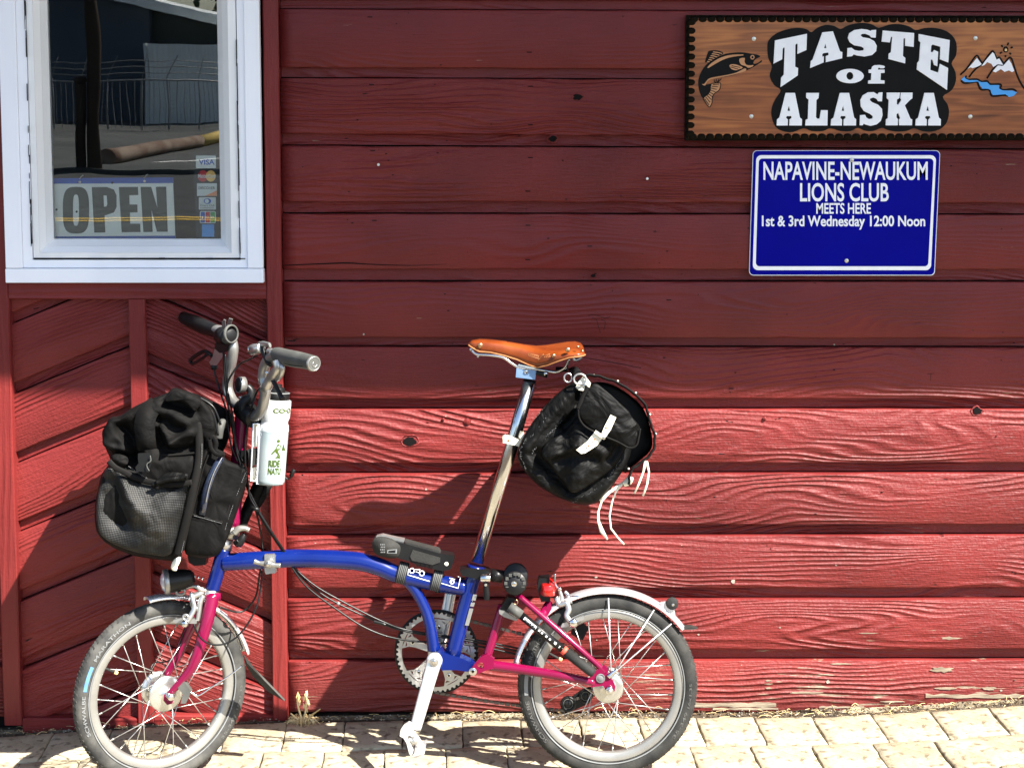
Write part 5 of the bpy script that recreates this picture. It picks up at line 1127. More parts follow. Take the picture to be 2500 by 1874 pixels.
# suspension block, latch and roller
T('9', [(1430, 835, .0), (1515, 850, .0)], .0150, 'suspension_spacer', 'black', rt, 24, 1)
cyl(P('9', 1600, 840, .012), P('9', 1600, 840, -.03), .0290, 32, .1).build('suspension_block', MT['black'], rt)
cyl(P('9', 1596, 893, .052), P('9', 1596, 893, .020), .0275, 32, .12).build('roller_wheel', MT['black'], rt)
for k in range(12):
    a = k*math.pi/6; c = P('9', 1596+62*math.cos(a), 893+62*math.sin(a), .0525); MB().box(c-Vector((.0035, .0012, .0035)), c+Vector((.0035, .001, .0035))).build('roller_rib', MT['greyrub'], rt)
disc(P('9', 1590, 896, .052), .0068, .004, 14).build('roller_bolt', MT['chrome'], rt)
plate('9', [(1545, 985), (1600, 1000), (1560, 1085), (1520, 1110), (1490, 1080), (1510, 1040)], .024, .036).build('latch_block', MT['black'], rt)
plate('9', [(1488, 1075), (1530, 1085), (1612, 1135), (1605, 1148), (1520, 1120), (1490, 1098)], .034, .012).build('pump_bracket', MT['barsilver'], rt)
MB().tube([P('9', 1600+14*math.cos(a), 1020+16*math.sin(a), .02) for a in [i*math.pi/5 for i in range(10)]], .0014, 6, closed=True, sub=2).build('latch_ring', MT['rivet'], rt)
# seat clamp
plate('9', [(1222, 805), (1300, 792), (1395, 805), (1430, 820), (1425, 865), (1380, 880), (1320, 860), (1235, 842)], .026, .050).build('seat_clamp', MT['black'], mf)
c = P('9', 1397, 858, .034); cyl(c+Vector((-.012, 0, 0)), c+Vector((.012, 0, 0)), .0095, 14).build('clamp_barrel', MT['chrome'], mf)
MB().tube([P('9', x, y, .034) for x, y in ((1400, 880), (1402, 930), (1405, 975), (1404, 1005))], [.0062, .0068, .0075, .0072], 10, sub=4, flat=.6).build('seat_quick_release', MT['black'], mf)
disc(P('9', 1398, 903, .041), .0034, .002, 10).build('lever_pin', MT['chrome'], mf)

# ---- rear mudguard, stays, roller, brake, lamp, tensioner
def guard(M, r, a0, a1, name, par, w=.0215, n=40, tail=0.0):
    v = []; pr = [(-w, -.0085), (-w*.93, -.0030), (-w*.62, .0002), (0, .0012), (w*.62, .0002), (w*.93, -.0030), (w, -.0085)]; k = len(pr)
    for i in range(n+1):
        a = R(lerp(a0, a1, i/n))
        for (y, dr) in pr: v.append(M @ Vector(((r+dr)*math.cos(a), y, (r+dr)*math.sin(a))))
        for (y, dr) in reversed(pr): v.append(M @ Vector(((r+dr-.0012)*math.cos(a), y*.97, (r+dr-.0012)*math.sin(a))))
    kk = 2*k; f = [(i*kk+j, i*kk+(j+1) % kk, (i+1)*kk+(j+1) % kk, (i+1)*kk+j) for i in range(n) for j in range(kk)]
    mb = MB(); mb.add(v, f, True); mb.f += [tuple(range(kk)), tuple(n*kk+j for j in range(kk))]; mb.sm += [False, False]
    return mb.build(name, MT['fender'], par)
gd_ = guard(MR, .2255, 168, 37, 'rear_mudguard', root)
def stay(zn, a, b, oa, ob, par, r=.0017): return MB().tube([P(zn, *a, oa), P(zn, *b, ob)], r, 8, sub=1).build('stay', MT['fender'], par)
stay('8', (985, 318), (1005, 900), .022, .052, gd_); stay('8', (1345, 412), (1040, 900), .022, .055, gd_); stay('8', (1482, 522), (1060, 880), .022, .056, gd_)
plate('8', [(1395, 352), (1440, 345), (1500, 372), (1512, 455), (1560, 545), (1530, 530), (1440, 430), (1400, 385)], .018, .003).build('roller_bracket', MT['fender'], gd_)
cyl(P('8', 1487, 362, .026), P('8', 1487, 362, -.026), .0145, 24, .12).build('trolley_roller', MT['rubber'], gd_)
disc(P('8', 1494, 372, .027), .0035, .002, 10).build('roller_pin', MT['chrome'], gd_)
MB().hexa([P('8', 1560, 552, .020), P('8', 1640, 548, .012), P('8', 1692, 562, .004), P('8', 1640, 570, .012), P('8', 1562, 568, .020)], NB*.024).build('mudflap', MT['rubber'], gd_)
for (x, y) in ((950, 255), (1010, 253)): disc(P('8', x, y+4, .003), .003, .003, 8, (0, 0, 1)).build('guard_screw', MT['chrome'], gd_)
def caliper(tr, par, o):
    br = empty('brake_caliper', par)
    for pts, rr_, m_ in tr: MB().tube([P(z_, x, y, o+d_) for (z_, x, y, d_) in pts], rr_, 12, sub=5, flat=.8).build('caliper_arm', MT[m_], br)
    return br
rbk = caliper([([('8', 570, 310, 0), ('8', 600, 370, .004), ('8', 650, 360, .008), ('8', 672, 410, .012), ('8', 655, 460, .016), ('8', 690, 510, .02)], [.0055, .0075, .0070, .0075, .0065, .007], 'silver'),
               ([('8', 640, 270, -.01), ('8', 665, 300, -.006), ('8', 672, 345, 0), ('8', 700, 350, .004)], [.0045, .0055, .0055, .004], 'silver'),
               ([('8', 590, 245, .0), ('8', 612, 300, .0), ('8', 610, 360, .0)], [.0040, .0050, .005], 'silver')], root, .014)
plate('8', [(608, 552), (622, 520), (790, 458), (795, 488), (650, 550)], .030, .012).build('brake_shoe', MT['silver'], rbk)
c = P('8', 708, 518, .045); MB().ball(c, (.011, .007, .0115), 16).build('shoe_nut', MT['chrome'], rbk)
# rear lamp
rl = empty('rear_lamp', root, 'red rear lamp on the brake bridge')
plate('8', [(436, 168), (520, 160), (528, 345), (455, 350), (440, 300), (425, 230)], .020, .040).build('lamp_body', MT['black'], rl)
cyl(P('8', 512, 205, .022), P('8', 505, 300, .022), .016, 20, .2, .018).build('red_lens', MT['red_lens'], rl)
mb = MB(); mb.lathe([(.0001, 0), (.0120, .001), (.0165, .006), (.0200, .012), (.020, .018), (.0001, .0185)], axisM(P('8', 578, 228, .010), Vector((-1, 0, 0))), 24); mb.build('red_lens', MT['red_lens'], rl)
MB().tube([P('8', x, y, .02) for x, y in ((566, 128), (562, 160), (568, 215), (600, 250))], .0026, 8, sub=3).build('lamp_wire_clip', MT['chrome'], rl)
disc(P('8', 600, 248, .02), .0050, .005, 10).build('lamp_bolt', MT['chrome'], rl)
plate('8', [(700, 570), (790, 520), (830, 560), (785, 650), (760, 650), (690, 600)], -.030, .014).build('lamp_housing', MT['black'], rl)
# chain tensioner
ct = empty('chain_tensioner', root)
for (x, y, r_) in ((668, 1152, .0188), (805, 1092, .0165)):
    w_ = MB().lathe([(.0001, -.004), (.006, -.005), (.008, -.003), (r_*.7, -.003), (r_*.72, -.0045), (r_*.9, -.0045), (r_, -.002), (r_, .002), (r_*.9, .0045), (.0001, .004)], axisM(P('8', x, y, -.036), NB), 22); w_.build('jockey_wheel', MT['black'], ct)
    MB().tube([P('8', x+r_*2000*math.cos(a), y+r_*2000*math.sin(a), -.030) for a in [i*math.pi/8 for i in range(16)]], .0009, 5, closed=True, sub=1).build('wheel_groove', MT['greyrub'], ct)
plate('8', [(630, 1120), (700, 1095), (790, 1030), (850, 1020), (870, 1090), (830, 1150), (720, 1200), (650, 1190)], -.042, .004).build('tensioner_arm', MT['black'], ct)

# ---- cranks, chainring, pedals, chain
cr = empty('crankset', root, 'silver five arm chainring and polished cranks')
CC = P('6', 572, 870, -.050); MC = frameM(CC)
RC = .0945
ring = MB(); outer = []; nT = 50
for i in range(nT*4):
    a = 2*math.pi*i/(nT*4); r_ = RC*(1.0 if i % 4 in (1, 2) else .952); outer.append(Vector((r_*math.cos(a), 0, r_*math.sin(a))))
inner = [Vector((RC*.865*math.cos(a), 0, RC*.865*math.sin(a))) for a in [2*math.pi*i/60 for i in range(60)]]
ring.prism([[MC @ p for p in outer], [MC @ p for p in inner]], MC.to_3x3() @ Vector((0, .003, 0))); ring.build('chainring', MT['silver'], cr)
spd = MB(); a0 = R(84)
for k in range(5):
    a = a0+2*math.pi*k/5
    pp = [(.012, -22), (.030, -13), (.052, -10), (.066, -11), (RC*.875, -17), (RC*.875, 17), (.066, 11), (.052, 10), (.030, 13), (.012, 22)]
    pts = [MC @ Vector((r_*math.cos(a+R(d)), -.003, r_*math.sin(a+R(d)))) for r_, d in pp]
    hl = [MC @ Vector((.0705*math.cos(a+R(d))*s_, -.003, .0705*math.sin(a+R(d))*s_)) for (s_, d) in ((1, -9), (1.05, -13), (1.08, -3.5))]
    hl2 = [MC @ Vector((.0705*math.cos(a+R(d))*s_, -.003, .0705*math.sin(a+R(d))*s_)) for (s_, d) in ((1, 9), (1.05, 13), (1.08, 3.5))]
    MB().prism([pts, hl, hl2], MC.to_3x3() @ Vector((0, .006, 0))).build('spider_arm', MT['silver'], cr)
    c = MC @ Vector((.061*math.cos(a), -.0035, .061*math.sin(a))); disc(c, .0052, .002, 12).build('chainring_bolt', MT['chrome'], cr); disc(c+Vector((0, -.002, 0)), .0028, .001, 8).build('bolt_socket', MT['dark'], cr)
cyl(MC @ Vector((0, -.006, 0)), MC @ Vector((0, .01, 0)), .020, 24).build('spider_boss', MT['silver'], cr)
MB().lathe([(RC*.965, .006), (RC*1.055, .006), (RC*1.055, .0085), (RC*.965, .0085)], MC, 80, closed=True).build('chain_guard', MT['black'], cr)
# left crank hangs down, right crank stands up behind the frame
def crank(zn, a, b, oa, ob, r0, r1, name, th=.0075):
    A = P(zn, *a, oa); B = P(zn, *b, ob); return MB().tube([A, lerp(A, B, .12), lerp(A, B, .5), B], [r0, r0*.92, lerp(r0, r1, .6), r1], 20, sub=6, flat=.62, flatdir=NB).build(name, MT['crank'], cr)
crank('6', (560, 925), (428, 1395), .050, .062, .0185, .0135, 'left_crank')
MB().ball(P('6', 560, 925, .052), (.0190, .010, .0190), 20).build('crank_boss', MT['crank'], cr)
disc(P('6', 558, 935, .0615), .0098, .002, 20).build('crank_cap', MT['silver'], cr); disc(P('6', 558, 935, .0635), .0055, .001, 10).build('crank_bolt', MT['chrome'], cr)
crank('6', (590, 870), (672, 455), -.064, -.072, .0160, .0135, 'right_crank')
cyl(P('6', 575, 900, .035), P('6', 575, 900, -.066), .010, 16).build('spindle', MT['steel'], cr)
pd = empty('pedal', root, 'pale cage pedal at the foot of the left crank')
A0 = P('6', 408, 1425, .066)
cyl(A0, P('6', 425, 1475, .150), .0075, 14).build('pedal_axle', MT['silver'], pd)
cageL = [(322, 1440), (330, 1395), (352, 1362), (385, 1340), (400, 1400), (392, 1432), (372, 1448), (395, 1490), (418, 1535), (405, 1580), (388, 1560), (370, 1490), (350, 1455)]
plate('6', cageL, .155, .004).build('pedal_cage', MT['crank'], pd)
cage2 = [(385, 1340), (400, 1345), (420, 1410), (450, 1440), (490, 1500), (498, 1528), (490, 1565), (430, 1592), (405, 1580), (422, 1540), (440, 1560), (470, 1535), (462, 1505), (430, 1460), (400, 1445)]
plate('6', cage2, .120, .0045).build('pedal_cage', MT['crank'], pd); plate('6', cage2, .075, .0045).build('pedal_cage', MT['crank'], pd)
MB().hexa([P('6', 322, 1438, .158), P('6', 385, 1340, .158), P('6', 400, 1348, .158), P('6', 336, 1448, .158)], P('6', 322, 1438, .072)-P('6', 322, 1438, .158)).build('pedal_plate', MT['crank'], pd)
MB().hexa([P('6', 408, 1580, .158), P('6', 492, 1560, .150), P('6', 498, 1530, .150), P('6', 420, 1560, .158)], NB*.075).build('pedal_plate', MT['crank'], pd)
for k in range(3): cyl(P('6', 350+k*18, 1385+k*40, .150), P('6', 372+k*26, 1400+k*45, .09), .0055, 10).build('pedal_strut', MT['silver'], pd)
p2 = empty('pedal', root, 'far side pedal hidden behind the main tube'); c = P('6', 676, 440, -.080)
cyl(c, c+NB*.09, .006, 10).build('pedal_axle', MT['silver'], p2)
for d in (.018, .080): MB().box(c+NB*d+Vector((-.040, -.003, -.012)), c+NB*d+Vector((.040, .003, .012))).build('pedal_cage', MT['black'], p2)
# chain: separate links along both runs
lk = MB(); lk.box((-.0062, -.0034, -.0034), (.0062, -.0022, .0034)); lk.box((-.0062, .0022, -.0034), (.0062, .0034, .0034)); lk.box((-.0042, -.0022, -.0028), (.0042, .0022, .0028)); lkm = lk.mesh('chain_link'); lkm.materials.append(MT['chain'])
ch = empty('chain', root)
def run(a, b, sag=0.0):
    A, B = Vector(a), Vector(b); n = max(2, int((B-A).length/.0127))
    for i in range(n):
        t = (i+.5)/n; p = lerp(A, B, t)+Vector((0, 0, -sag*4*t*(1-t))); d = (B-A).normalized()
        M = axisM(p, NB, d); s_ = 1.0 if i % 2 else .8
        link('chain_link', lkm, None, ch, M @ Matrix.Diagonal((s_, 1, s_, 1)))
run(P('6', 640, 612, -.052), P('8', 640, 690, -.036)); run(P('8', 640, 690, -.036), P('8', 960, 930, -.036))
run(P('6', 560, 1140, -.052), P('8', 640, 1205, -.036), .004); run(P('8', 690, 1120, -.036), P('8', 900, 1070, -.036))

# ---- cables
cb = empty('cables', root, 'black brake and gear cables')
def cable(pts, r=.0024, mat='cable', name='cable', sub=8):
    q = []
    for p in pts:
        if isinstance(p, Vector): q.append(p)
        elif p[0] == 'H': q.append(H(p[1], p[2])-Vector((0, p[3] if len(p) > 3 else .015, 0)))
        else: q.append(P(p[0], p[1], p[2], p[3] if len(p) > 3 else 0))
    return MB().tube(q, r, 8, sub=sub).build(name, MT[mat], cb)
cable([('H', 418, 525), ('H', 430, 590), ('H', 470, 720), ('3', 500, 850, .0), ('3', 520, 1000, .03), ('3', 545, 1150, .04), ('3', 590, 1270, .035), ('4', 1180, 700, .03), ('4', 1235, 880, .03), ('4', 1300, 1050, .03), ('4', 1335, 1200, .02), ('4', 1355, 1370, .0), ('5', 1525, 150, -.02), ('5', 1500, 300, -.03), ('5', 1430, 400, -.03), ('5', 1350, 430, -.02), ('5', 1210, 390, .0)])
cable([('H', 500, 380, .03), ('H', 510, 560, .03), ('H', 525, 700, .03), ('3', 545, 850, .035), ('3', 560, 1020, .035), ('3', 585, 1180, .035), ('3', 625, 1320, .035), ('4', 1225, 850, .03), ('4', 1310, 1060, .03), ('4', 1420, 1240, .025), ('4', 1500, 1360, .01), ('9', 120, 810, .0), ('9', 230, 920, .0), ('9', 400, 1030, .0), ('9', 700, 1165, -.01), ('9', 900, 1225, -.02), ('9', 1300, 1285, -.03), ('9', 1660, 1360, -.04)])
cable([('H', 515, 395, .03), ('H', 530, 560, .034), ('H', 540, 700, .034), ('3', 555, 900, .03), ('3', 580, 1100, .03), ('3', 600, 1240, .03), ('3', 650, 1340, .035), ('4', 1235, 870, .034), ('4', 1325, 1060, .034), ('4', 1435, 1240, .028), ('4', 1512, 1365, .01), ('9', 100, 800, .01), ('9', 200, 925, .01), ('9', 380, 1060, .005), ('9', 600, 1200, .0), ('9', 850, 1275, -.01), ('9', 1300, 1310, -.03), ('9', 1660, 1385, -.04)])
cable([('H', 815, 668), ('H', 780, 680), ('3', 745, 740, .06), ('3', 715, 830, .06), ('3', 680, 960, .05), ('3', 660, 1120, .045), ('3', 660, 1300, .045), ('3', 680, 1440, .04), ('4', 1260, 960, .035), ('4', 1330, 1080, .035), ('4', 1440, 1250, .03), ('4', 1520, 1370, .01), ('9', 110, 790, .005), ('9', 240, 905, .005), ('9', 420, 1010, .0), ('9', 700, 1150, -.005), ('9', 900, 1215, -.02), ('9', 1300, 1270, -.03), ('9', 1660, 1340, -.04)])
cable([('H', 760, 415), ('H', 700, 445, .02), ('3', 620, 490, .03), ('3', 560, 560, .03), ('3', 515, 650, .03), ('3', 510, 760, .03), ('3', 535, 900, .03), ('3', 570, 1100, .03), ('3', 600, 1200, .03), ('3', 640, 1280, .03)])
cable([('5', 1545, 105, -.01), ('5', 1535, 250, .0), ('5', 1500, 400, .015), ('5', 1400, 570, .03), ('5', 1280, 670, .045), ('5', 1150, 685, .055), ('5', 1060, 630, .05), ('5', 1015, 540, .03), ('5', 1005, 460, .02)], .0022)
cable([('5', 935, 560, -.01), ('5', 900, 680, -.015), ('5', 850, 780, -.015), ('5', 790, 820, -.015), ('5', 700, 830, -.01), ('5', 672, 880, -.0), ('5', 690, 930, .0)], .0016)
mb = MB(); mb.tube([P('4', 1270, 1040, .04), P('4', 1335, 1060, .04)], .0055, 8, sub=1); mb.build('cable_tie', MT['black'], cb)
cable([('9', 640, 1150, .004), ('9', 700, 1165, .004), ('9', 720, 1175, .004)], .0042)
cable([('9', 395, 1025, .004), ('9', 412, 1035, .004)], .0042, 'refl')
T('3', [(972, 1400, -.03), (1005, 1425, -.03), (1030, 1400, -.03), (1040, 1365, -.03)], .0022, 'bottle_cage_hook', 'black', cb, 8, 5)
cyl(P('3', 1030, 1400, -.03), P('3', 1055, 1345, -.03), .0050, 10).build('hook_tip', MT['black'], cb)

# ---- front mudguard, brake, lamp
fg = guard(MF, .2255, 100, 62, 'front_mudguard', root, .0205, 20)
fg2 = guard(MF, .2255, 62, 16, 'front_mudguard', root, .0205, 24)
tipc = MF @ Vector((.2255*math.cos(R(16)), 0, .2255*math.sin(R(16))))
MB().hexa([P('5', 1400, 760, .022), P('5', 1428, 830, .030), P('5', 1560, 965, .0), P('5', 1722, 1130, -.03), P('5', 1600, 1060, -.02), P('5', 1480, 940, .0), P('5', 1420, 850, .02)], NB*.002).build('mudflap', MT['rubber'], fg2)
MB().hexa([P('5', 1422, 830, .022), P('5', 1560, 965, -.01), P('5', 1722, 1132, -.032), P('5', 1590, 1000, -.025), P('5', 1470, 880, .0)], NB*.016).build('mudflap', MT['greyrub'], fg2)
fb2 = caliper([([('5', 905, 262, 0), ('5', 970, 232, .004), ('5', 1030, 230, .006), ('5', 1065, 255, .006), ('5', 1100, 265, .0)], [.003, .0035, .0045, .006, .006], 'silver'),
               ([('5', 1070, 235, 0), ('5', 1060, 280, .004), ('5', 1010, 310, .008), ('5', 1000, 370, .010), ('5', 1035, 405, .012), ('5', 1060, 380, .01)], [.006, .0078, .0070, .0060, .0055, .0045], 'silver'),
               ([('5', 985, 275, .012), ('5', 1000, 330, .016), ('5', 1012, 400, .018), ('5', 985, 460, .022), ('5', 945, 520, .026)], [.0040, .0055, .0060, .0065, .0070], 'silver'),
               ([('5', 1085, 300, .008), ('5', 1060, 350, .010), ('5', 1050, 430, .012), ('5', 1040, 500, .014)], [.0060, .0070, .0060, .0050], 'silver')], root, .012)
plate('5', [(850, 492), (920, 478), (1010, 482), (1035, 498), (1030, 522), (860, 515)], .030, .012).build('brake_shoe', MT['silver'], fb2)
MB().ball(P('5', 940, 522, .046), (.0088, .007, .0088), 14).build('shoe_nut', MT['chrome'], fb2); MB().tube([P('5', 945+20*math.cos(a), 470+20*math.sin(a), .044) for a in [i*math.pi/5 for i in range(10)]], .0026, 8, closed=True, sub=2).build('shoe_ring', MT['silver'], fb2)
hl_ = empty('head_lamp', root, 'black round head lamp with a clear ribbed lens facing left')
c0 = P('5', 775, 195, .035); ax = (P('5', 960, 165, .0)-P('5', 775, 200, .035)).normalized(); ax = Vector((.93, .30, .06)).normalized()
MB().lathe([(.0001, .070), (.012, .070), (.019, .062), (.0235, .045), (.0262, .020), (.0278, .004), (.0278, 0), (.024, .001), (.0001, .001)], axisM(c0, ax), 32).build('lamp_body', MT['black'], hl_)
MB().lathe([(.0001, -.009), (.010, -.008), (.018, -.005), (.0245, .0005), (.0265, .002)], axisM(c0, ax), 32).build('lamp_lens', MT['lens'], hl_)
MB().lathe([(.0265, -.001), (.0290, .001), (.0290, .010), (.0265, .012)], axisM(c0, ax), 32, closed=True).build('lamp_bezel', MT['barsilver'], hl_)
T('5', [(925, 215, .01), (985, 205, .012), (1005, 218, .012), (975, 238, .012), (880, 268, .012)], .0028, 'lamp_bracket', 'black', hl_, 8, 5)
MB().tube([P('5', 905+34*math.cos(a), 268+24*math.sin(a), .016) for a in [i*math.pi/6 for i in range(12)]], .0035, 8, closed=True, sub=2).build('bracket_eye', MT['barsilver'], hl_)
for (x, y) in ((1014, 150), (1045, 156), (1078, 165)): disc(P('5', x, y, -.01), .0035, .004, 10).build('bolt_head', MT['chrome'], hl_)

# ================================================================== THINGS ON THE BICYCLE
def pillow(rings, name, mat, parent, sub=3, disp=None, flat_shade=False, caps=True, label=None):
    """rings: list of closed loops of world points, all the same length, skinned one after the other"""
    k = len(rings[0]); v = [Vector(p) for r_ in rings for p in r_]
    f = [(i*k+j, i*k+(j+1) % k, (i+1)*k+(j+1) % k, (i+1)*k+j) for i in range(len(rings)-1) for j in range(k)]
    mb = MB(); mb.add(v, f, True)
    if caps:
        for ri, off in ((rings[0], 0), (rings[-1], (len(rings)-1)*k)):
            c = sum((Vector(p) for p in ri), Vector())/k; mb.v.append(tuple(c)); ci = len(mb.v)-1
            for j in range(k): mb.f.append((off+j, off+(j+1) % k, ci)); mb.sm.append(True)
    me = mb.mesh(name); 
    if disp:
        for vx in me.vertices: vx.co = vx.co+disp(Vector(vx.co))
        me.update()
    return link(name, me, mat, parent, label=label)
def soft(zn, outline, o0, o1, n=72, edge=.03, bulge=.012, amp=.006, fs=11, seed=0, ridge=.0, back=True, inner=(.96, .88, .74, .55, .33, .12)):
    """a stuffed cloth body whose side outline is given; o0 near side, o1 far side"""
    pts = smooth_poly(outline, max(1, round(n/len(outline)))); cx = sum(p[0] for p in pts)/len(pts); cy = sum(p[1] for p in pts)/len(pts)
    def ringat(s, o): return [P(zn, cx+(x-cx)*s, cy+(y-cy)*s, o) for x, y in pts]
    rings = [ringat(s, o0+bulge*(1-s*s)) for s in reversed(inner)]
    rings += [ringat(.985, o0-edge*.15), ringat(1.0, o0-edge*.5), ringat(1.0, o0-edge)]
    m = 5
    for i in range(1, m): rings.append(ringat(1.0, lerp(o0-edge, o1+edge, i/m)))
    rings += [ringat(1.0, o1+edge), ringat(.985, o1+edge*.3)]+[ringat(s, o1-bulge*.4*(1-s*s)) for s in inner]
    def disp(p):
        q = p*fs+Vector((seed, seed*2, 0)); n1 = noise.noise(q); n2 = 1-abs(noise.noise(q*1.7+Vector((5, 1, 2)))*2); 
        d = noise.noise_vector(q*.9); n1 += .45*(1-abs(noise.noise(q*2.6+Vector((9, 4, 7)))*2.4))-.25*(1-abs(noise.noise(q*5.1)*2.4)); return Vector((d.x*amp*.6, -(n1*amp+ridge*(n2-.5)), d.z*amp*.6))
    return rings, disp
# ---------- front bag
fbag = thing('front_bag', 'large black cloth front bag with mesh side pocket and buckle strap', 'bag', P('A', 380, 1215, .1))
body = [(212, 690), (165, 560), (160, 470), (200, 395), (225, 365), (290, 360), (380, 300), (520, 235), (640, 185), (690, 150), (760, 165), (880, 210), (985, 320), (1010, 450), (985, 560), (900, 760), (840, 1000), (770, 1250), (735, 1420), (620, 1425), (400, 1395), (240, 1340), (130, 1250), (98, 1120), (110, 980), (150, 800)]
def sc_(pts, k): return pts
DEN = tuple(1-.965*((i+1)/26) for i in range(26))
def foldfield(zn, folds, o):
    """creases and ridges: smooth pushes along the cloth's normal near given lines"""
    F = []
    for pts, w_, amp in folds: F.append(([P(zn, x, y, o) for x, y in smooth_poly(pts, 5, False)], w_, amp))
    def f(p):
        d = 0.0
        for L_, w_, amp in F:
            m = min(((p.x-q.x)**2+(p.z-q.z)**2) for q in L_); m2 = m/(w_*w_)
            if m2 < 7: d += amp*math.exp(-m2)
        return d
    return f
FB = foldfield('4', [([(205, 520), (195, 450), (230, 395), (330, 360), (440, 330)], .017, .016), ([(165, 560), (235, 592), (345, 612)], .010, .014), ([(185, 640), (270, 655), (380, 665)], .012, -.022), ([(310, 440), (365, 520), (400, 640)], .013, -.024),
    ([(240, 440), (280, 500), (330, 560)], .012, .010), ([(520, 330), (620, 310), (720, 335), (800, 380), (850, 430)], .013, .014), ([(560, 420), (610, 425), (645, 480), (690, 545)], .0085, .016), ([(690, 545), (760, 500), (850, 480)], .008, .016), ([(575, 500), (620, 585), (720, 612), (860, 590)], .012, -.022),
    ([(640, 400), (700, 440), (760, 440)], .009, -.012), ([(720, 360), (770, 400), (790, 450)], .008, .009), ([(560, 360), (590, 400), (570, 440)], .009, -.014), ([(640, 250), (740, 285), (850, 310)], .010, -.016), ([(870, 420), (885, 560), (878, 700)], .010, -.010), ([(540, 700), (650, 720), (800, 710)], .03, .006), ([(430, 640), (410, 740)], .012, -.012)], .15)
rg, dq_ = soft('4', body, .150, -.185, 150, .05, .010, .0060, 10, 3, .004, inner=DEN)
pillow(rg, 'bag_body', MT['cordura'], fbag, disp=lambda p: dq_(p)+Vector((0, -FB(p) if p.y < YB+LEAN*p.z-.06 else 0, FB(p)*.15)))
# rear pocket block facing the rider
pk_ = [(880, 640), (930, 600), (1010, 610), (1100, 690), (1200, 730), (1238, 760), (1220, 900), (1150, 1100), (1090, 1250), (1040, 1370), (960, 1412), (860, 1410), (780, 1380), (770, 1240), (800, 1060), (850, 800)]
rg, dp_ = soft('4', pk_, .128, -.165, 64, .04, .012, .0060, 12, 9, .004); pillow(rg, 'rear_pocket', MT['cordura'], fbag, disp=dp_)
# far shoulder of the bag behind the top
far = [(880, 230), (960, 235), (1060, 290), (1110, 340), (1100, 520), (1040, 640), (960, 700), (900, 500)]
rg, dp_ = soft('4', far, -.02, -.17, 48, .03, .01, .006, 10, 21); pillow(rg, 'bag_shoulder', MT['cordura'], fbag, disp=dp_)
# mesh pocket over the lower side
mp_ = [(150, 800), (195, 740), (240, 735), (330, 800), (430, 850), (560, 870), (690, 880), (815, 860), (790, 1000), (745, 1160), (700, 1300), (650, 1395), (540, 1400), (400, 1375), (250, 1320), (140, 1235), (112, 1120), (120, 960)]
FM = foldfield('4', [([(190, 860), (230, 1000), (260, 1110)], .030, -.022), ([(330, 850), (350, 930), (420, 1010)], .012, .010), ([(200, 780), (180, 900)], .012, .010), ([(420, 1080), (560, 1120), (700, 1060)], .030, .010), ([(260, 1150), (420, 1180)], .02, -.010), ([(600, 900), (640, 1000), (600, 1200)], .02, .006)], .17)
rg, dm_ = soft('4', mp_, .166, .135, 120, .012, .018, .0055, 9, 31, .003, inner=DEN); pillow(rg, 'mesh_pocket', MT['net'], fbag, disp=lambda p: dm_(p)+Vector((0, -FM(p), 0)))
def strapm(zn, pts, o, r, name, mat, par, flat=.35, n=10, sub=6, **k):
    return MB().tube([P(zn, p[0], p[1], p[2] if len(p) > 2 else o) for p in pts], r, n, sub=sub, flat=flat, flatdir=NB).build(name, MT[mat], par, **k)
strapm('4', [(200, 690), (250, 740), (320, 775), (400, 815), (480, 838), (600, 862), (720, 865), (825, 850)], .180, .0068, 'pocket_binding', 'piping', fbag)
# crumpled drawcord
rr = random.Random(4); 
for k in range(5): strapm('4', [(540+rr.uniform(-20, 20), 900-30*k*.3+rr.uniform(-15, 15)), (570+k*20, 850-k*5), (620+k*30+rr.uniform(-10, 10), 815+rr.uniform(-15, 15)), (700+k*18, 800+rr.uniform(-12, 12)), (790, 812+rr.uniform(-8, 8))], .188+k*.002, .0052, 'drawcord', 'canvas', fbag, .8, 8)
strapm('4', [(540, 640), (640, 648), (760, 640), (862, 628)], .158, .0026, 'side_seam', 'piping', fbag, .8, 8)
rg, dp_ = soft('4', [(618, 240), (660, 185), (700, 158), (765, 172), (875, 228), (888, 262), (850, 315), (800, 280), (730, 238)], .178, .120, 60, .012, .006, .005, 16, 77, .003); pillow(rg, 'carry_loop', MT['cordura'], fbag, disp=dp_)
rg, dp_ = soft('4', [(225, 655), (270, 640), (345, 665), (352, 715), (310, 745), (255, 720)], .176, .14, 48, .012, .006, .005, 16, 79, .003); pillow(rg, 'tucked_cloth', MT['cordura'], fbag, disp=dp_)
# wide strap over the top down to the buckle
def ribbon(zn, cl, wid, o, name, mat, par, th=.0022):
    """flat ribbon: centre line pixels with per-point o, width in metres across the picture plane"""
    C_ = [P(zn, x, y, oo) for x, y, oo in cl]; q = []; m = len(C_); L_ = []; R_ = []
    for i in range(m):
        t = (C_[min(i+1, m-1)]-C_[max(i-1, 0)]).normalized(); s_ = t.cross(NB).normalized()*(wid if not hasattr(wid, '__len__') else wid[i])*.5
        L_.append(C_[i]+s_); R_.append(C_[i]-s_)
    v = L_+R_; n_ = len(v); v2 = v+[p+NB*th for p in v]
    f = [(i, i+1, m+i+1, m+i) for i in range(m-1)]+[(n_+i, n_+m+i, n_+m+i+1, n_+i+1) for i in range(m-1)]+[(i, n_+i, n_+i+1, i+1) for i in range(m-1)]+[(m+i, m+i+1, n_+m+i+1, n_+m+i) for i in range(m-1)]+[(0, m, n_+m, n_), (m-1, n_+m-1, n_+2*m-1, 2*m-1)]
    mb = MB(); mb.add(v2, f, True); return mb.build(name, MT[mat], par)
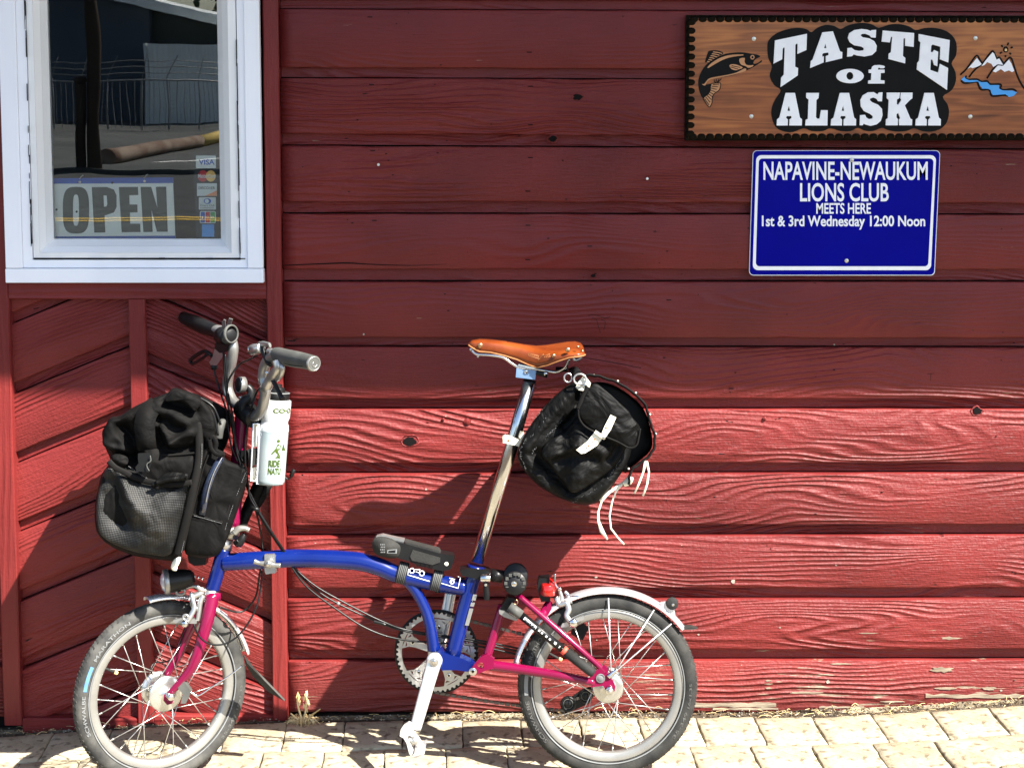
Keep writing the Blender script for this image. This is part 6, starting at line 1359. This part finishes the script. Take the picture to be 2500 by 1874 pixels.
ribbon('4', [(560, 265, .150), (510, 300, .172), (478, 360, .186), (468, 430, .192), (475, 520, .194), (490, 608, .190)], [.040, .044, .046, .046, .044, .042], 0, 'buckle_strap', 'cordura', fbag, .004)
bk = plate('4', [(420, 635), (515, 630), (520, 655), (512, 680), (518, 720), (500, 775), (410, 768), (400, 740), (425, 705), (420, 680)], .200, .009); bk.build('buckle', MT['black'], fbag)
MB().tube([P('4', x, y, .206) for x, y in ((512, 650), (516, 690), (490, 710), (488, 735), (505, 765))], .0013, 6, sub=4).build('buckle_edge', MT['greyrub'], fbag)
# corner rib
strapm('4', [(868, 400, .150), (880, 560, .158), (872, 720, .164), (838, 880, .170), (800, 1060, .172), (760, 1220, .168), (715, 1400, .160)], .16, .0095, 'corner_rib', 'piping', fbag, .55)
strapm('4', [(812, 1088), (930, 1115), (1055, 1148)], .139, .0018, 'pocket_seam', 'piping', fbag, .8, 6)
strapm('4', [(950, 640), (905, 760), (870, 900), (830, 1060), (790, 1220), (760, 1360)], .146, .0020, 'pocket_seam', 'piping', fbag, .8, 6)
strapm('4', [(1205, 760), (1130, 960), (1075, 1120), (1040, 1260), (1020, 1370)], .130, .0020, 'pocket_seam', 'piping', fbag, .8, 6)
MT['zip'] = mottled('shiny_navy_zip', (.010, .014, .028), (.018, .024, .045), .16, 30, Coat_Weight=1.0, Coat_Roughness=.1)
mb = MB()
for pts, o_ in (([(900, 560), (895, 700), (862, 860), (820, 1040), (782, 1220), (745, 1380)], .168), ([(840, 1100), (930, 1124), (1050, 1158)], .143), ([(350, 730), (480, 815), (600, 848), (720, 852), (815, 838)], .180), ([(1225, 780), (1150, 975), (1095, 1130), (1058, 1260)], .132)):
    q = smooth_poly(pts, 26, False)
    for i in range(0, len(q)-1, 2): mb.tube([P('4', *q[i], o_), P('4', *q[i+1], o_)], .0007, 4, sub=1, caps=False)
mb.build('stitching', MT['refl'], fbag, kind='stuff')
ribbon('4', [(1050, 660, .142), (1010, 720, .148), (970, 800, .150), (935, 900, .150), (915, 1000, .148), (900, 1095, .144)], [.012, .0150, .0155, .0155, .0150, .014], 0, 'zip', 'zip', fbag, .004)
strapm('4', [(1060, 650, .148), (1028, 705, .154), (985, 790, .156), (950, 900, .156), (930, 1000, .154)], .15, .0012, 'zip_teeth', 'silver', fbag, .8, 6)
strapm('4', [(960, 520), (985, 510), (1005, 560), (1000, 610), (1060, 640)], .150, .006, 'side_loop', 'cordura', fbag, .5)
strapm('4', [(955, 530), (970, 600), (1010, 640), (1070, 645)], .152, .005, 'side_loop', 'cordura', fbag, .5)
T('4', [(1025, 520, .04), (1035, 450, .04), (1055, 400, .03), (1062, 440, .02)], [.009, .0095, .009, .007], 'carrier_frame', 'greyrub', fbag, 12, 6)
T('4', [(720, 1390, .13), (715, 1430, .135), (700, 1460, .137), (690, 1490, .137), (712, 1500, .137)], [.0065, .0075, .0080, .0065, .004], 'frame_hook', 'cream', fbag, 12, 5)
for (x0, y0, x1, y1) in ((880, 215, 1040, 420), (900, 240, 1020, 500), (915, 330, 1000, 470), (870, 260, 990, 540)): strapm('4', [(x0, y0), ((x0+x1)/2+25, (y0+y1)/2-30), (x1, y1)], .135, .0030, 'bungee', 'cable', fbag, .9, 6)
# loose strap behind the stem
ribbon('4', [(1330, 830, -.02), (1310, 900, -.03), (1260, 1010, -.03), (1215, 1120, -.02), (1190, 1190, .0)], [.020, .028, .028, .026, .022], 0, 'hanging_strap', 'canvas', fbag, .003)
ribbon('4', [(1395, 860, -.04), (1370, 900, -.04), (1330, 980, -.04), (1290, 1060, -.04)], [.024, .026, .024, .018], 0, 'hanging_strap', 'canvas', fbag, .003)

# ---------- saddle bag
sb = thing('saddle_bag', 'black canvas saddlebag with pale leather straps hanging behind the brown saddle', 'bag', P('7', 850, 900, 0))
bodyS = [(845, 385), (900, 370), (960, 400), (1100, 480), (1215, 580), (1262, 700), (1250, 860), (1215, 980), (1130, 1110), (1010, 1250), (890, 1275), (760, 1240), (640, 1175), (540, 1100), (460, 1010), (425, 930), (432, 850), (500, 730), (590, 610), (680, 510), (770, 430)]
FS1 = foldfield('7', [([(860, 430), (700, 590), (560, 760), (500, 850)], .010, .010), ([(900, 450), (830, 640), (760, 720)], .012, -.016), ([(560, 900), (640, 1000), (800, 1160)], .012, -.012), ([(470, 850), (520, 1000), (650, 1140)], .012, .008), ([(850, 1230), (980, 1190), (1100, 1080)], .010, .010)], .135)
rg, dsb_ = soft('7', bodyS, .135, -.205, 130, .035, .010, .0050, 12, 41, .003, inner=DEN); pillow(rg, 'bag_body', MT['canvas'], sb, disp=lambda p: dsb_(p)+Vector((0, -FS1(p) if p.y < YB+LEAN*p.z-.06 else 0, 0)))
# big flap: curved sheet running across the bag
fl = smooth_poly([(905, 350), (960, 338), (1060, 362), (1160, 400), (1265, 470), (1345, 550), (1368, 620), (1392, 700), (1418, 780), (1408, 880), (1350, 950), (1270, 1010), (1240, 1060), (1232, 1135)], 6, False)
rr = random.Random(8); mb = MB(); m = len(fl); K = 8; vv = []
for i, (x, y) in enumerate(fl):
    w_ = math.sin(i*1.1)*3+rr.uniform(-2, 2)
    for k in range(K+1):
        o = lerp(.150, -.175, k/K); sag = math.sin(math.pi*k/K)*-6
        vv.append(P('7', x+w_*(.5 if k else 1)-sag*.2, y+w_-sag*.2, o+rr.uniform(-.001, .001)))
mb.add(vv, [(i*(K+1)+k, (i+1)*(K+1)+k, (i+1)*(K+1)+k+1, i*(K+1)+k+1) for i in range(m-1) for k in range(K)], True)
me = mb.mesh('flap'); bm = bmesh.new(); bm.from_mesh(me); bmesh.ops.solidify(bm, geom=bm.faces[:], thickness=.0035); bm.to_mesh(me); bm.free()
for p in me.polygons: p.use_smooth = True
link('flap', me, MT['canvas'], sb)
MB().tube([Vector(vv[i*(K+1)])-NB*.001 for i in range(m)], .0026, 8, sub=1).build('flap_binding', MT['piping'], sb)
# dark inner throat between body and flap
thr = [(960, 400), (1080, 400), (1230, 480), (1330, 580), (1370, 680), (1395, 800), (1385, 880), (1330, 940), (1240, 1010), (1200, 1050), (1180, 960), (1250, 860), (1255, 700), (1200, 580), (1080, 480)]
rg, dp_ = soft('7', thr, .095, -.16, 60, .03, .004, .004, 12, 51); pillow(rg, 'inner_throat', MT['burnt'], sb, disp=dp_)
# side pocket and its own flap
pkS = [(930, 470), (1080, 520), (1190, 600), (1235, 700), (1225, 820), (1180, 910), (1080, 1040), (960, 1130), (830, 1195), (760, 1120), (640, 960), (600, 900), (640, 820), (760, 760), (850, 640)]
FS2 = foldfield('7', [([(620, 930), (740, 890), (840, 840), (980, 860), (1060, 900)], .012, .012), ([(700, 960), (860, 930), (1000, 960)], .012, -.010), ([(830, 700), (860, 800), (880, 960), (820, 1150)], .016, .008), ([(1000, 980), (900, 1080)], .014, .007), ([(780, 740), (760, 850)], .014, -.012), ([(1080, 940), (1140, 860)], .010, -.010)], .16)
rg, dsp_ = soft('7', pkS, .160, .110, 120, .020, .016, .0045, 13, 61, .003, inner=DEN); pillow(rg, 'side_pocket', MT['canvas'], sb, disp=lambda p: dsp_(p)+Vector((0, -FS2(p), 0)))
flS = [(940, 430), (985, 400), (1060, 450), (1220, 590), (1250, 640), (1312, 725), (1300, 790), (1285, 850), (1230, 865), (1150, 820), (1040, 775), (920, 715), (870, 650), (862, 590), (900, 500)]
rg, dp_ = soft('7', flS, .190, .165, 66, .010, .008, .0045, 14, 71, .002); pillow(rg, 'pocket_flap', MT['canvas'], sb, disp=dp_)
strapm('7', [(865, 590), (872, 655), (920, 718), (1040, 778), (1150, 824), (1232, 866), (1284, 850), (1302, 790), (1312, 728)], .192, .0022, 'flap_edge', 'piping', sb, .9, 8)
strapm('7', [(940, 428), (900, 500), (865, 590)], .190, .0065, 'flap_edge', 'piping', sb, .6, 8)
plate('7', [(1098, 628), (1138, 648), (1100, 735), (1062, 790), (1030, 775), (1050, 720)], .206, .003).build('pocket_strap', MT['cream'], sb)
plate('7', [(985, 750), (1045, 792), (1000, 850), (915, 905), (885, 910), (850, 882), (930, 820)], .203, .003).build('pocket_strap', MT['cream'], sb)
plate('7', [(990, 740), (1050, 780), (1062, 800), (1040, 802), (985, 760)], .210, .003).build('strap_keeper', MT['cream'], sb)
for (x, y) in ((983, 806), (938, 852), (1065, 722)): disc(P('7', x, y, .2065), .0024, .001, 8).build('strap_hole', MT['edge'], sb)
MB().ball(P('7', 1048, 794, .210), (.0045, .003, .0045), 10).build('strap_stud', MT['chrome'], sb)
# leather tab with its ring, and the far ring
plate('7', [(862, 395), (900, 350), (925, 360), (955, 400), (945, 432), (905, 455), (868, 450), (845, 430)], .150, .004).build('leather_tab', MT['cream'], sb)
MB().tube([P('7', 876+44*math.cos(a), 372+38*math.sin(a), .156) for a in [i*math.pi/8 for i in range(16)]], .0024, 8, closed=True, sub=2).build('tab_ring', MT['silver'], sb)
MB().tube([P('7', 790+28*math.cos(a), 362+32*math.sin(a), .05) for a in [i*math.pi/8 for i in range(16)]], .0022, 8, closed=True, sub=2).build('tab_ring', MT['silver'], sb)
disc(P('7', 915, 418, .152), .004, .002).build('tab_rivet', MT['chrome'], sb)
T('7', [(800, 330, .03), (840, 315, .03), (860, 330, .06)], [.012, .012, .008], 'support_clamp', 'black', sb, 12, 4)
# frayed seams
for pts in ([(840, 455), (790, 520), (740, 560), (700, 600), (640, 640), (600, 690), (560, 750), (530, 780), (490, 810)], [(490, 800), (455, 860), (448, 920), (472, 995)], [(820, 1268), (880, 1225), (930, 1200), (1000, 1165), (1060, 1110), (1100, 1060), (1150, 980)], [(530, 905), (555, 870), (600, 820), (660, 760), (720, 700)]):
    rr = random.Random(len(pts)); mb = MB()
    for i in range(len(pts)-1):
        for j in range(14):
            x = lerp(pts[i][0], pts[i+1][0], j/9)+rr.uniform(-5, 5); y = lerp(pts[i][1], pts[i+1][1], j/9)+rr.uniform(-5, 5); q_ = P('7', x, y, .142+rr.uniform(-.002, .004)); mb.ball(q_, rr.uniform(.0005, .0011), 5)
    mb.build('frayed_seam', MT['refl'], sb, kind='stuff')
for (x, y) in ((977, 342), (1150, 385), (1280, 470), (1383, 625), (1425, 765), (1228, 1018)): MB().ball(P('7', x, y, .145), (.0024, .002, .0024), 8).build('flap_stud', MT['cream'], sb)
# pale straps hanging loose
def thong(pts, wid, name='loose_strap'):
    wid = [x*.72 for x in wid]; ribbon('7', [(x, y, o) for x, y, o in pts], wid, 0, name, 'cream', sb, .0025)
thong([(1235, 1085, .10), (1160, 1140, .12), (1080, 1195, .13), (1020, 1250, .13)], [.006, .008, .008, .006])
thong([(1090, 1185, .13), (1035, 1250, .13), (1008, 1330, .13), (1010, 1400, .13), (1035, 1470, .13), (1075, 1530, .13)], [.008, .006, .006, .009, .014, .005])
thong([(1200, 1110, .12), (1140, 1175, .12), (1108, 1260, .12), (1090, 1360, .12), (1100, 1450, .12), (1145, 1510, .12), (1195, 1565, .12)], [.008, .006, .005, .005, .006, .005, .005])
thong([(1352, 962, .10), (1335, 1040, .10), (1305, 1120, .10), (1270, 1198, .10)], [.008, .006, .006, .006])
thong([(1358, 965, .09), (1375, 1040, .09), (1362, 1130, .09), (1332, 1215, .09)], [.008, .006, .006, .007])
MB().tube([P('7', x, y, .12) for x, y in ((1245, 1075), (1225, 1110), (1190, 1130))], [.007, .009, .006], 10, sub=4).build('strap_loop', MT['cream'], sb)
# strap round the seat post
mb = MB(); pa = P('7', 318, 805, 0); pb = P('7', 470, 845, 0)
plate('7', [(332, 778), (350, 775), (465, 822), (440, 860), (415, 852), (318, 830)], .019, .0025).build('post_strap', MT['cream'], sb)
plate('7', [(318, 790), (340, 776), (345, 835), (320, 832)], .0185, .034).build('post_strap', MT['cream'], sb)
plate('7', [(440, 790), (468, 755), (475, 775), (445, 830)], .015, .03).build('post_strap', MT['cream'], sb)
disc(P('7', 360, 815, .019), .003, .001, 8).build('strap_hole', MT['edge'], sb)

# ---------- bottle
bt = thing('water_bottle', 'white translucent squeeze bottle with black cap and green lettering strapped behind the stem', 'bottle', P('3', 855, 1465, .02))
bb0 = P('3', 857, 1462, .028); bt1 = P('3', 915, 690, .028); bax = (bt1-bb0).normalized(); Lb = (bt1-bb0).length
MBt = axisM(bb0, bax, (1, 0, 0))
def zt(y): return (1462-y)/(1462-690)*Lb
prof = [(0.0001, 0), (.030, 0), (.0335, .003), (.0345, .010), (.0345, zt(1130)), (.0348, zt(1020)), (.0338, zt(985)), (.0315, zt(968)), (.0320, zt(950)), (.0352, zt(920)), (.0358, zt(820)), (.0352, zt(785)), (.0300, zt(778)), (.0001, zt(776))]
cut = zt(1030)
low = [p for p in prof if p[1] <= cut]+[(.03475, cut)]; up_ = [(.03475, cut)]+[p for p in prof if p[1] > cut]
MB().lathe(low, MBt, 40).build('bottle_lower', MT['liquid'], bt); MB().lathe(up_, MBt, 40).build('bottle_upper', MT['bottle'], bt)
MB().lathe([(.0001, zt(779)), (.0305, zt(779)), (.0312, zt(772)), (.0312, zt(735)), (.0290, zt(722)), (.020, zt(716)), (.0185, zt(700)), (.0190, zt(685)), (.0130, zt(680)), (.0120, zt(655)), (.0001, zt(652))], MBt, 32).build('bottle_cap', MT['black'], bt)
MB().lathe([(.0315, zt(726)), (.0318, zt(722)), (.0280, zt(716)), (.0278, zt(720))], MBt, 32, closed=True).build('cap_ring', MT['refl'], bt)
def wrap(s, a0, a1, y0, y1, bold, r=.0350, mat='green_ink'):
    def fn(u, v):
        a = R(lerp(a0, a1, u)); y = lerp(zt(y1), zt(y0), v); return MBt @ Vector((r*math.sin(a), y, -r*math.cos(a) if MBt.to_3x3().col[2].y > 0 else r*math.cos(a)))
    return text_obj(s, fn, 'bottle_print', MT[mat], bt, bold)
wrap('CO\u00b7O', 0, 80, 838, 876, .05, .0366); wrap('RIDE', -2, 42, 1254, 1308, .045, .0354); wrap('NATU', -2, 48, 1316, 1370, .045, .0354)
def wp(u, y, r=.0350): 
    a = R(u); return MBt @ Vector((r*math.sin(a), zt(y), -r*math.cos(a) if MBt.to_3x3().col[2].y > 0 else r*math.cos(a)))
for poly in ([(22, 1100), (26, 1088), (33, 1088), (37, 1100), (33, 1112), (26, 1112)], [(28, 1122), (46, 1140), (38, 1165), (30, 1180), (40, 1215), (42, 1240), (20, 1240), (30, 1215), (20, 1185), (8, 1210), (4, 1205), (20, 1160)], [(46, 1180), (52, 1120), (60, 1150), (68, 1180)]):
    mb = MB(); mb.add([wp(*p_) for p_ in poly], [tuple(range(len(poly)))], False); link('bottle_print', mb.mesh(fix=False), MT['green_ink'], bt)
# cage and strap round the stem
cg = empty('bottle_cage', bt)
for pts in ([(768, 975), (765, 1200), (750, 1462), (840, 1466), (960, 1460)], [(768, 975), (725, 975), (716, 1150), (700, 1435), (745, 1440)]): MB().tube([P('3', x, y, .050) for x, y in pts], .0022, 8, sub=1).build('cage_wire', MT['fender'], cg)
plate('3', [(725, 980), (765, 975), (758, 1160), (718, 1165)], .040, .004).build('cage_plate', MT['cream'], cg); plate('3', [(702, 1330), (748, 1325), (745, 1435), (700, 1438)], .040, .004).build('cage_plate', MT['cream'], cg)
plate('3', [(675, 1185), (750, 1175), (748, 1305), (690, 1330), (685, 1215)], .046, .014).build('cage_mount', MT['rubber'], cg)
plate('3', [(600, 1195), (690, 1190), (680, 1330), (620, 1260)], .030, .012).build('mount_strap', MT['canvas'], cg)

# ---------- folding lock on the main tube
fl_ = thing('folding_lock', 'grey and black folding lock in its holder strapped on top of the blue frame tube', 'lock', P('9', 900, 780, 0))
plate('9', smooth_poly([(640, 600), (690, 585), (760, 600), (820, 640), (815, 700), (780, 725), (700, 715), (650, 690), (632, 645)], 3), .026, .050, True).build('lock_head', MT['rubber'], fl_)
plate('9', [(652, 600), (660, 575), (700, 566), (760, 580), (850, 598), (845, 622), (760, 606), (700, 592), (672, 600)], .010, .022).build('lock_shackle', MT['barsilver'], fl_)
plate('9', [(790, 612), (860, 628), (1090, 692), (1180, 708), (1185, 740), (1160, 800), (1110, 812), (1050, 800), (950, 775), (880, 745), (800, 722), (820, 670)], .024, .046).build('lock_holder', MT['black'], fl_)
plate('9', [(905, 668), (1092, 722), (1090, 752), (1040, 770), (900, 740), (888, 712)], .027, .006).build('lock_bars', MT['rubber'], fl_)
plate('9', [(850, 612), (1080, 672), (1092, 692), (860, 632)], .022, .040).build('lock_bars', MT['rubber'], fl_)
for i in range(4): c = P('9', 940+i*30, 768+i*4, .0255); MB().box(c-Vector((.0036, .001, .0034)), c+Vector((.0036, .001, .0034))).build('holder_slot', MT['dark'], fl_)
disc(P('9', 1133, 762, .0245), .0048, .002, 14).build('holder_rivet', MT['cream'], fl_)
for i in range(4):
    for j in range(3):
        c = P('9', 690+j*11+(i % 2)*3, 632+i*17, .0265); MB().box(c-Vector((.0011, .0004, .0014)), c+Vector((.0011, .0004, .0014))).build('lock_digit', MT['refl'], fl_)
plate('9', [(735, 668), (800, 662), (798, 692), (732, 690)], .0268, .001).build('lock_badge', MT['refl'], fl_); plate('9', [(742, 674), (790, 669), (789, 686), (740, 685)], .0275, .0008).build('lock_badge', MT['black'], fl_)
def velcro(x0, x1, yt, yb, sl):
    # strap looping round the tube
    c0 = P('9', (x0+x1)/2, (yt+yb)/2, 0); mm = axisM(c0, P('9', x1, (yt+yb)/2+sl, 0)-P('9', x0, (yt+yb)/2-sl, 0)); 
    s_ = MB().lathe([(.0222, -.0115), (.0252, -.0112), (.0258, -.008), (.0258, .008), (.0252, .0112), (.0222, .0115)], mm, 28, closed=True); ob = s_.build('velcro_strap', MT['rubber'], fl_)
    mb = MB()
    for k in range(5):
        u = -.008+.004*k; mb.lathe([(.0257, u-.0005), (.0263, u), (.0257, u+.0005)], mm, 28)
    link('strap_stitching', mb.mesh(), MT['refl'], ob, kind='stuff')
velcro(795, 875, 755, 890, 10); velcro(1030, 1105, 800, 945, 10)

# ---------- pump along the seat stay
pm = thing('bicycle_pump', 'black frame pump with white print and a red ring beside the rear seat stay', 'pump', P('8', 560, 640, .05))
T('8', [(205, 385, .046), (300, 455, .050)], .0112, 'pump_head', 'greyrub', pm, 18, 1)
T('8', [(285, 445, .050), (640, 735, .066)], .0092, 'pump_barrel', 'black', pm, 18, 1)
T('8', [(625, 722, .066), (655, 748, .067)], .0100, 'pump_ring', 'orange_red', pm, 18, 1)
T('8', [(650, 744, .067), (850, 900, .075), (868, 914, .075)], [.0108, .0112, .0095], 'pump_handle', 'rubber', pm, 18, 1)
def pumpmark(x0, y0, x1, y1, h, mat='white_ink', k=0):
    dx, dy = x1-x0, y1-y0; L_ = math.hypot(dx, dy); nx, ny = dy/L_*h/2, -dx/L_*h/2; o = .0700+k*.0006
    MB().hexa([P('8', x0+nx, y0+ny, o), P('8', x1+nx, y1+ny, o+.004), P('8', x1-nx, y1-ny, o+.004), P('8', x0-nx, y0-ny, o)], NB*.002).build('pump_print', MT[mat], pm)
pumpmark(322, 478, 415, 556, 22); pumpmark(326, 486, 411, 557, 13, 'black', 1)      # a framed line of print too small to read
for (a_, b_) in ((.08, .20), (.24, .38), (.42, .50), (.54, .70), (.74, .92)): pumpmark(lerp(328, 410, a_), lerp(484, 553, a_), lerp(328, 410, b_), lerp(484, 553, b_), 6, 'white_ink', 2)
for (x, y) in ((434, 572), (456, 590), (490, 618), (518, 640)): pumpmark(x, y, x+12, y+10, 12)
for (x, y, w_) in ((552, 664, 22), (582, 690, 20), (606, 710, 14)): pumpmark(x, y, x+w_, y+w_*.82, 17)

# ================================================================== LITTER AT THE FOOT OF THE WALL
rr = random.Random(17); mb = MB()
def leafbit(p, s, asp=.4):
    a = rr.uniform(0, 6.28); d = Vector((math.cos(a), math.sin(a), rr.uniform(-.2, .5)))*s; e = Vector((-math.sin(a), math.cos(a), rr.uniform(-.2, .4)))*s*asp
    p = Vector(p); k = len(mb.v); mb.v += [tuple(p-d), tuple(p+e+Vector((0, 0, s*.3))), tuple(p+d), tuple(p-e)]; mb.f.append((k, k+1, k+2, k+3)); mb.sm.append(False)
for i in range(2200):
    x = rr.uniform(-1.5, 1.7); y = -abs(rr.gauss(.010, .016))-.002; leafbit((x, y, gz(x)-.008+rr.uniform(0, .008)), rr.uniform(.0015, .006), rr.uniform(.2, .6))
link('leaf_litter', mb.mesh(fix=False), MT['deadleaf'], label='dead leaf scraps lying along the foot of the wall', kind='stuff')
mb = MB()
for i in range(800):
    x = rr.uniform(-1.5, 1.7); y = -abs(rr.gauss(.018, .022))-.002; s = rr.uniform(.0008, .0032); mb.ball((x, y, gz(x)-.006+rr.uniform(0, .008)), (s, s*.8, s*.6), 5)
for i in range(500):
    x = rr.uniform(-1.5, 1.7); y = rr.uniform(-.6, -.05); s = rr.uniform(.0005, .0015); mb.ball((x, y, gz(x)+.0012), s, 4)
link('gravel', mb.mesh(), MT['pebble'], label='pale grit and small stones scattered below the boards', kind='stuff')
mb = MB()
for i in range(240):
    x = rr.uniform(-1.5, 1.7) if i % 3 else rr.uniform(.3, 1.6); y = -abs(rr.gauss(.02, .025))-.003; a = rr.uniform(0, 6.28); L_ = rr.uniform(.008, .04); z = gz(x)+rr.uniform(-.003, .008)
    mb.tube([(x, y, z), (x+L_*.5*math.cos(a), y+.3*L_*math.sin(a), z+rr.uniform(0, .006)), (x+L_*math.cos(a), y+.5*L_*math.sin(a), z)], rr.uniform(.0003, .0008), 4, sub=2, caps=False)
link('dry_grass_scraps', mb.mesh(), MT['straw'], label='dry straw scraps lying in the gap under the wall', kind='stuff')
# soil banked against the wall
mb = MB(); v = []; xs = [lerp(-3, 3, i/160) for i in range(161)]
for x in xs:
    b_ = gz(x)-.010+noise.noise(Vector((x*9, 1, 1)))*.004-(.010 if .1 < x < .85 else .003); v += [(x, -.0005, b_+.010), (x, -.018, b_+.004+noise.noise(Vector((x*20, 3, 1)))*.003), (x, -.040, b_+.000+noise.noise(Vector((x*24, 7, 1)))*.003), (x, -.060+noise.noise(Vector((x*15, 5, 1)))*.012, gz(x)-.013)]
mb.add(v, [(4*i+j, 4*i+4+j, 4*i+5+j, 4*i+1+j) for i in range(160) for j in range(3)], True); mb.build('soil_strip', MT['sand'], kind='structure')
# dried weed
wd = thing('dried_weed', 'small dried straw coloured weed growing at the foot of the corner post', 'plant', PW('A', 655, 1560, -.03))
base_ = PW('A', 655, 1562, -.035)
for pts in ([(655, 1562), (660, 1535), (662, 1510), (661, 1492)], [(655, 1562), (648, 1540), (642, 1515), (644, 1502)], [(652, 1562), (640, 1550), (628, 1540)], [(660, 1562), (672, 1545), (684, 1536), (692, 1530)], [(656, 1562), (668, 1552), (678, 1560), (690, 1566)]):
    MB().tube([PW('A', x, y, -.035-.004*i) for i, (x, y) in enumerate(pts)], [.0028, .0026, .0020, .0012][:len(pts)], 8, sub=4).build('stem', MT['straw'], wd)
for (x, y) in ((661, 1500), (664, 1512), (644, 1505), (660, 1528), (646, 1520), (657, 1508), (667, 1520)):
    mb = MB(); p = PW('A', x, y, -.04); s = rr.uniform(.006, .013); d = Vector((rr.uniform(-.5, .5), rr.uniform(-.4, .4), 1)).normalized()*s*1.3; e = Vector((1, rr.uniform(-.5, .5), 0))*s*.45
    mb.hexa([p-d, p+e, p+d, p-e], (0, .0006, 0)); mb.build('leaf', MT['straw'], wd)
mb = MB()
for i in range(220):
    a = rr.uniform(0, 6.28); L_ = rr.uniform(.01, .045); z0 = base_.z-.01; x0 = base_.x+rr.gauss(0, .012); y0 = base_.y+rr.gauss(0, .008)
    mb.tube([(x0, y0, z0), (x0+L_*.5*math.cos(a), y0+.4*L_*math.sin(a), z0+rr.uniform(.005, .03)), (x0+L_*math.cos(a), y0+.5*L_*math.sin(a)-.004, z0+rr.uniform(-.004, .022))], rr.uniform(.0004, .0011), 4, sub=3, caps=False)
link('dry_tuft', mb.mesh(), MT['straw'], wd, kind='stuff')
